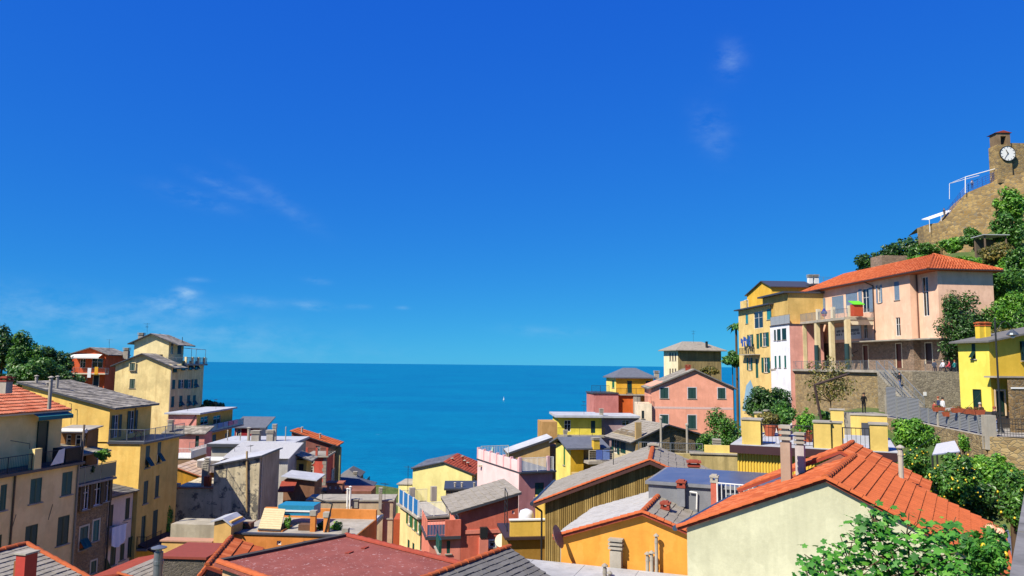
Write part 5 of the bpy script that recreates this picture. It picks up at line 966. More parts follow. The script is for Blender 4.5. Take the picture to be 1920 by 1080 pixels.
# --- yellow corrugated terrace house
h = House('yellow_terrace_block', 'yellow corrugated block with brown fascia and yellow terrace piers behind the orange roof', (1382, 838, 36), -24, 48)
yc = paint((226,190,70), .7, .85, 0., .12); yp = plaster((228,196,108), .3); zt = h.zt; W = h.fx(1681,846); L = 7; z0 = h.fz(1500,834)
h.vol(.1, W-.1, .12, L, 48, zt-.3, yc); mb = MB(); n = int(W/.13); dx = W/n
for i in range(n):
    a = i*dx; mb.add([(a,0.03,48),(a+dx*.3,-.03,48),(a+dx*.6,-.03,48),(a+dx*.9,.03,48),(a+dx,.03,48),(a,.03,zt-.2),(a+dx*.3,-.03,zt-.2),(a+dx*.6,-.03,zt-.2),(a+dx*.9,.03,zt-.2),(a+dx,.03,zt-.2)],[(k,k+1,k+6,k+5) for k in range(4)])
h.part('corrugated_cladding', mb, yc); h.part('fascia', MB().box(-.3,W+.1,-.35,L+.2,zt-.25,zt+.12), paint((66,34,36), .5)); h.part('terrace_floor', MB().box(-.25,W+.05,-.3,L+.1,zt+.121,zt+.16), GREYROOF); zf_ = zt+.161
def pier(x0,x1,y0,y1,z1,cap=True):
    o = h.part('pier', MB().box(x0,x1,y0,y1,zf_,z1), yp)
    if cap: h.part('pier_cap', MB().box(x0-.05,x1+.05,y0-.05,y1+.05,z1,z1+.06), CONC, o)
zp_ = h.fz(1550,790)
for a, b in [(1392,1427),(1526,1558),(1631,1664)]: pier(h.fx(a,815), h.fx(b,815), -.2, .75, zp_-.06)
pier(h.fx(1558.5,815), h.fx(1579,815), -.05, .5, zp_-.06)
rail(h, [(h.fx(1428,815),-.1,zf_),(h.fx(1525,815),-.1,zf_)], .95, IRON, gap=.16); rail(h, [(h.fx(1580,815),-.1,zf_),(h.fx(1630,815),-.1,zf_)], .95, IRON, gap=.16)
yb_ = 5.6
for a, b, t in [(1558,1583,769),(1595,1664,779),(1415,1427,775),(1433,1440,771)]: pier(h.fx(a,800,yb_), h.fx(b,800,yb_), yb_, yb_+.5, h.fz((a+b)/2,t,yb_))
h.part('hatch', MB().box(h.fx(1615,800,5.5),h.fx(1630,800,5.5),5.5,5.59,zf_,h.fz(1622,793,5.5)), LEAD); h.part('bench_block', MB().box(h.fx(1583,808,3),h.fx(1632,808,3),3,3.5,zf_,zf_+.35), GREYROOF)
h.finish(); YT = h
q = YT.loc(P(1527,770,40)); bp = empty('bent_stove_pipe', YT.wpt(q.x, q.y, zf_), YT.a); tag(bp, 'long bent rusty black flue pipe rising from the yellow terrace', 'flue')
pts = [P(1545,787,40), P(1527,722,40), P(1588,702,40)]; inv = (Matrix.Translation(bp.location) @ Matrix.Rotation(YT.a,4,'Z')).inverted(); pl = [inv @ p for p in pts]; pl[0].z = -.0; MB().path(pl, .065, 8).build('pipe', paint((64,44,36), .7), bp); MB().tube(pl[2], pl[2]+(pl[2]-pl[1]).normalized()*.12, .085, None, 8).build('end_collar', IRON, bp)
h = House('mossy_garden_wall', 'mossy tan parapet wall with railing and small yellow pier beside the yellow corrugated block', (1296, 851, 47), -10, 44, 'wall')
zt = h.zt; W = h.fx(1392,853); mw = plaster((196,176,120), .7, srgb((96,88,56), .8)); h.vol(0, W, 0, .6, 44, zt, mw); h.part('coping', MB().box(-.1,W+.1,-.08,.68,zt,zt+.1), CONC); rail(h, [(-3.2,.3,zt+.1),(h.fx(1318,851),.3,zt+.1)], .5, STEEL, gap=.14)
h.vol(-3.4,-.001,.05,.55,44,zt-.02,mw,'west_wall'); x0 = h.fx(1321,851); h.part('yellow_parapet', MB().box(x0,W,.05,.3,zt+.101,zt+.55), plaster((240,212,120),.25)); chimney(h, 1344, 823, 852, 47.6, .42, 'slab', plaster((230,200,110),.3)); h.finish()
# --- slatted house
h = House('slatted_house', 'large gable wall clad in brown vertical slats under an orange-edged slate roof', (1022, 932, 38.9), -12, 46)
zt = h.zt; pk = h.fx(1219,867); zp = h.fz(1219,866.5); W = 2*pk; L = 7; ze2 = zt-.1
brn = plaster((158,134,80), .5); h.vol(.05, W, .06, L, 46, ('x',[(.05,zt-.1),(pk,zp-.08),(W,zt-.1)]), brn, 'backing_wall'); mb = MB(); n = int(W/.105); rnd = random.Random(6)
for i in range(n):
    x = i*W/n; zx = (zt+(zp-zt)*min(x,W-x)/pk)-.12; mb.box(x+.008,x+.084+rnd.uniform(-.008,.008),-.03+rnd.uniform(-.01,.01),.058,46,zx)
h.part('slats', mb, covering((138,112,60),(160,132,74),(180,152,92)), kind='stuff')
sl = slab(h,'x',[(-.55,zt-.28),(pk,zp+.14),(W+.5,zt-.26)],-.4,L+.3,.2,paint((84,48,42),.6)); cover(h, sl, (-.55,-.36,zt-.28),(0,L+.6,0),(pk+.55,0,zp-zt+.42), 16, 14, SLATE,'slate','slate',True,51,.035); cover(h, sl, (W+.5,-.36,zt-.26),(0,L+.6,0),(pk-W-.5,0,zp-zt+.4), 14, 12, SLATE,'slate','right_slate',True,52,.035)
capping(h, sl, (pk,-.4,zp+.18),(pk,L+.3,zp+.18), 16, .11, TILE); capping(h, sl, (-.5,-.36,zt-.24),(pk,-.36,zp+.17), 24, .08, TILE, 'verge_tile'); capping(h, sl, (W+.4,-.36,zt-.24),(pk,-.36,zp+.17), 24, .08, TILE, 'verge_tile'); h.part('gutter', MB().path([(-.62,-.4,zt-.3),(-.62,L+.3,zt-.3)], .1, 8), paint((60,66,78), .4)); pipe(h, [(-.6,-.3,zt-.35),(-.15,-.1,zt-.7),(-.15,-.1,47)], .05, IRON)
chimney(h, 1225, 831, 852, 43, .5, 'brick', CONC, CONC); aerial(h, 1150, 842, 890, 42, 13); chimney(h, 1301, 863, 884, 38.5, .55, 'brick', CONC); h.finish()
h = House('yellow_balcony_house', 'yellow walled balcony block with plastic tank between red and slatted houses', (1024, 1004, 44), 8, 42)
zt = h.zt; W = -2.1; yv_ = plaster((232,190,84), .25); h.vol(W, 0, 0, 3.5, 42, zt-.15, plaster((160,120,50),.4)); h.part('floor_slab', MB().box(W-.3,.3,-.3,3.6,zt-.15,zt), paint((66,46,46),.6)); zq = h.fz(1000,975)
h.part('parapet', MB().box(W,.0,-.1,.1,zt+.001,zq), yv_); h.part('side_parapet', MB().box(-.12,.02,.101,3,zt+.001,zq+.9), yv_); h.part('coping', MB().box(W-.05,.06,-.15,.15,zq,zq+.07), WHITE)
h.part('water_tank', MB().lathe((-.9,1.6,zt),[(.38,0),(.44,.2),(.44,.9),(.36,1.1),(.1,1.2)],14), paint((226,230,240),.5,.9), smooth=True); rail(h, [(W,1.2,zt),(W+.1,3,zt)], 2.2, IRON, fill='wires'); h.finish()
# --- orange gable house
h = House('orange_gable_house', 'orange gable house with slate roof edged in orange tiles behind the white flat roof', (1052, 1003, 29.2), -20, 48)
og = plaster((236,164,66), .32); zt = h.zt; pk = h.fx(1206,965); zp = h.fz(1206,964.5); W = 2*pk; L = 6; v = h.vol(0, W, 0, L, 48, ('x',[(0,zt),(pk,zp),(W,zt)]), og)
sl = slab(h,'x',[(-.25,zt-.06),(pk,zp+.1),(W+.3,zt-.08)],-.22,L+.2,.1,TILE_R); cover(h, sl, (-.25,-.2,zt-.06),(0,L+.4,0),(pk+.25,0,zp-zt+.16), 11, 14, covering((176,172,166),(192,188,182),(206,202,196)),'slate','slate',True,53,.03); cover(h, sl, (W+.3,-.2,zt-.08),(0,L+.4,0),(pk-W-.3,0,zp-zt+.18), 10, 14, SLATE,'slate','right_slate',True,54,.035)
capping(h, sl, (pk,-.24,zp+.13),(pk,L+.2,zp+.13), 15, .1, TILE); capping(h, sl, (-.25,-.2,zt-.03),(pk,-.2,zp+.13), 13, .09, TILE,'verge_tile'); capping(h, sl, (W+.25,-.2,zt-.03),(pk,-.2,zp+.13), 13, .09, TILE,'verge_tile')
chimney(h, 1248, 940, 975, 29.5, .3, 'brick', plaster((150,146,142),.4)); q = h.loc(P(1041,1008,28.6)); o_ = h.part('satellite_dish', MB().lathe((0,0,0),[(.05,0),(.3,.05),(.44,.14)],16), paint((150,110,96),.6)); o_.matrix_local = Matrix.Translation((q.x,q.y,q.z-h.zb)) @ Matrix.Rotation(1.2,4,'Y'); h.finish()
# --- white flat roof with vents and ridge roof in front
h = House('white_flat_roof_house', 'broad pale grey flat roof with vent pipes in front of the orange gable', (1052, 1040, 28.9), -20, 47)
zt = 52.65; gr_ = plaster((186,186,188), .4); h.vol(-3, 9, -9, -.05, 47, zt-.1, cream); rf = h.part('roof', MB().box(-3.2,9,-9.2,-.03,zt-.1,zt), gr_)
for k in range(1,6): h.part('sheet_seam', MB().box(-3.1+k*2,-3.06+k*2,-9.1,-.1,zt+.001,zt+.012), gr_, rf)
def vent(px, yb, yt, w, st, m_=None):
    p = PZ(px, yb, zt); q = h.loc(p); d = p.y; o = chimney(h, px, yt, yb, d, w, st, m_ or CONC, CONC, name='vent' if st == 'pipe' else 'chimney'); return o
vent(1156,1062,1009,.42,'slab'); vent(1054,1046,1009,.14,'pipe'); vent(1214,1070,1034,.13,'pipe'); vent(1222,1071,1032,.13,'pipe'); vent(1231,1072,1000,.12,'pipe'); vent(1134,1082,1056,.14,'pipe'); vent(1143,1084,1070,.12,'pipe'); h.finish()
h = House('slate_ridge_house', 'dark slate roof with orange ridge tiles in the bottom centre', (955, 1026, 27), 0, 47)
F1 = P(955,1026,27.2); N1 = P(849,1062,24.4); ang = math.atan2(F1.y-N1.y, F1.x-N1.x); h.root.rotation_euler = (0,0,ang-math.pi/2); h.a = ang-math.pi/2; h.u = Vector((math.cos(h.a),math.sin(h.a),0)); h.v = Vector((-math.sin(h.a),math.cos(h.a),0))
zr = h.zt; Lr = (Vector((F1.x,F1.y))-Vector((N1.x,N1.y))).length; w = 1.9; ze = zr-.85; h.vol(-w+.2, w-.2, -Lr-3, -.1, 47, ze-.15, cream); sl = slab(h,'x',[(-w,ze),(0,zr),(w+.6,ze-.27)],-Lr-3,0,.1,LEAD)
cover(h, sl, (w+.6,-Lr-3,ze-.27),(0,Lr+3,0),(-w-.6,0,zr-ze+.27), 12, 16, SLATE_D,'slate','slate',True,55,.04); h.part('left_sheet', MB().add([(-w,-Lr-3,ze+.012),(-.02,-Lr-3,zr+.012),(-.02,0,zr+.012),(-w,0,ze+.012)],[(0,1,2,3)]), gr_, sl); capping(h, sl, (0,-Lr-3,zr+.03),(0,.02,zr+.03), 17, .1, TILE); h.finish()
for px, yt, yb in [(821,1025,1052),(829,1025,1048),(835,1027,1046)]:
    pass
# --- grey box house with blue-grey flat roof
h = House('grey_box_house', 'plain grey box house with shiny blue-grey flat roof beside the slatted house', (1216, 906, 31.5), -22, 48)
zt = h.zt; W = 5.2; gy = plaster((132,134,140), .3); h.vol(0, W, 0, 4.5, 48, zt-.02, gy); m, n, l, b = newmat('bitumen_roof'); x = nmix(n,l,nramp(n,l,nnoise(n,l,1.2,6,.6,ncoord(n,l)),[(.35,0.),(.7,1.)]),srgb((84,92,120),.8),srgb((104,110,134),.8)); l.new(x,b.inputs['Base Color']); b.inputs['Roughness'].default_value=.35
h.part('roof', MB().box(-.12,W+.1,-.12,4.6,zt-.02,zt+.1), gy); h.part('roof_membrane', MB().box(0,W,0,4.5,zt+.101,zt+.115), m); chimney(h, 1278, 900, 925, 30.9, .3, 'brick', gy); chimney(h, 1340, 890, 935, 30.2, .26, 'brick', paint((206,104,80),.8), CONC); h.part('white_bracket', MB().path([h.hit(1293,922,'y',-.1),h.hit(1307,924,'y',-.1),h.hit(1306,955,'y',-.1)], .03, 6), WHITE)
q = h.loc(P(1350,935,30)); z_ = q.z-.35; rail(h, [(q.x-.1,q.y,z_),(q.x+1.6,q.y-.2,z_)], .95, WHITE, gap=.16, bar=.02); h.part('rail_ledge', MB().box(q.x-.2,q.x+1.8,q.y-.3,q.y+.3,48,z_-.001), gy); h.finish()
# --- near gable house with orange clay roof
h = House('green_gable_house', 'near pale green gable house with orange clay tile roof in the right foreground', (1288, 985, 21.96), -31, 49)
gw = plaster((204,202,170), .34); zt = h.zt; pk = h.fx(1549,899); zp = h.fz(1549,899); W = 2*pk; L = 6.0
v = h.vol(0, W, 0, L, 49, ('x',[(0,zt-.05),(pk,zp-.06),(W,zt-.2)]), gw)
sl = slab(h,'x',[(-.25,zt-.1),(pk,zp+.02),(W+.25,zt-.28)],-.12,L+.1,.06,TILE_R)
cover(h, sl, (W+.25,-.1,zt-.28),(0,L+.2,0),(pk-W-.25,0,zp-zt+.3), 14, 21, TILE,'tile','roof_tile',True,61,.045); cover(h, sl, (-.25,-.1,zt-.1),(0,L+.2,0),(pk+.25,0,zp-zt+.12), 13, 21, TILE,'tile','left_roof_tile',False,62,.04)
capping(h, sl, (W+.25,-.1,zt-.24),(pk,-.1,zp+.05), 14, .09, TILE,'verge_tile'); capping(h, sl, (-.25,-.1,zt-.06),(pk,-.1,zp+.05), 13, .09, TILE,'verge_tile'); capping(h, sl, (pk,-.15,zp+.05),(pk,L+.1,zp+.05), 16, .1, TILE)
h.part('gutter', MB().path([(-.32,-.1,zt-.1),(-.32,L,zt-.1)], .08, 10), paint((70,92,116), .35, .8, .3)); h.part('eave_gutter', MB().path([(W+.34,-.1,zt-.3),(W+.34,L,zt-.3)], .08, 8), paint((150,160,172), .4, .8, .4)); h.part('valley_board', MB().box(W+.45,W+1.1,1,L,zt-.5,zt-.44), GREYROOF)
chimney(h, 1475, 797, 888, 24.6, .3, 'slab', plaster((176,150,130),.3)); chimney(h, 1501, 811, 868, 25.6, .28, 'slab', plaster((190,180,176),.3)); chimney(h, 1690, 834, 893, 24.5, .16, 'pipe', plaster((186,176,160),.3), CONC)
# rear roof, one step higher
zq = zp+.0; pk2 = pk-.45; xe = pk2+2.5; zee = zq+.15-2.5*(zp-zt+.3)/(W-pk); sl2 = slab(h,'x',[(-.1,zt+.15),(pk2,zq+.15),(xe,zee)],L+.12,L+3.6,.1,TILE_R,'rear_roof'); cover(h, sl2, (-.1,L+.12,zt+.15),(0,3.5,0),(pk2+.1,0,zq-zt), 12, 12, TILE,'tile','rear_tile',False,63,.04); cover(h, sl2, (xe,L+.12,zee),(0,3.5,0),(pk2-xe,0,zq+.15-zee), 8, 12, TILE,'tile','rear_right_tile',False,64,.04); capping(h, sl2, (pk2,L+.1,zq+.18),(pk2,L+3.6,zq+.18), 9, .09, TILE); h.vol(.2, xe-.2, L+.13, L+3.4, 49, zt-.1, gw, 'rear_wall'); h.part('rear_gable_end', MB().poly_extrude([(.2,L+.14,zt-.1),(xe-.1,L+.14,zee-.12),(pk2,L+.14,zq+.02)],(0,.1,0)), paint((150,96,80),.9))
h.finish(); GH = h
# ================================================================ plants
RND = random.Random(77)
LEAF_D = leafmat((28,58,20), (50,90,30), (84,124,44)); LEAF_M = leafmat((40,80,24), (68,118,34), (110,152,54)); LEAF_B = leafmat((54,104,22), (94,150,34), (142,184,60)); LEAF_O = leafmat((60,66,24), (110,112,44), (156,130,60)); LEAF_F = leafmat((36,92,22), (66,136,36), (120,180,64), 'fig_leaf', .55, .3)
BARK = plaster((104,84,62), .5)
def leaves(n, clumps, size, seed, flat=.5):
    n = int(n*2.2); size *= .8
    """leaf faces spread through a set of clumps (centre, radius-vector)"""
    r = random.Random(seed); mb = MB(); vol = [c[1].x*c[1].y*c[1].z for c in clumps]; tot = sum(vol)
    for (c, rad), vv in zip(clumps, vol):
        for _ in range(max(8, int(n*vv/tot))):
            d = Vector((r.gauss(0,1), r.gauss(0,1), r.gauss(0,1))).normalized()*(r.random()**.45)
            p = c+Vector((d.x*rad.x, d.y*rad.y, d.z*rad.z)); nrm = (d+Vector((r.uniform(-1,1), r.uniform(-1,1), r.uniform(-.2,1.2)))*.8).normalized()
            t = nrm.orthogonal().normalized(); t = Matrix.Rotation(r.uniform(0,6.28), 3, nrm) @ t; b = nrm.cross(t); s = size*r.uniform(.6,1.35); w = s*flat*r.uniform(.8,1.2)
            mb.add([p-t*s, p+b*w-nrm*s*.15, p+t*s, p-b*w-nrm*s*.15], [(0,1,2,3)])
    return mb
def tree(name, label, base, crown_c, crown_r, n, size, mat, seed, cat='tree', group=None, nclump=9, trunk_r=.12, fill=.55):
    base, cc, cr = Vector(base), Vector(crown_c), Vector(crown_r); r = random.Random(seed); root = empty(name, base); tag(root, label, cat, group); cl = []; tb = MB(); off = cc-base
    fork = Vector((off.x*.5, off.y*.5, max(.15, (off.z-cr.z*.7)))); tb.tube((0,0,-.5), fork, trunk_r, trunk_r*.7, 7)
    cl.append((off, cr*.72))
    for i in range(nclump*2):
        d = Vector((r.gauss(0,1), r.gauss(0,1), r.gauss(0,1))).normalized()*r.uniform(.55,.9); k = fill*r.uniform(.45,.85); c = off+Vector((d.x*cr.x, d.y*cr.y, d.z*cr.z)); cl.append((c, Vector((cr.x*k, cr.y*k, cr.z*k*.9))))
        if i % 2 == 0: tb.tube(fork, c, trunk_r*.5, trunk_r*.12, 5)
    tb.build('trunk' if cat == 'tree' else 'stems', BARK, root); o = leaves(n, cl, size, seed+1).build('crown' if cat == 'tree' else 'foliage', mat, root, fix=False); return root, cl
def ground_z(x, y): return TER(x, y)
def pxtree(name, label, box, D, n, size, mat, seed, zb=None, cat='tree', depth=None, **k):
    x0, y0, x1, y1 = box; c = P((x0+x1)/2, (y0+y1)/2, D); rx = (x1-x0)/2*D/FPX; rz = (y1-y0)/2*D/FPX; ry = depth or rx
    z = zb if zb is not None else min(ground_z(c.x, c.y), c.z-rz*.8); return tree(name, label, (c.x, c.y, z), c, (rx*.95, ry, rz*.95), n, size, mat, seed, cat, **k)
# ================================================================ terrain
import numpy as np
pts = []
for hh in HOUSES:
    bb = hh.bb; cx = sum(p.x for p in bb)/len(bb); cy = sum(p.y for p in bb)/len(bb)
    for p in bb+[Vector((cx,cy,0))]: pts.append((p.x, p.y, hh.zb+.6))
pts += [(6,2,57.2),(5,-6,57.2),(12,-4,57.5),(11,5,57),(-6,-6,54),(5.8,11,53),(2,12,51),(12,13,52),(-10,10,49),(-25,15,47),(-40,20,52),(-60,40,56),(-60,70,54),(-75,55,60),(-90,110,60),(-78,112,55.5),(-68,112,54.5),(-110,100,70),(-64,104,50),(-130,150,64),(-110,180,40),(-90,150,54),
  (32,62,55.6),(34,52,55.6),(32,47,55.6),(36,66,55.6),(42,74,55.6),(45,79,55.6),(36,56,55.6),(38,46,55.6),(45,50,56),(40,42,55),(26,60,50),(25,50,50),(24,42,50),(22,32,50),(20,26,50.5),(17,20,52),(28,36,51),(33,36,52),
  (62,80,63),(60,72,60),(55,64,58),(66,88,69),(72,98,75),(85,118,82),(90,128,82),(82,135,80),(100,125,86),(76,112,74),(78,150,80),(66,155,72),(95,150,86),(120,140,95),(56,140,56),(60,125,62),(64,112,66),(100,100,84),(80,90,74),(75,80,68),(100,70,78),(70,60,62),
  (-5,175,4),(20,170,10),(45,160,24),(-40,180,10),(-60,190,14),(-20,230,-8),(20,230,-8),(60,220,-2),(80,200,40),(110,230,30),(100,270,-8),(-80,240,-8),(-150,250,-8),(170,280,-8),(0,270,-12),(-120,215,8),(150,120,100),(170,200,60)]
hb = [((1752,545,1860,690),84.5,LEAF_D,3600,'big dark bush against the end of the pink building',.2),((1806,492,1925,575),92,LEAF_M,3200,'broad-leaved green tree over the end of the pink roof',.26),((1862,540,1935,640),80,LEAF_B,2200,'bright green bush at the right edge above the yellow house',.2),((1850,610,1930,655),66,LEAF_O,1300,'yellowing bush behind the lemon yellow house roof',.16),
 ((1900,575,1940,650),72,LEAF_M,900,'green bush at the very right edge behind the yellow roof',.18),((1840,560,1905,640),86,LEAF_M,2000,'mid green bush between the pink end wall and the bright bush',.2),((1780,478,1850,505),108,LEAF_B,900,'low bright shrub just above the pink roof hip',.26),((1868,478,1935,540),100,LEAF_B,1300,'light green bush over the roof end at the right edge',.28),((1700,455,1760,482),140,LEAF_M,800,'shrub patch under the left end of the bastion',.3),
 ((1862,350,1930,420),122,LEAF_B,1800,'bright green bush under the clock tower',.34),((1860,395,1930,470),114,LEAF_M,1800,'green bush below the castle on the right edge',.32),((1802,425,1850,470),120,LEAF_M,1200,'green shrub in the middle of the castle slope',.32),((1757,440,1812,476),128,LEAF_B,1000,'light green shrub at the foot of the bastion',.32),((1830,450,1905,500),104,LEAF_O,1200,'dry grassy bush beside the garden shed',.28),((1880,460,1935,545),96,LEAF_M,1500,'green bush on the right edge halfway up the hill',.28),((1690,478,1780,500),136,LEAF_B,900,'low shrub line above the pink building ridge',.3)]
HT = [((1602,468,1650,520),'lowest dark tree on the hill behind the orange roof'),((1634,458,1690,506),'dark tree beside the hill ruin'),((1672,440,1728,490),'dark tree against the left end of the bastion')]
for bx_, D in [(q[0], q[1]) for q in hb]+[(q[0], 158) for q in HT]+[((-30,612,40,705),116),((12,620,84,705),108),((74,645,140,705),112)]:
    c = P((bx_[0]+bx_[2])/2, bx_[3]-4, D); pts.append((c.x, c.y+1.5, c.z)); pts.append((c.x, c.y-(1 if D > 90 else -2.5), c.z-.3))
pts += [(x, y, -6) for x in range(-60,41,10) for y in (170,185,200,215)]+[(x, 158, 2) for x in range(-45,20,8)]+[(46,78,55.6),(50,78,55.6),(44,76,55.6),(52,74,55.6),(48,72,55.6),(54,76,56),(41,77,55.6),(38,72,55.6),(41,81,55.6)]
pts += [(x, y, 55.4) for x in range(39,57,2) for y in (67,69,71,73,75,77,79,81,82.5)]+[(-28,45,40),(-27,50,39),(-27.5,55,38),(-26,60,36),(-24,50,39),(-22,40,42),(-20,60,36),(-15,50,40),(-27,65,35),(-22,70,34),(-28.3,58,37.5),(-28,48,39.5),(-24,34,44),(-18,34,44)]
PT = np.array(pts)
def TER(x, y):
    d2 = (PT[:,0]-x)**2+(PT[:,1]-y)**2+.3; w = d2**-1.9; return float((w*PT[:,2]).sum()/w.sum())
gx = np.concatenate([np.arange(-200,-80,6.), np.arange(-80,110,2.5), np.arange(110,201,6.)]); gy = np.concatenate([np.arange(-20,170,2.5), np.arange(170,300,6.)])
mb = MB(); vv = [(float(x), float(y), TER(x, y)-.25) for y in gy for x in gx]; nx = len(gx)
mb.add(vv, [(j*nx+i, j*nx+i+1, (j+1)*nx+i+1, (j+1)*nx+i) for j in range(len(gy)-1) for i in range(nx-1)])
m, n, l, b = newmat('hillside_ground'); co = ncoord(n, l); f = nnoise(n, l, .25, 7, .65, co); g = nnoise(n, l, 2.5, 6, .7, co)
x = nmix(n, l, nramp(n, l, f, [(.38,0.),(.62,1.)]), srgb((66,96,30), .8), srgb((110,118,58), .8)); x = nmix(n, l, nramp(n, l, g, [(.45,0.),(.75,.8)]), x, srgb((44,58,22), .7)); l.new(x, b.inputs['Base Color']); b.inputs['Roughness'].default_value = .95; nbump(n, l, b, g, .8, .3)
gr = mb.build('terrain', m, smooth=True); gr['kind'] = 'structure'
# path along the right-hand terrace
pm = plaster((170,164,154), .35); fence_pts = [P(1662,783,63), P(1725,789,57.5), P(1759,794,53.5), P(1800,803,50), P(1855,817,45.8)]
for p in fence_pts: p.z = 56.0
mb = MB(); rt = [Vector((47,80,56)), Vector((42,66,56)), Vector((38,58,56)), Vector((36,52,56)), Vector((40,42,56))]
mb.add([Vector((p.x-.3,p.y,55.99)) for p in fence_pts]+rt+[Vector((p.x-.3,p.y,55.6)) for p in fence_pts]+[Vector((p.x,p.y,55.6)) for p in rt], [(0,1,6,5),(1,2,7,6),(2,3,8,7),(3,4,9,8),(10,11,1,0),(11,12,2,1),(12,13,3,2),(13,14,4,3)])
o = mb.build('path', pm); o['kind'] = 'structure'
mb = MB(); fp = fence_pts+[Vector((33,40.5,56)), Vector((42,39,56))]
for a, c in zip(fp[:-1], fp[1:]):
    d = (c-a).normalized(); s = Vector((-d.y, d.x, 0))*-.3; s = s if s.x < 0 else -s
    mb.add([a+s+Vector((0,0,-8)), c+s+Vector((0,0,-8)), c+s+Vector((0,0,-.02)), a+s+Vector((0,0,-.02)), a-s*.3+Vector((0,0,-8)), c-s*.3+Vector((0,0,-8)), c-s*.3+Vector((0,0,-.02)), a-s*.3+Vector((0,0,-.02))], [(0,1,2,3),(7,6,5,4),(3,2,6,7),(0,4,5,1),(0,3,7,4),(1,5,6,2)])
o = mb.build('path_retaining_wall', stonemat((158,132,86),(186,162,116),(130,106,70),2.0)); tag(o, 'rough stone retaining wall under the fenced path on the right', 'wall')
# fence: concrete posts, ribbed grey panels
fc = empty('ribbed_fence', fence_pts[0]); tag(fc, 'grey ribbed metal fence with concrete posts along the right-hand path', 'fence'); FM = paint((150,152,154), .55, .8, .2, .15)
def wpart(name, mb, mat, parent, loc=None): o = mb.build(name, mat, parent); o.location = -parent.location; return o
for i, (a, c) in enumerate(zip(fence_pts[:-1], fence_pts[1:])):
    ht = 1.75 if i == 0 else 1.1
    k = 3 if i in (0, 3) else 2; d = (c-a)/k; s = Vector((-d.y, d.x, 0)).normalized()*.03
    for j in range(k):
        A = a+d*j; mb = MB(); nr = int(ht/.1); hz = ht if not (i == 0 and j == 0) else 2.5
        B_, C_ = A+d*.04, A+d*.96; nr = int(hz/.11)
        for q in range(nr):
            z0, z1, zm = .1+q*(hz-.1)/nr, .1+(q+1)*(hz-.1)/nr, .1+(q+.5)*(hz-.1)/nr; U = Vector((0,0,1)); mb.add([B_+U*z0, C_+U*z0, C_+U*zm+s, B_+U*zm+s, C_+U*z1, B_+U*z1], [(0,1,2,3),(3,2,4,5)])
        wpart('fence_panel', mb, FM, fc); wpart('post', MB().box(A.x-.06,A.x+.06,A.y-.06,A.y+.06,55.4,56+ht+.04), FM if (j or i % 2) else CONC, fc)
c = fence_pts[-1]; wpart('end_post', MB().box(c.x-.28,c.x+.28,c.y-.28,c.y+.28,55.2,57.25), CONC, fc)
rail_pts = [c+Vector((.4,0,0)), Vector((c.x+3.4,c.y-1.,56))]
mb = MB()
for z in (.15,.45,.75,1.05): mb.tube(rail_pts[0]+Vector((0,0,z)), rail_pts[1]+Vector((0,0,z)), .02, None, 5)
for i in range(22): p = rail_pts[0]+(rail_pts[1]-rail_pts[0])*(i/21); mb.tube(p, p+Vector((0,0,1.06)), .014, None, 4)
wpart('end_railing', mb, IRON, fc)
TERRA = paint((186,92,56), .8)
for i, (px, py, D) in enumerate([(1760,772,53.5),(1779,781,51.7),(1796,774,50.2),(1819,776,48.6),(1834,777.5,47.4)]):
    p = P(px, py, D); o = empty('flower_pot', p); tag(o, ['terracotta flower box at the far end of the fence pots','low-hung terracotta pot on the fence with pink flowers','terracotta flower box in the middle of the fence','long terracotta flower box near the dark-clothed man','red-rimmed flower box nearest the woman on the path'][i], 'flower pot', 'flower pots on the path fence')
    MB().add([(-.32,-.12,0),(.32,-.12,0),(.32,.12,0),(-.32,.12,0),(-.4,-.16,.3),(.4,-.16,.3),(.4,.16,.3),(-.4,.16,.3)], [(3,2,1,0),(4,5,6,7),(0,1,5,4),(1,2,6,5),(2,3,7,6),(3,0,4,7)]).build('pot', TERRA, o); leaves(50, [(Vector((0,0,.36)), Vector((.36,.16,.12)))], .07, 90+i).build('flowers', leafmat((150,60,40),(90,110,40),(60,100,30)), o, fix=False)
# lamp post
p = PZ(1877,811,56.0); lp = empty('street_lamp', p); tag(lp, 'tall dark street lamp with curled arms beside the lemon yellow house', 'street lamp'); H = P(1865,596,p.y).z-56
MB().lathe((0,0,0),[(.2,0),(.17,.08),(.09,.35),(.06,.6),(.05,H)],10).build('pole', IRON, lp)
for s in (1,):
    pp = [Vector((0,0,H-.9))]+[Vector((s*(.15+.95*t), 0, H-.75+.55*math.sin(t*3.1))) for t in (0,.25,.5,.75,1.)]; MB().path(pp, .025, 6).path([Vector((0,0,H-.3)),Vector((.6,0,H-.25))], .018, 5).build('arm', IRON, lp); q = pp[-1]; MB().lathe(q+Vector((0,0,-.45)),[(.1,0),(.36,.08),(.3,.2),(.12,.36),(.04,.45)],12).build('lamp_shade', paint((96,104,112),.4,.8,.4), lp); MB().lathe(q+Vector((0,0,-.58)),[(.06,0),(.13,.07),(.1,.14)],10).build('bulb', paint((226,226,220),.3,.9), lp)
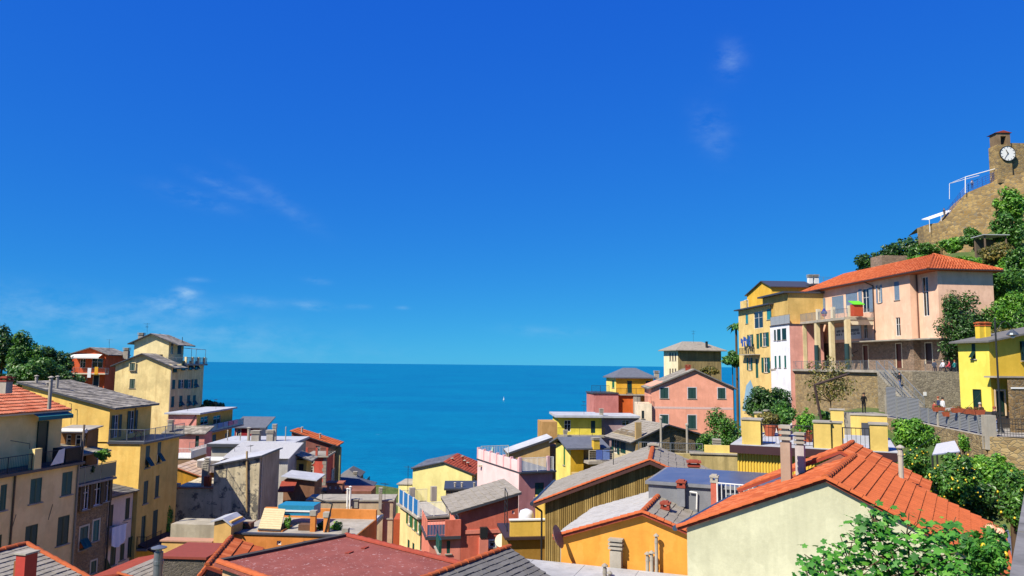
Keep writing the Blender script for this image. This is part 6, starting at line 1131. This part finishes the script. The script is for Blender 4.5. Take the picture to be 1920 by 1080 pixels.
# camera-side parapet
a, c = PZ(1892,1084,58.9), PZ(1924,905,58.9); d = (c-a).normalized(); a2 = a-d*2.5; c2 = c+d*1.2; s = Vector((d.y,-d.x,0))*.6
pw = empty('concrete_parapet', (a.x,a.y,56)); tag(pw, 'weathered grey concrete parapet at the bottom right corner', 'wall'); CG = plaster((132,130,130), .7, srgb((70,68,66), .8)); nblk = 4
for i in range(nblk):
    q0, q1 = a2+(c2-a2)*(i/nblk+.003), a2+(c2-a2)*((i+1)/nblk-.003); wpart('coping_stone', MB().add([q0,q1,q1+s,q0+s]+[v-Vector((0,0,.16)) for v in (q0,q1,q1+s,q0+s)], [(0,1,2,3),(7,6,5,4),(0,4,5,1),(1,5,6,2),(2,6,7,3),(3,7,4,0)]), CG, pw)
q0, q1 = a2+s*.08, c2+s*.08; wpart('wall', MB().add([v-Vector((0,0,.161)) for v in (q0,q1,q1+s*.84,q0+s*.84)]+[v-Vector((0,0,5)) for v in (q0,q1,q1+s*.84,q0+s*.84)], [(0,1,2,3),(7,6,5,4),(0,4,5,1),(1,5,6,2),(2,6,7,3),(3,7,4,0)]), CG, pw)
# white sheet roof in the garden
g0 = [P(1748,852,40), P(1800,846,41), P(1790,826,45), P(1756,832,45)]; o = empty('garden_canopy', (g0[0].x,g0[0].y,50)); tag(o, 'white sheet canopy roof in the lemon garden under the path wall', 'canopy'); wpart('sheet', MB().add(g0+[v-Vector((0,0,.06)) for v in g0], [(0,1,2,3),(7,6,5,4),(0,4,5,1),(1,5,6,2),(2,6,7,3),(3,7,4,0)]), paint((206,206,214),.6,.9), o)
for v in g0: wpart('post', MB().tube((v.x,v.y,48.5),(v.x,v.y,v.z-.05),.05,None,6), IRON, o)
# ================================================================ castle on the hill
cs = empty('castle', P(1860,420,134)-Vector((0,0,8))); tag(cs, 'ruined stone castle wall with clock tower on the hilltop', 'castle'); CST = stonemat((146,116,66),(184,154,98),(120,98,66),1.1)
top = [(1719,428,146),(1730,424,143),(1742,420,141),(1758,418,139),(1772,411,137.5),(1783,397,136.5),(1797,379,135.5),(1812,362,135),(1838,351,134),(1858,343,133.5),(1872,334,133),(1924,324,131)]
mb = MB(); T = [P(*t) for t in top]; ctr = Vector((112,150,0)); n_ = len(T); rws = []
for p in T:
    d = Vector((p.x-ctr.x, p.y-ctr.y, 0)).normalized(); out = Vector((0,-1,0))*.5; rws.append([p+Vector((3,9,0)), p, p+Vector((0,-.4,-3)), p+Vector((0,-1.2,-9)), p+Vector((0,-1.6,-16))])
for i in range(n_-1):
    for k in range(4): mb.add([rws[i][k], rws[i+1][k], rws[i+1][k+1], rws[i][k+1]], [(0,1,2,3)])
me = mb.build('bastion_wall', CST, cs); me.location = -cs.location
tw0, tw1 = P(1873,330,132.5), P(1899,330,132.5); zt_ = P(1886,262,132.5).z; zb_ = tw0.z-1.2; w = tw1.x-tw0.x
wpart('tower', MB().box(tw0.x,tw1.x,tw0.y,tw0.y+w,zb_,zt_-.9), CST, cs); xm = (tw0.x+tw1.x)/2
wpart('belfry', MB().box(tw0.x,tw0.x+w*.30,tw0.y+.1,tw0.y+w*.8,zt_-.899,zt_+1.3).box(tw1.x-w*.30,tw1.x,tw0.y+.1,tw0.y+w*.8,zt_-.899,zt_+1.3).box(tw0.x+w*.301,tw1.x-w*.301,tw0.y+.1,tw0.y+w*.8,zt_+.7,zt_+1.3), plaster((140,116,88),.6), cs)
wpart('belfry_roof', MB().add([(tw0.x-.3,tw0.y-.1,zt_+1.301),(xm,tw0.y-.1,zt_+1.75),(tw1.x+.3,tw0.y-.1,zt_+1.301),(tw0.x-.3,tw0.y+w,zt_+1.301),(xm,tw0.y+w,zt_+1.75),(tw1.x+.3,tw0.y+w,zt_+1.301)], [(0,1,4,3),(1,2,5,4),(0,2,1),(3,4,5),(0,3,5,2)]), TILE_R, cs); wpart('bell', MB().lathe((xm,tw0.y+w*.45,zt_-.6),[(.42,0),(.36,.12),(.26,.55),(.1,.72)],10), IRON, cs)
pc = P(1889,288,132.4); rr = 14.3*132.4/FPX; ck = wpart('clock_face', MB().tube((pc.x,pc.y+.15,pc.z),(pc.x,pc.y-.1,pc.z),rr,None,28), paint((240,238,232),.5,.9), cs); wpart2 = lambda nm, mb, mt: mb.build(nm, mt, ck)
rim = MB()
for i in range(28):
    t0, t1 = i*math.pi/14, (i+1)*math.pi/14; q = [(pc.x+math.sin(t)*r2, pc.y+dy, pc.z+math.cos(t)*r2) for t in (t0, t1) for r2 in (rr-.02, rr+.06) for dy in (-.16, .1)]; rim.add(q, [(0,2,6,4),(2,3,7,6),(0,4,5,1)])
wpart2('clock_rim', rim, IRON)
for ang, L_, w_ in ((-25,.58,.09),(214,.85,.06)):
    t = math.radians(ang); dx, dz = math.sin(t)*rr*L_, math.cos(t)*rr*L_; wpart2('clock_hand', MB().tube((pc.x-dx*.15,pc.y-.14,pc.z-dz*.15),(pc.x+dx,pc.y-.14,pc.z+dz),w_,w_*.6,5), IRON)
for i in range(12):
    t = i*math.pi/6; wpart2('hour_mark', MB().tube((pc.x+math.sin(t)*rr*.78,pc.y-.12,pc.z+math.cos(t)*rr*.78),(pc.x+math.sin(t)*rr*.92,pc.y-.12,pc.z+math.cos(t)*rr*.92),.05,None,4), IRON)
wpart('rear_hall', MB().box(tw1.x+.01,tw1.x+16,tw0.y+.6,tw0.y+1.6,zb_,P(1910,268,133).z), CST, cs)
mb = MB(); BL = paint((26,60,150),.5)
seq = [Vector(p)+Vector((.6,.3,0)) for p in T[4:11]]
for a, c in zip(seq[:-1], seq[1:]):
    for z in (.3,.7,1.1,1.5,1.9): mb.tube(a+Vector((0,0,z)), c+Vector((0,0,z)), .035, None, 4)
    n2 = max(2, int((c-a).length/.6))
    for i in range(n2+1): p = a+(c-a)*(i/n2); mb.tube(p, p+Vector((0,0,1.95)), .04, None, 4)
wpart('terrace_fence', mb, BL, cs)
fr = [P(1810,362,134.5), P(1810,332,134.5), P(1868,316,133.5)]; wpart('awning_frame', MB().path(fr, .08, 6).path([fr[1]+Vector((0,5,0)), fr[2]+Vector((0,5,0))], .05, 5).path([fr[1], fr[1]+Vector((0,5,0)), fr[0]+Vector((0,5,0))], .05, 5), WHITE, cs)
a, c = P(1740,411,140), P(1789,394,137); wpart('white_awning', MB().add([a, c, c+Vector((1,4,.8)), a+Vector((1,4,.8)), a-Vector((0,0,.15)), c-Vector((0,0,.15)), c+Vector((1,4,.65)), a+Vector((1,4,.65))], [(0,1,2,3),(7,6,5,4),(0,4,5,1),(2,6,7,3),(0,3,7,4),(1,5,6,2)]), WHITE, cs)
for t in (.05,.5): p = a+(c-a)*t; wpart('awning_post', MB().tube(p-Vector((0,0,2.6)), p, .06, None, 5), WHITE, cs)
# ruin and shed on the slope
h = House('hill_ruin', 'small roofless stone ruin on the hillside above the pink roof', (1653, 482, 150), 5, 76); h.vol(0, 5.5, 0, 4, 76, h.zt+.4, stonemat((150,120,100),(170,140,120),(126,104,90),1.5)); h.finish()
h = House('garden_shed', 'open timber shed with tin roof on the hillside terraces', (1846, 440, 112), 0, 76, 'shed'); zt = h.zt
for x in (0,3.2): 
    for y in (0,2.4): h.part('post', MB().box(x-.09,x+.09,y-.09,y+.09,76,zt-.1), paint((120,100,80),.9))
h.part('roof', MB().box(-.4,3.6,-.4,2.8,zt-.1,zt), GREYROOF); h.part('back_wall', MB().box(0.1,3.1,2.3,2.35,76,zt-.3), paint((90,80,66),.9)); h.bb = [h.wpt(0,0,76)]; h.finish() if h.vols else None
# ================================================================ trees and bushes
pxtree('tree', 'dark tree at the far left edge behind the orange roof', (-30,612,40,712), 116, 1500, .34, LEAD and LEAF_D, 1, group='trees on the left hill', trunk_r=.25)
pxtree('tree', 'bright green round tree left of the orange house', (12,620,84,712), 108, 2200, .32, LEAF_M, 2, group='trees on the left hill', trunk_r=.25)
pxtree('tree', 'dark rounded tree touching the orange house', (74,645,140,716), 112, 1700, .32, LEAF_D, 3, group='trees on the left hill', trunk_r=.25)
pxtree('bush', 'yellow-green bush under the bright left tree', (30,668,112,725), 100, 1500, .3, LEAF_M, 4, cat='bush', group='trees on the left hill')
pxtree('bush', 'dark hedge along the foot of the left trees', (-20,690,150,730), 104, 2000, .32, LEAF_D, 5, cat='bush', nclump=16, fill=.35)
pxtree('bush', 'dark bush on the cliff behind the pink and yellow house', (374,748,420,775), 130, 700, .34, LEAF_D, 6, cat='bush')
pxtree('vine', 'green climbing vine beside the mottled wall house', (300,935,324,1015), 66, 1100, .16, LEAF_B, 7, zb=40, cat='vine')
pxtree('potted_shrub', 'leafy shrub spilling over the stone house terrace', (178,838,206,868), 54, 350, .12, LEAF_B, 8, zb=52.6, cat='shrub', trunk_r=.04)
pxtree('potted_shrub', 'dark leafy plants behind the stone house glass railing', (153,868,176,893), 53, 350, .13, LEAF_D, 9, zb=51.6, cat='shrub', trunk_r=.03)
for i, (bx_, mt, l) in enumerate([((532,966,546,1000),LEAF_B,'yellow-green bamboo plant on the orange terrace'),((500,985,516,1000),LEAF_M,'small green plant by the skylight panel on the orange terrace'),((618,978,644,996),LEAF_B,'bright green shrub at the right of the orange terrace'),((594,975,610,998),LEAF_D,'dark plant between the orange terrace piers'),((447,980,464,990),LEAF_M,'low plant at the left of the orange terrace')]): pxtree('potted_plant', l, bx_, 49, 260, .1, mt, 20+i, zb=P(560,1004,48).z-.1, cat='plant', trunk_r=.03)
pxtree('tree', 'pale green airy tree right of the pink gable house', (1308,768,1394,872), 92, 3200, .2, LEAF_M, 30, trunk_r=.14, nclump=12)
pxtree('bush', 'low green bush beside the stone gable', (1306,808,1350,872), 78, 1100, .18, LEAF_M, 31, cat='bush'); pxtree('umbrella_pine', 'small flat-topped pine behind the pink gable house', (1352,658,1394,688), 142, 900, .3, LEAF_M, 32)
pxtree('bush', 'scrubby bush above the pink gable roof', (1312,684,1352,704), 130, 500, .28, LEAF_O, 33, cat='bush')
pxtree('tree', 'dense dark green tree below the stone terrace', (1402,720,1490,795), 68, 3200, .17, LEAF_D, 34, trunk_r=.14, nclump=12); pxtree('bush', 'green bush at the foot of the dark tree', (1430,752,1500,800), 60, 1300, .15, LEAF_M, 35, cat='bush')
pxtree('tree', 'thin sparse tree with rusty leaves in front of the stone terrace', (1506,655,1606,772), 64, 650, .16, LEAF_O, 36, nclump=14, fill=.35, trunk_r=.07)
for i, (bx_, mt, l) in enumerate([((1424,768,1462,802),LEAF_O,'yellowish potted shrub at the back of the yellow terrace'),((1452,772,1482,805),LEAF_M,'mid green potted shrub on the yellow terrace'),((1490,762,1535,822),LEAF_B,'tall leafy plant in a big terracotta pot on the yellow terrace'),((1534,768,1556,790),LEAF_M,'climber behind the central terrace pier')]):
    r_, _ = pxtree('potted_shrub', l, bx_, [40,40,37.2,41][i], 600, .1, mt, 40+i, zb=YT.zt+.17, cat='shrub', trunk_r=.03); MB().lathe((0,0,.0),[(.22,0),(.34,.5),(.37,.5),(.37,.58),(.3,.58)],12).build('pot', TERRA, r_)
pxtree('bush', 'bright green bush under the path fence', (1674,780,1752,850), 47, 2800, .13, LEAF_B, 50, zb=49, cat='bush', nclump=12)
def fruit(root, cl, n, r, seed, mat, nm='lemon'):
    rr_ = random.Random(seed); mb = MB()
    for _ in range(n):
        c, rad = cl[rr_.randrange(len(cl))]; d = Vector((rr_.gauss(0,1), rr_.gauss(0,1)-.6, rr_.gauss(0,1))).normalized()*rr_.uniform(.8,1.05); p = c+Vector((d.x*rad.x,d.y*rad.y,d.z*rad.z)); mb.lathe(p-Vector((0,0,r)), [(r*.35,0),(r*.9,r*.5),(r,r),(r*.8,r*1.6),(r*.3,r*2.1)], 6)
    o = mb.build(nm+'s', mat, root, smooth=True); o['kind'] = 'stuff'
LEM = paint((238,200,44), .45, .85)
t_, cl = pxtree('lemon_tree', 'lemon tree with scattered fruit below the bright bush', (1686,825,1752,905), 42, 1500, .11, LEAF_M, 51, zb=48, nclump=10, fill=.42); fruit(t_, cl, 90, .05, 5, LEM)
t_, cl = pxtree('lemon_tree', 'large lemon tree full of yellow fruit right of the orange roof', (1742,848,1836,952), 31, 3000, .1, LEAF_M, 52, zb=48.5, nclump=12, fill=.45); fruit(t_, cl, 150, .04, 6, LEM)
pxtree('tree', 'broad bright green citrus crown below the path wall', (1806,846,1900,915), 33, 2600, .1, LEAF_B, 53, zb=49, nclump=12, fill=.45); pxtree('bush', 'dark undergrowth between the lemon trees', (1780,890,1890,975), 33, 2200, .11, LEAF_D, 54, zb=49, cat='bush', nclump=14)
t_, cl = pxtree('citrus_bush', 'tall citrus bush with small fruit at the right edge above the parapet', (1868,858,1930,1010), 19, 2200, .075, LEAF_M, 55, zb=51.5, nclump=14, fill=.4, cat='bush'); fruit(t_, cl, 26, .03, 7, LEM)
pxtree('shrub', 'thin upright shrub against the path retaining wall', (1794,808,1818,850), 44, 450, .1, LEAF_B, 56, zb=50, cat='shrub')
# hillside
for i, (bx_, D, mt, n, l, sz) in enumerate(hb): pxtree('hill_bush', l, bx_, D, n, sz, mt, 60+i, cat='bush', group='bushes on the castle hill', nclump=12, fill=.5)
for i, (bx_, l) in enumerate(HT): pxtree('hill_tree', l, bx_, 158, 1100, .4, LEAF_D, 80+i, group='dark trees on the castle hill', nclump=10)
# palm
p = P(1380,612,147); pr = empty('palm_tree', (p.x,p.y,TER(p.x,p.y)-.3)); tag(pr, 'palm tree with drooping fronds left of the tall yellow house', 'tree'); zt = p.z-pr.location.z; MB().tube((0,0,0),(0,0,zt),.3,.22,8).build('trunk', BARK, pr); r = random.Random(4)
for i in range(22):
    a = i*2.4; el = r.uniform(.0,1.1); L_ = r.uniform(2.0,2.8); mb = MB(); prev = None
    for k in range(9):
        t = k/8; q = Vector((math.cos(a)*L_*t*math.cos(el), math.sin(a)*L_*t*math.cos(el), zt+L_*t*math.sin(el)-1.6*t*t)); s = Vector((-math.sin(a), math.cos(a), 0))
        if prev is not None:
            for sg in (-1,1): mb.add([prev, q, q+s*sg*.5*math.sin(math.pi*min(1,t+.1))-Vector((0,0,.25)), prev+s*sg*.45*math.sin(math.pi*t)-Vector((0,0,.22))], [(0,1,2,3)])
        prev = q
    mb.build('frond', LEAF_M, pr, fix=False)
# fig tree close to the camera: lobed leaves, each a part
fc_ = [(1545,1050,11.5,.42),(1590,1035,11.3,.35),(1625,1000,11.,.38),(1640,965,10.9,.28),(1660,1030,10.8,.5),(1700,990,10.9,.42),(1720,1055,10.6,.5),(1760,1030,10.6,.46),(1800,1060,10.4,.5),(1780,985,11,.28),(1840,1070,10.2,.4),(1690,1075,10.4,.5),(1600,1078,11,.45),(1830,1020,10.6,.3),(1520,1075,11.6,.32)]
fb = Vector((6.0,11.2,TER(6.0,11.2)-.3)); fg = empty('fig_tree', fb); tag(fg, 'fig tree with large glossy lobed leaves in the right foreground', 'tree'); tb = MB(); fk = Vector((0,0,2.2)); tb.tube((0,0,0), fk, .13, .1, 8)
def figleaf():
    pts = []; N = 22
    for i in range(N):
        t = -math.pi+2*math.pi*(i+.5)/N; lob = .55+.45*abs(math.cos(t*2.5))**.7; lob *= (1.0 if abs(t) < 2.5 else .5); pts.append((math.sin(t)*lob*.9, math.cos(t)*lob, 0))
    mb = MB(); v = [(0,-.12,0.0)]+[(x,y,-.16*(x*x+y*y)+.05*abs(x)) for x,y,_ in pts]; mb.add(v, [(0,1+i,1+(i+1)%N) for i in range(N)]); return mb
lm = [figleaf().mesh('fig_leaf', LEAF_F, True)]; r = random.Random(11); cnt = 0; rest = MB(); fl_ = figleaf()
order = []
for (px, py, D, rad) in fc_:
    c = P(px, py+14, D)-fb; tb.tube(fk, c, .045, .012, 6)
    for k in range(7):
        d = Vector((r.gauss(0,1), r.gauss(0,1), r.gauss(0,.8))).normalized()*rad*r.uniform(.5,1.); tb.tube(c-d*.2, c+d, .012, .006, 4)
    for _ in range(int(100*rad/.42)):
        d = Vector((r.gauss(0,1), r.gauss(0,1), r.gauss(0,.8))).normalized()*rad*r.uniform(.45,1.08); order.append((c+d, d))
r.shuffle(order)
for pos, d in order:
    s = r.uniform(.036,.08); nrm = (Vector((d.x*.5, d.y*.5-.25, .75))+Vector((r.uniform(-.5,.5), r.uniform(-.5,.5), r.uniform(-.2,.3)))).normalized(); q = nrm.to_track_quat('Z','Y').to_matrix().to_4x4() @ Matrix.Rotation(r.uniform(0,6.28),4,'Z')
    M = Matrix.Translation(pos) @ q @ Matrix.Scale(s,4)
    if cnt < 300:
        o = bpy.data.objects.new('leaf', lm[0]); COL.objects.link(o); o.parent = fg; o.matrix_local = M
    else: rest.add([M @ Vector(v) for v in fl_.v], fl_.f)
    cnt += 1
tb.build('trunk', BARK, fg); o = rest.build('leaves', LEAF_F, fg, smooth=True, fix=False); o['kind'] = 'stuff'
# lemon branch and roses by the parapet
t_, cl = pxtree('lemon_bush', 'lemon bush with a few ripe lemons beside the parapet', (1800,985,1892,1090), 9.6, 900, .055, LEAF_F, 90, zb=54, cat='bush', nclump=12, fill=.4, trunk_r=.03); fruit(t_, cl, 5, .035, 9, LEM)
rb, cl = pxtree('rose_bush', 'climbing rose with pale pink blooms in front of the roof edge', (1850,975,1890,1040), 10.4, 260, .05, LEAF_M, 91, zb=54, cat='bush', nclump=7, trunk_r=.02)
for i, (px, py) in enumerate([(1856,990),(1862,1015),(1866,1030),(1872,996)]):
    p = P(px,py,10.2)-rb.location; rr_ = random.Random(i); mb = MB()
    for k in range(14): a = k*2.4; ra = .012+.0035*k; d = Vector((math.cos(a),math.sin(a)*.8-.3,.35)).normalized(); t = d.orthogonal().normalized(); bb = d.cross(t); q = p+d*ra; mb.add([q-t*.03-bb*.025, q+t*.03-bb*.025, q+t*.025+bb*.03+d*.012, q-t*.025+bb*.03+d*.012], [(0,1,2,3)])
    mb.build('bloom', leafmat((236,160,120),(240,190,150),(246,220,190),'petal'), rb, fix=False)
# sail boat
p = PZ(944,750,0.3); sb = empty('sail_boat', (p.x,p.y,0)); sb.scale = (.7,.7,.7); tag(sb, 'tiny white sailing boat on the open sea', 'boat'); MB().add([(-1.2,-4,.2),(1.2,-4,.2),(1.4,1,.2),(0,5,.3),(-1.4,1,.2),(-1,-4,1.2),(1,-4,1.2),(1.3,1,1.2),(0,5.5,1.4),(-1.3,1,1.2)],[(4,3,2,1,0),(5,6,7,8,9),(0,1,6,5),(1,2,7,6),(2,3,8,7),(3,4,9,8),(4,0,5,9)]).build('hull', WHITE, sb); MB().tube((0,.5,1.2),(0,.5,9),.08,None,6).build('mast', STEEL, sb); MB().add([(0,.4,1.8),(1.6,-3.2,1.9),(.1,.4,8.8),(.05,.42,1.8),(1.65,-3.18,1.9),(.15,.42,8.8)],[(0,1,2),(5,4,3),(0,3,4,1),(1,4,5,2),(0,2,5,3)]).build('sail', WHITE, sb)
pp = P(923,866,70); o = empty('folded_parasol', PALE_P := (pp.x,pp.y,P(923,872,70).z)); tag(o, 'folded green and white parasol at the corner of the pale pink terrace', 'parasol'); MB().tube((0,0,-.3),(0,0,1.7),.03,None,6).build('pole', STEEL, o); MB().lathe((0,0,.4),[(.1,0),(.22,.15),(.16,.7),(.05,1.25)],9).build('canopy', paint((190,216,190),.8), o)
# ================================================================ people
SKIN = simple('skin', (206,150,120), .6, 0., .3, .8); HAIR_D = simple('dark_hair', (40,30,24), .6); HAIR_G = simple('grey_hair', (160,154,148), .6); HAIR_R = simple('red_hair', (130,64,34), .6)
def person(label, loc, face, top, legs, hair, H=1.72, pose='stand', group=None):
    """face: heading in degrees (0 looks along +x)"""
    root = empty('person', loc, math.radians(face-90)); tag(root, label, 'person', group); k = H/1.75
    V = []; R = []; E = []
    def add(p, r, link=None):
        V.append(Vector(p)*k); R.append(r*k)
        if link is not None: E.append((link, len(V)-1))
        return len(V)-1
    sit = pose == 'sit'; walk = pose == 'walk'; lean = .28 if pose == 'lean' else 0.; hz = .52 if sit else .93
    pel = add((0,0,hz), .135); wa = add((0,lean*.3,hz+.18), .125, pel); ch = add((0,lean*.8,hz+.40), .155, wa); nk = add((0,lean*1.1,hz+.56), .065, ch); hd = add((0,lean*1.2+.02,hz+.66), .085, nk); cr = add((0,lean*1.2+.02,hz+.76), .088, hd)
    for s in (-1,1):
        f = .16*s if walk else 0
        hip_ = add((s*.09,0,hz-.04), .098, pel)
        if sit: kn = add((s*.1,.40,hz+.0), .072, hip_); an = add((s*.1,.42,.10), .05, kn); ft = add((s*.1,.58,.04), .045, an)
        else: kn = add((s*.095,.05+f,.50), .070, hip_); an = add((s*.095,f*1.3-.02,.09), .05, kn); ft = add((s*.10,f*1.3+.15,.04), .044, an)
        sh = add((s*.17,lean*.9,hz+.45), .072, ch); el = add((s*.225,lean*.6-.04*s*f*8+(.1 if sit or pose == 'lean' else -.02),hz+.20), .05, sh); wr = add((s*.20,(.28 if sit or pose == 'lean' else .09+f*.8)+lean,hz+(.10 if sit or pose == 'lean' else -.03)), .036, el); add((s*.185,(.36 if sit or pose == 'lean' else .12+f*.9)+lean,hz+(.09 if sit or pose == 'lean' else -.11)), .034, wr)
    me = bpy.data.meshes.new('tmp'); me.from_pydata([tuple(v) for v in V], E, []); o = bpy.data.objects.new('tmp', me); COL.objects.link(o); md = o.modifiers.new('s','SKIN'); o.modifiers.new('u','SUBSURF').levels = 1
    sv = me.skin_vertices[0].data
    for i, q in enumerate(sv): q.radius = (R[i], R[i]); q.use_root = (i == 0)
    dg = bpy.context.evaluated_depsgraph_get(); m2 = bpy.data.meshes.new_from_object(o.evaluated_get(dg)); bpy.data.objects.remove(o)
    m2.materials.clear()
    for mt in (top, legs, SKIN, simple('shoe', (40,36,34), .6)): m2.materials.append(mt)
    for pg in m2.polygons:
        c = pg.center/k; pg.use_smooth = True
        hand = abs(c.x) > .14 and (c-Vector((math.copysign(.19,c.x),0,0))).z < hz+.02 and c.y > (.2 if sit or pose == 'lean' else -1) and abs(c.x) > .165 and c.z < hz+.12 and (not sit or c.y > .24)
        pg.material_index = 2 if c.z > hz+.55 or (hand and c.z < hz-.0 and not sit) else (3 if c.z < .08 else (1 if (c.z < hz+.02 and abs(c.x) < .17) else 0))
    b = bpy.data.objects.new('body', m2); COL.objects.link(b); b.parent = root; hc = V[hd]+Vector((0,0,.055*k))
    mb = MB(); prof = [(.098,-.02),(.108,.04),(.10,.09),(.06,.125),(.01,.135)]; mb.lathe(hc+Vector((0,-.018*k,0)), [(r_*k, z*k) for r_, z in prof], 12); mb.build('hair', hair, root, smooth=True)
    mb = MB(); 
    for s in (-1,1): mb.lathe(hc+Vector((s*.034*k,.088*k,-.015*k)), [(.004,-.006),(.011,0),(.004,.006)], 6)
    mb.build('eyes', simple('eye', (20,16,14), .3), root); MB().lathe(hc+Vector((0,.096*k,-.05*k)), [(.006,-.01),(.017,0),(.008,.03)], 6).build('nose', SKIN, root)
    return root
def cl_(c, k=.8): return paint(c, .85, k)
tt = .46; zst = zs0-rz*(int(tt*ns)+1); q = PINK.wpt(sxc+.1, syt-run*(int(tt*ns)+.5)/ns, 0)
person('man in dark jacket and jeans walking down the concrete stairs', (q.x,q.y,zst), -84, cl_((28,32,44)), cl_((80,104,150)), HAIR_D, 1.75, 'walk')
for px, py, D, f, tp, lg, hr, hh, l in [(1752,757,62,200,(170,70,60),(60,60,70),HAIR_D,1.35,'child in red seen over the fence beside two adults'),(1759,749,63,170,(44,56,96),(50,54,70),HAIR_R,1.7,'red-haired person in navy behind the path fence'),(1767,750,62,10,(226,228,232),(40,46,70),HAIR_D,1.68,'dark-haired person in white and navy top behind the path fence'),
  (1837,752,52,235,(26,24,28),(36,36,42),HAIR_G,1.72,'grey-haired man in black by the green door'),(1864,757,48.6,190,(30,28,32),(130,150,190),HAIR_R,1.62,'red-haired woman in black jacket and light jeans on the path')]:
    p = P(px, py, D); person(l, (p.x,p.y,56.0), f, cl_(tp), cl_(lg), hr, hh, 'stand')
p = P(1619,744,63.5); person('person in black leaning over beyond the ribbed fence', (p.x,p.y,TER(p.x,p.y)-.1 if False else P(1619,744,63.5).z-1.35), 250, cl_((22,22,26)), cl_((40,40,46)), HAIR_D, 1.7, 'lean')
o = MB().box(p.x-1.4,p.x+1.4,p.y-.8,p.y+1.2,47,p.z-1.345).build('garden_landing', CONC); tag(o, 'small concrete landing beyond the ribbed fence below the terrace', 'landing')
for i, (px, tp, f, l) in enumerate([(1752,(60,70,90),250,'seated guest in grey-blue behind the upper railing, leftmost'),(1768,(214,214,224),200,'seated guest in white at the upper terrace table'),(1780,(206,60,80),160,'seated guest in crimson at the upper terrace table'),(1790,(40,140,140),120,'seated guest in teal nearest the yellow house')]):
    q = PINK.hit(px, 684, 'y', yd-1.2+.25*(i % 2)); w_ = PINK.wpt(q.x,q.y,0); r_ = person(l, (w_.x,w_.y,zf-.1), f, cl_(tp), cl_((50,52,64)), [HAIR_D,HAIR_G,HAIR_D,HAIR_R][i], 1.7, 'sit', 'guests seated on the upper terrace')
    st2 = empty('stool', (w_.x,w_.y,zf-.1)); tag(st2, ['stool under the grey-blue guest on the upper terrace','stool under the guest in white on the upper terrace','stool under the guest in crimson on the upper terrace','stool under the guest in teal on the upper terrace'][i], 'stool'); MB().box(-.2,.2,-.2,.2,.38,.43).build('seat', IRON, st2)
    for a in (-1,1):
        for c in (-1,1): MB().tube((a*.17,c*.17,0),(a*.15,c*.15,.379),.015,None,5).build('leg', IRON, st2)
for px, py, D, i, tp, l in [(1829,352,134.3,8,(200,196,200),'tiny visitor in white leaning on the castle fence'),(1776,405,137.2,4,(60,64,90),'tiny visitor in dark clothes beside the castle awning')]:
    p = P(px,py,D); b_ = T[i]; z = max(T[i].z, T[i-1].z); person(l, (p.x,p.y+.9,p.z), 260, cl_(tp), cl_((60,64,80)), HAIR_D, 1.7)
# overhead cables
for i, (a, c, l) in enumerate([(P(1600,905,24),P(1840,735,51),'thin overhead cable from the orange roof to the lemon yellow house'),(P(1395,775,36),P(1470,745,60),'thin overhead cable beside the dark tree')]):
    mb = MB(); prev = None
    for k in range(17):
        t = k/16; q = a+(c-a)*t-Vector((0,0,.5*4*t*(1-t)))
        if prev is not None: mb.tube(prev, q, .012, None, 4, False)
        prev = q
    o = mb.build('cable', IRON); tag(o, l, 'cable')
# ================================================================ sea
def sea():
    m, n, l, b = newmat('sea_water'); co = ncoord(n, l, (1, 1, 1))
    w1 = nnoise(n, l, .05, 8, .62, ncoord(n, l, (.6, 1.6, 1))); w2 = nnoise(n, l, .35, 6, .6, ncoord(n, l, (.6, 1.5, 1))); big = nnoise(n, l, .0035, 5, .6, co)
    x = nmix(n, l, nramp(n, l, big, [(.35,0.),(.65,1.)]), (0.0, .165, .280), (0.0, .108, .240))
    cap = nmix(n, l, .5, w1, w2); x = nmix(n, l, nramp(n, l, cap, [(.660,0.),(.70,.65)]), x, (.6,.68,.72))
    wind = nnoise(n, l, .012, 6, .6, ncoord(n, l, (.35, 1.4, 1))); x = nmix(n, l, nramp(n, l, wind, [(.40,0.),(.62,.55)]), x, (0.0, .185, .31)); rip = nnoise(n, l, .12, 7, .7, ncoord(n, l, (.5, 2.2, 1))); x = nmix(n, l, nramp(n, l, rip, [(.44,0.),(.60,.5)]), x, (0.0, .07, .17))
    l.new(x, b.inputs['Base Color']); b.inputs['Roughness'].default_value = .35; b.inputs['IOR'].default_value = 1.33; b.inputs['Specular IOR Level'].default_value = .25
    nbump(n, l, b, cap, 1.0, 1.6)
    mb = MB(); R = 90000.; N = 48
    ring = [(0,300,0)]; 
    for r in (300,900,3000,12000,R):
        for i in range(N): t = 2*math.pi*i/N; ring.append((r*math.cos(t), 300+r*math.sin(t), 0))
    fs = [(0,1+i,1+(i+1)%N) for i in range(N)]
    for k in range(4):
        for i in range(N): a = 1+k*N; fs.append((a+i, a+N+i, a+N+(i+1)%N, a+(i+1)%N))
    mb.add(ring, fs); o = mb.build('sea', m); o['kind'] = 'structure'
sea()
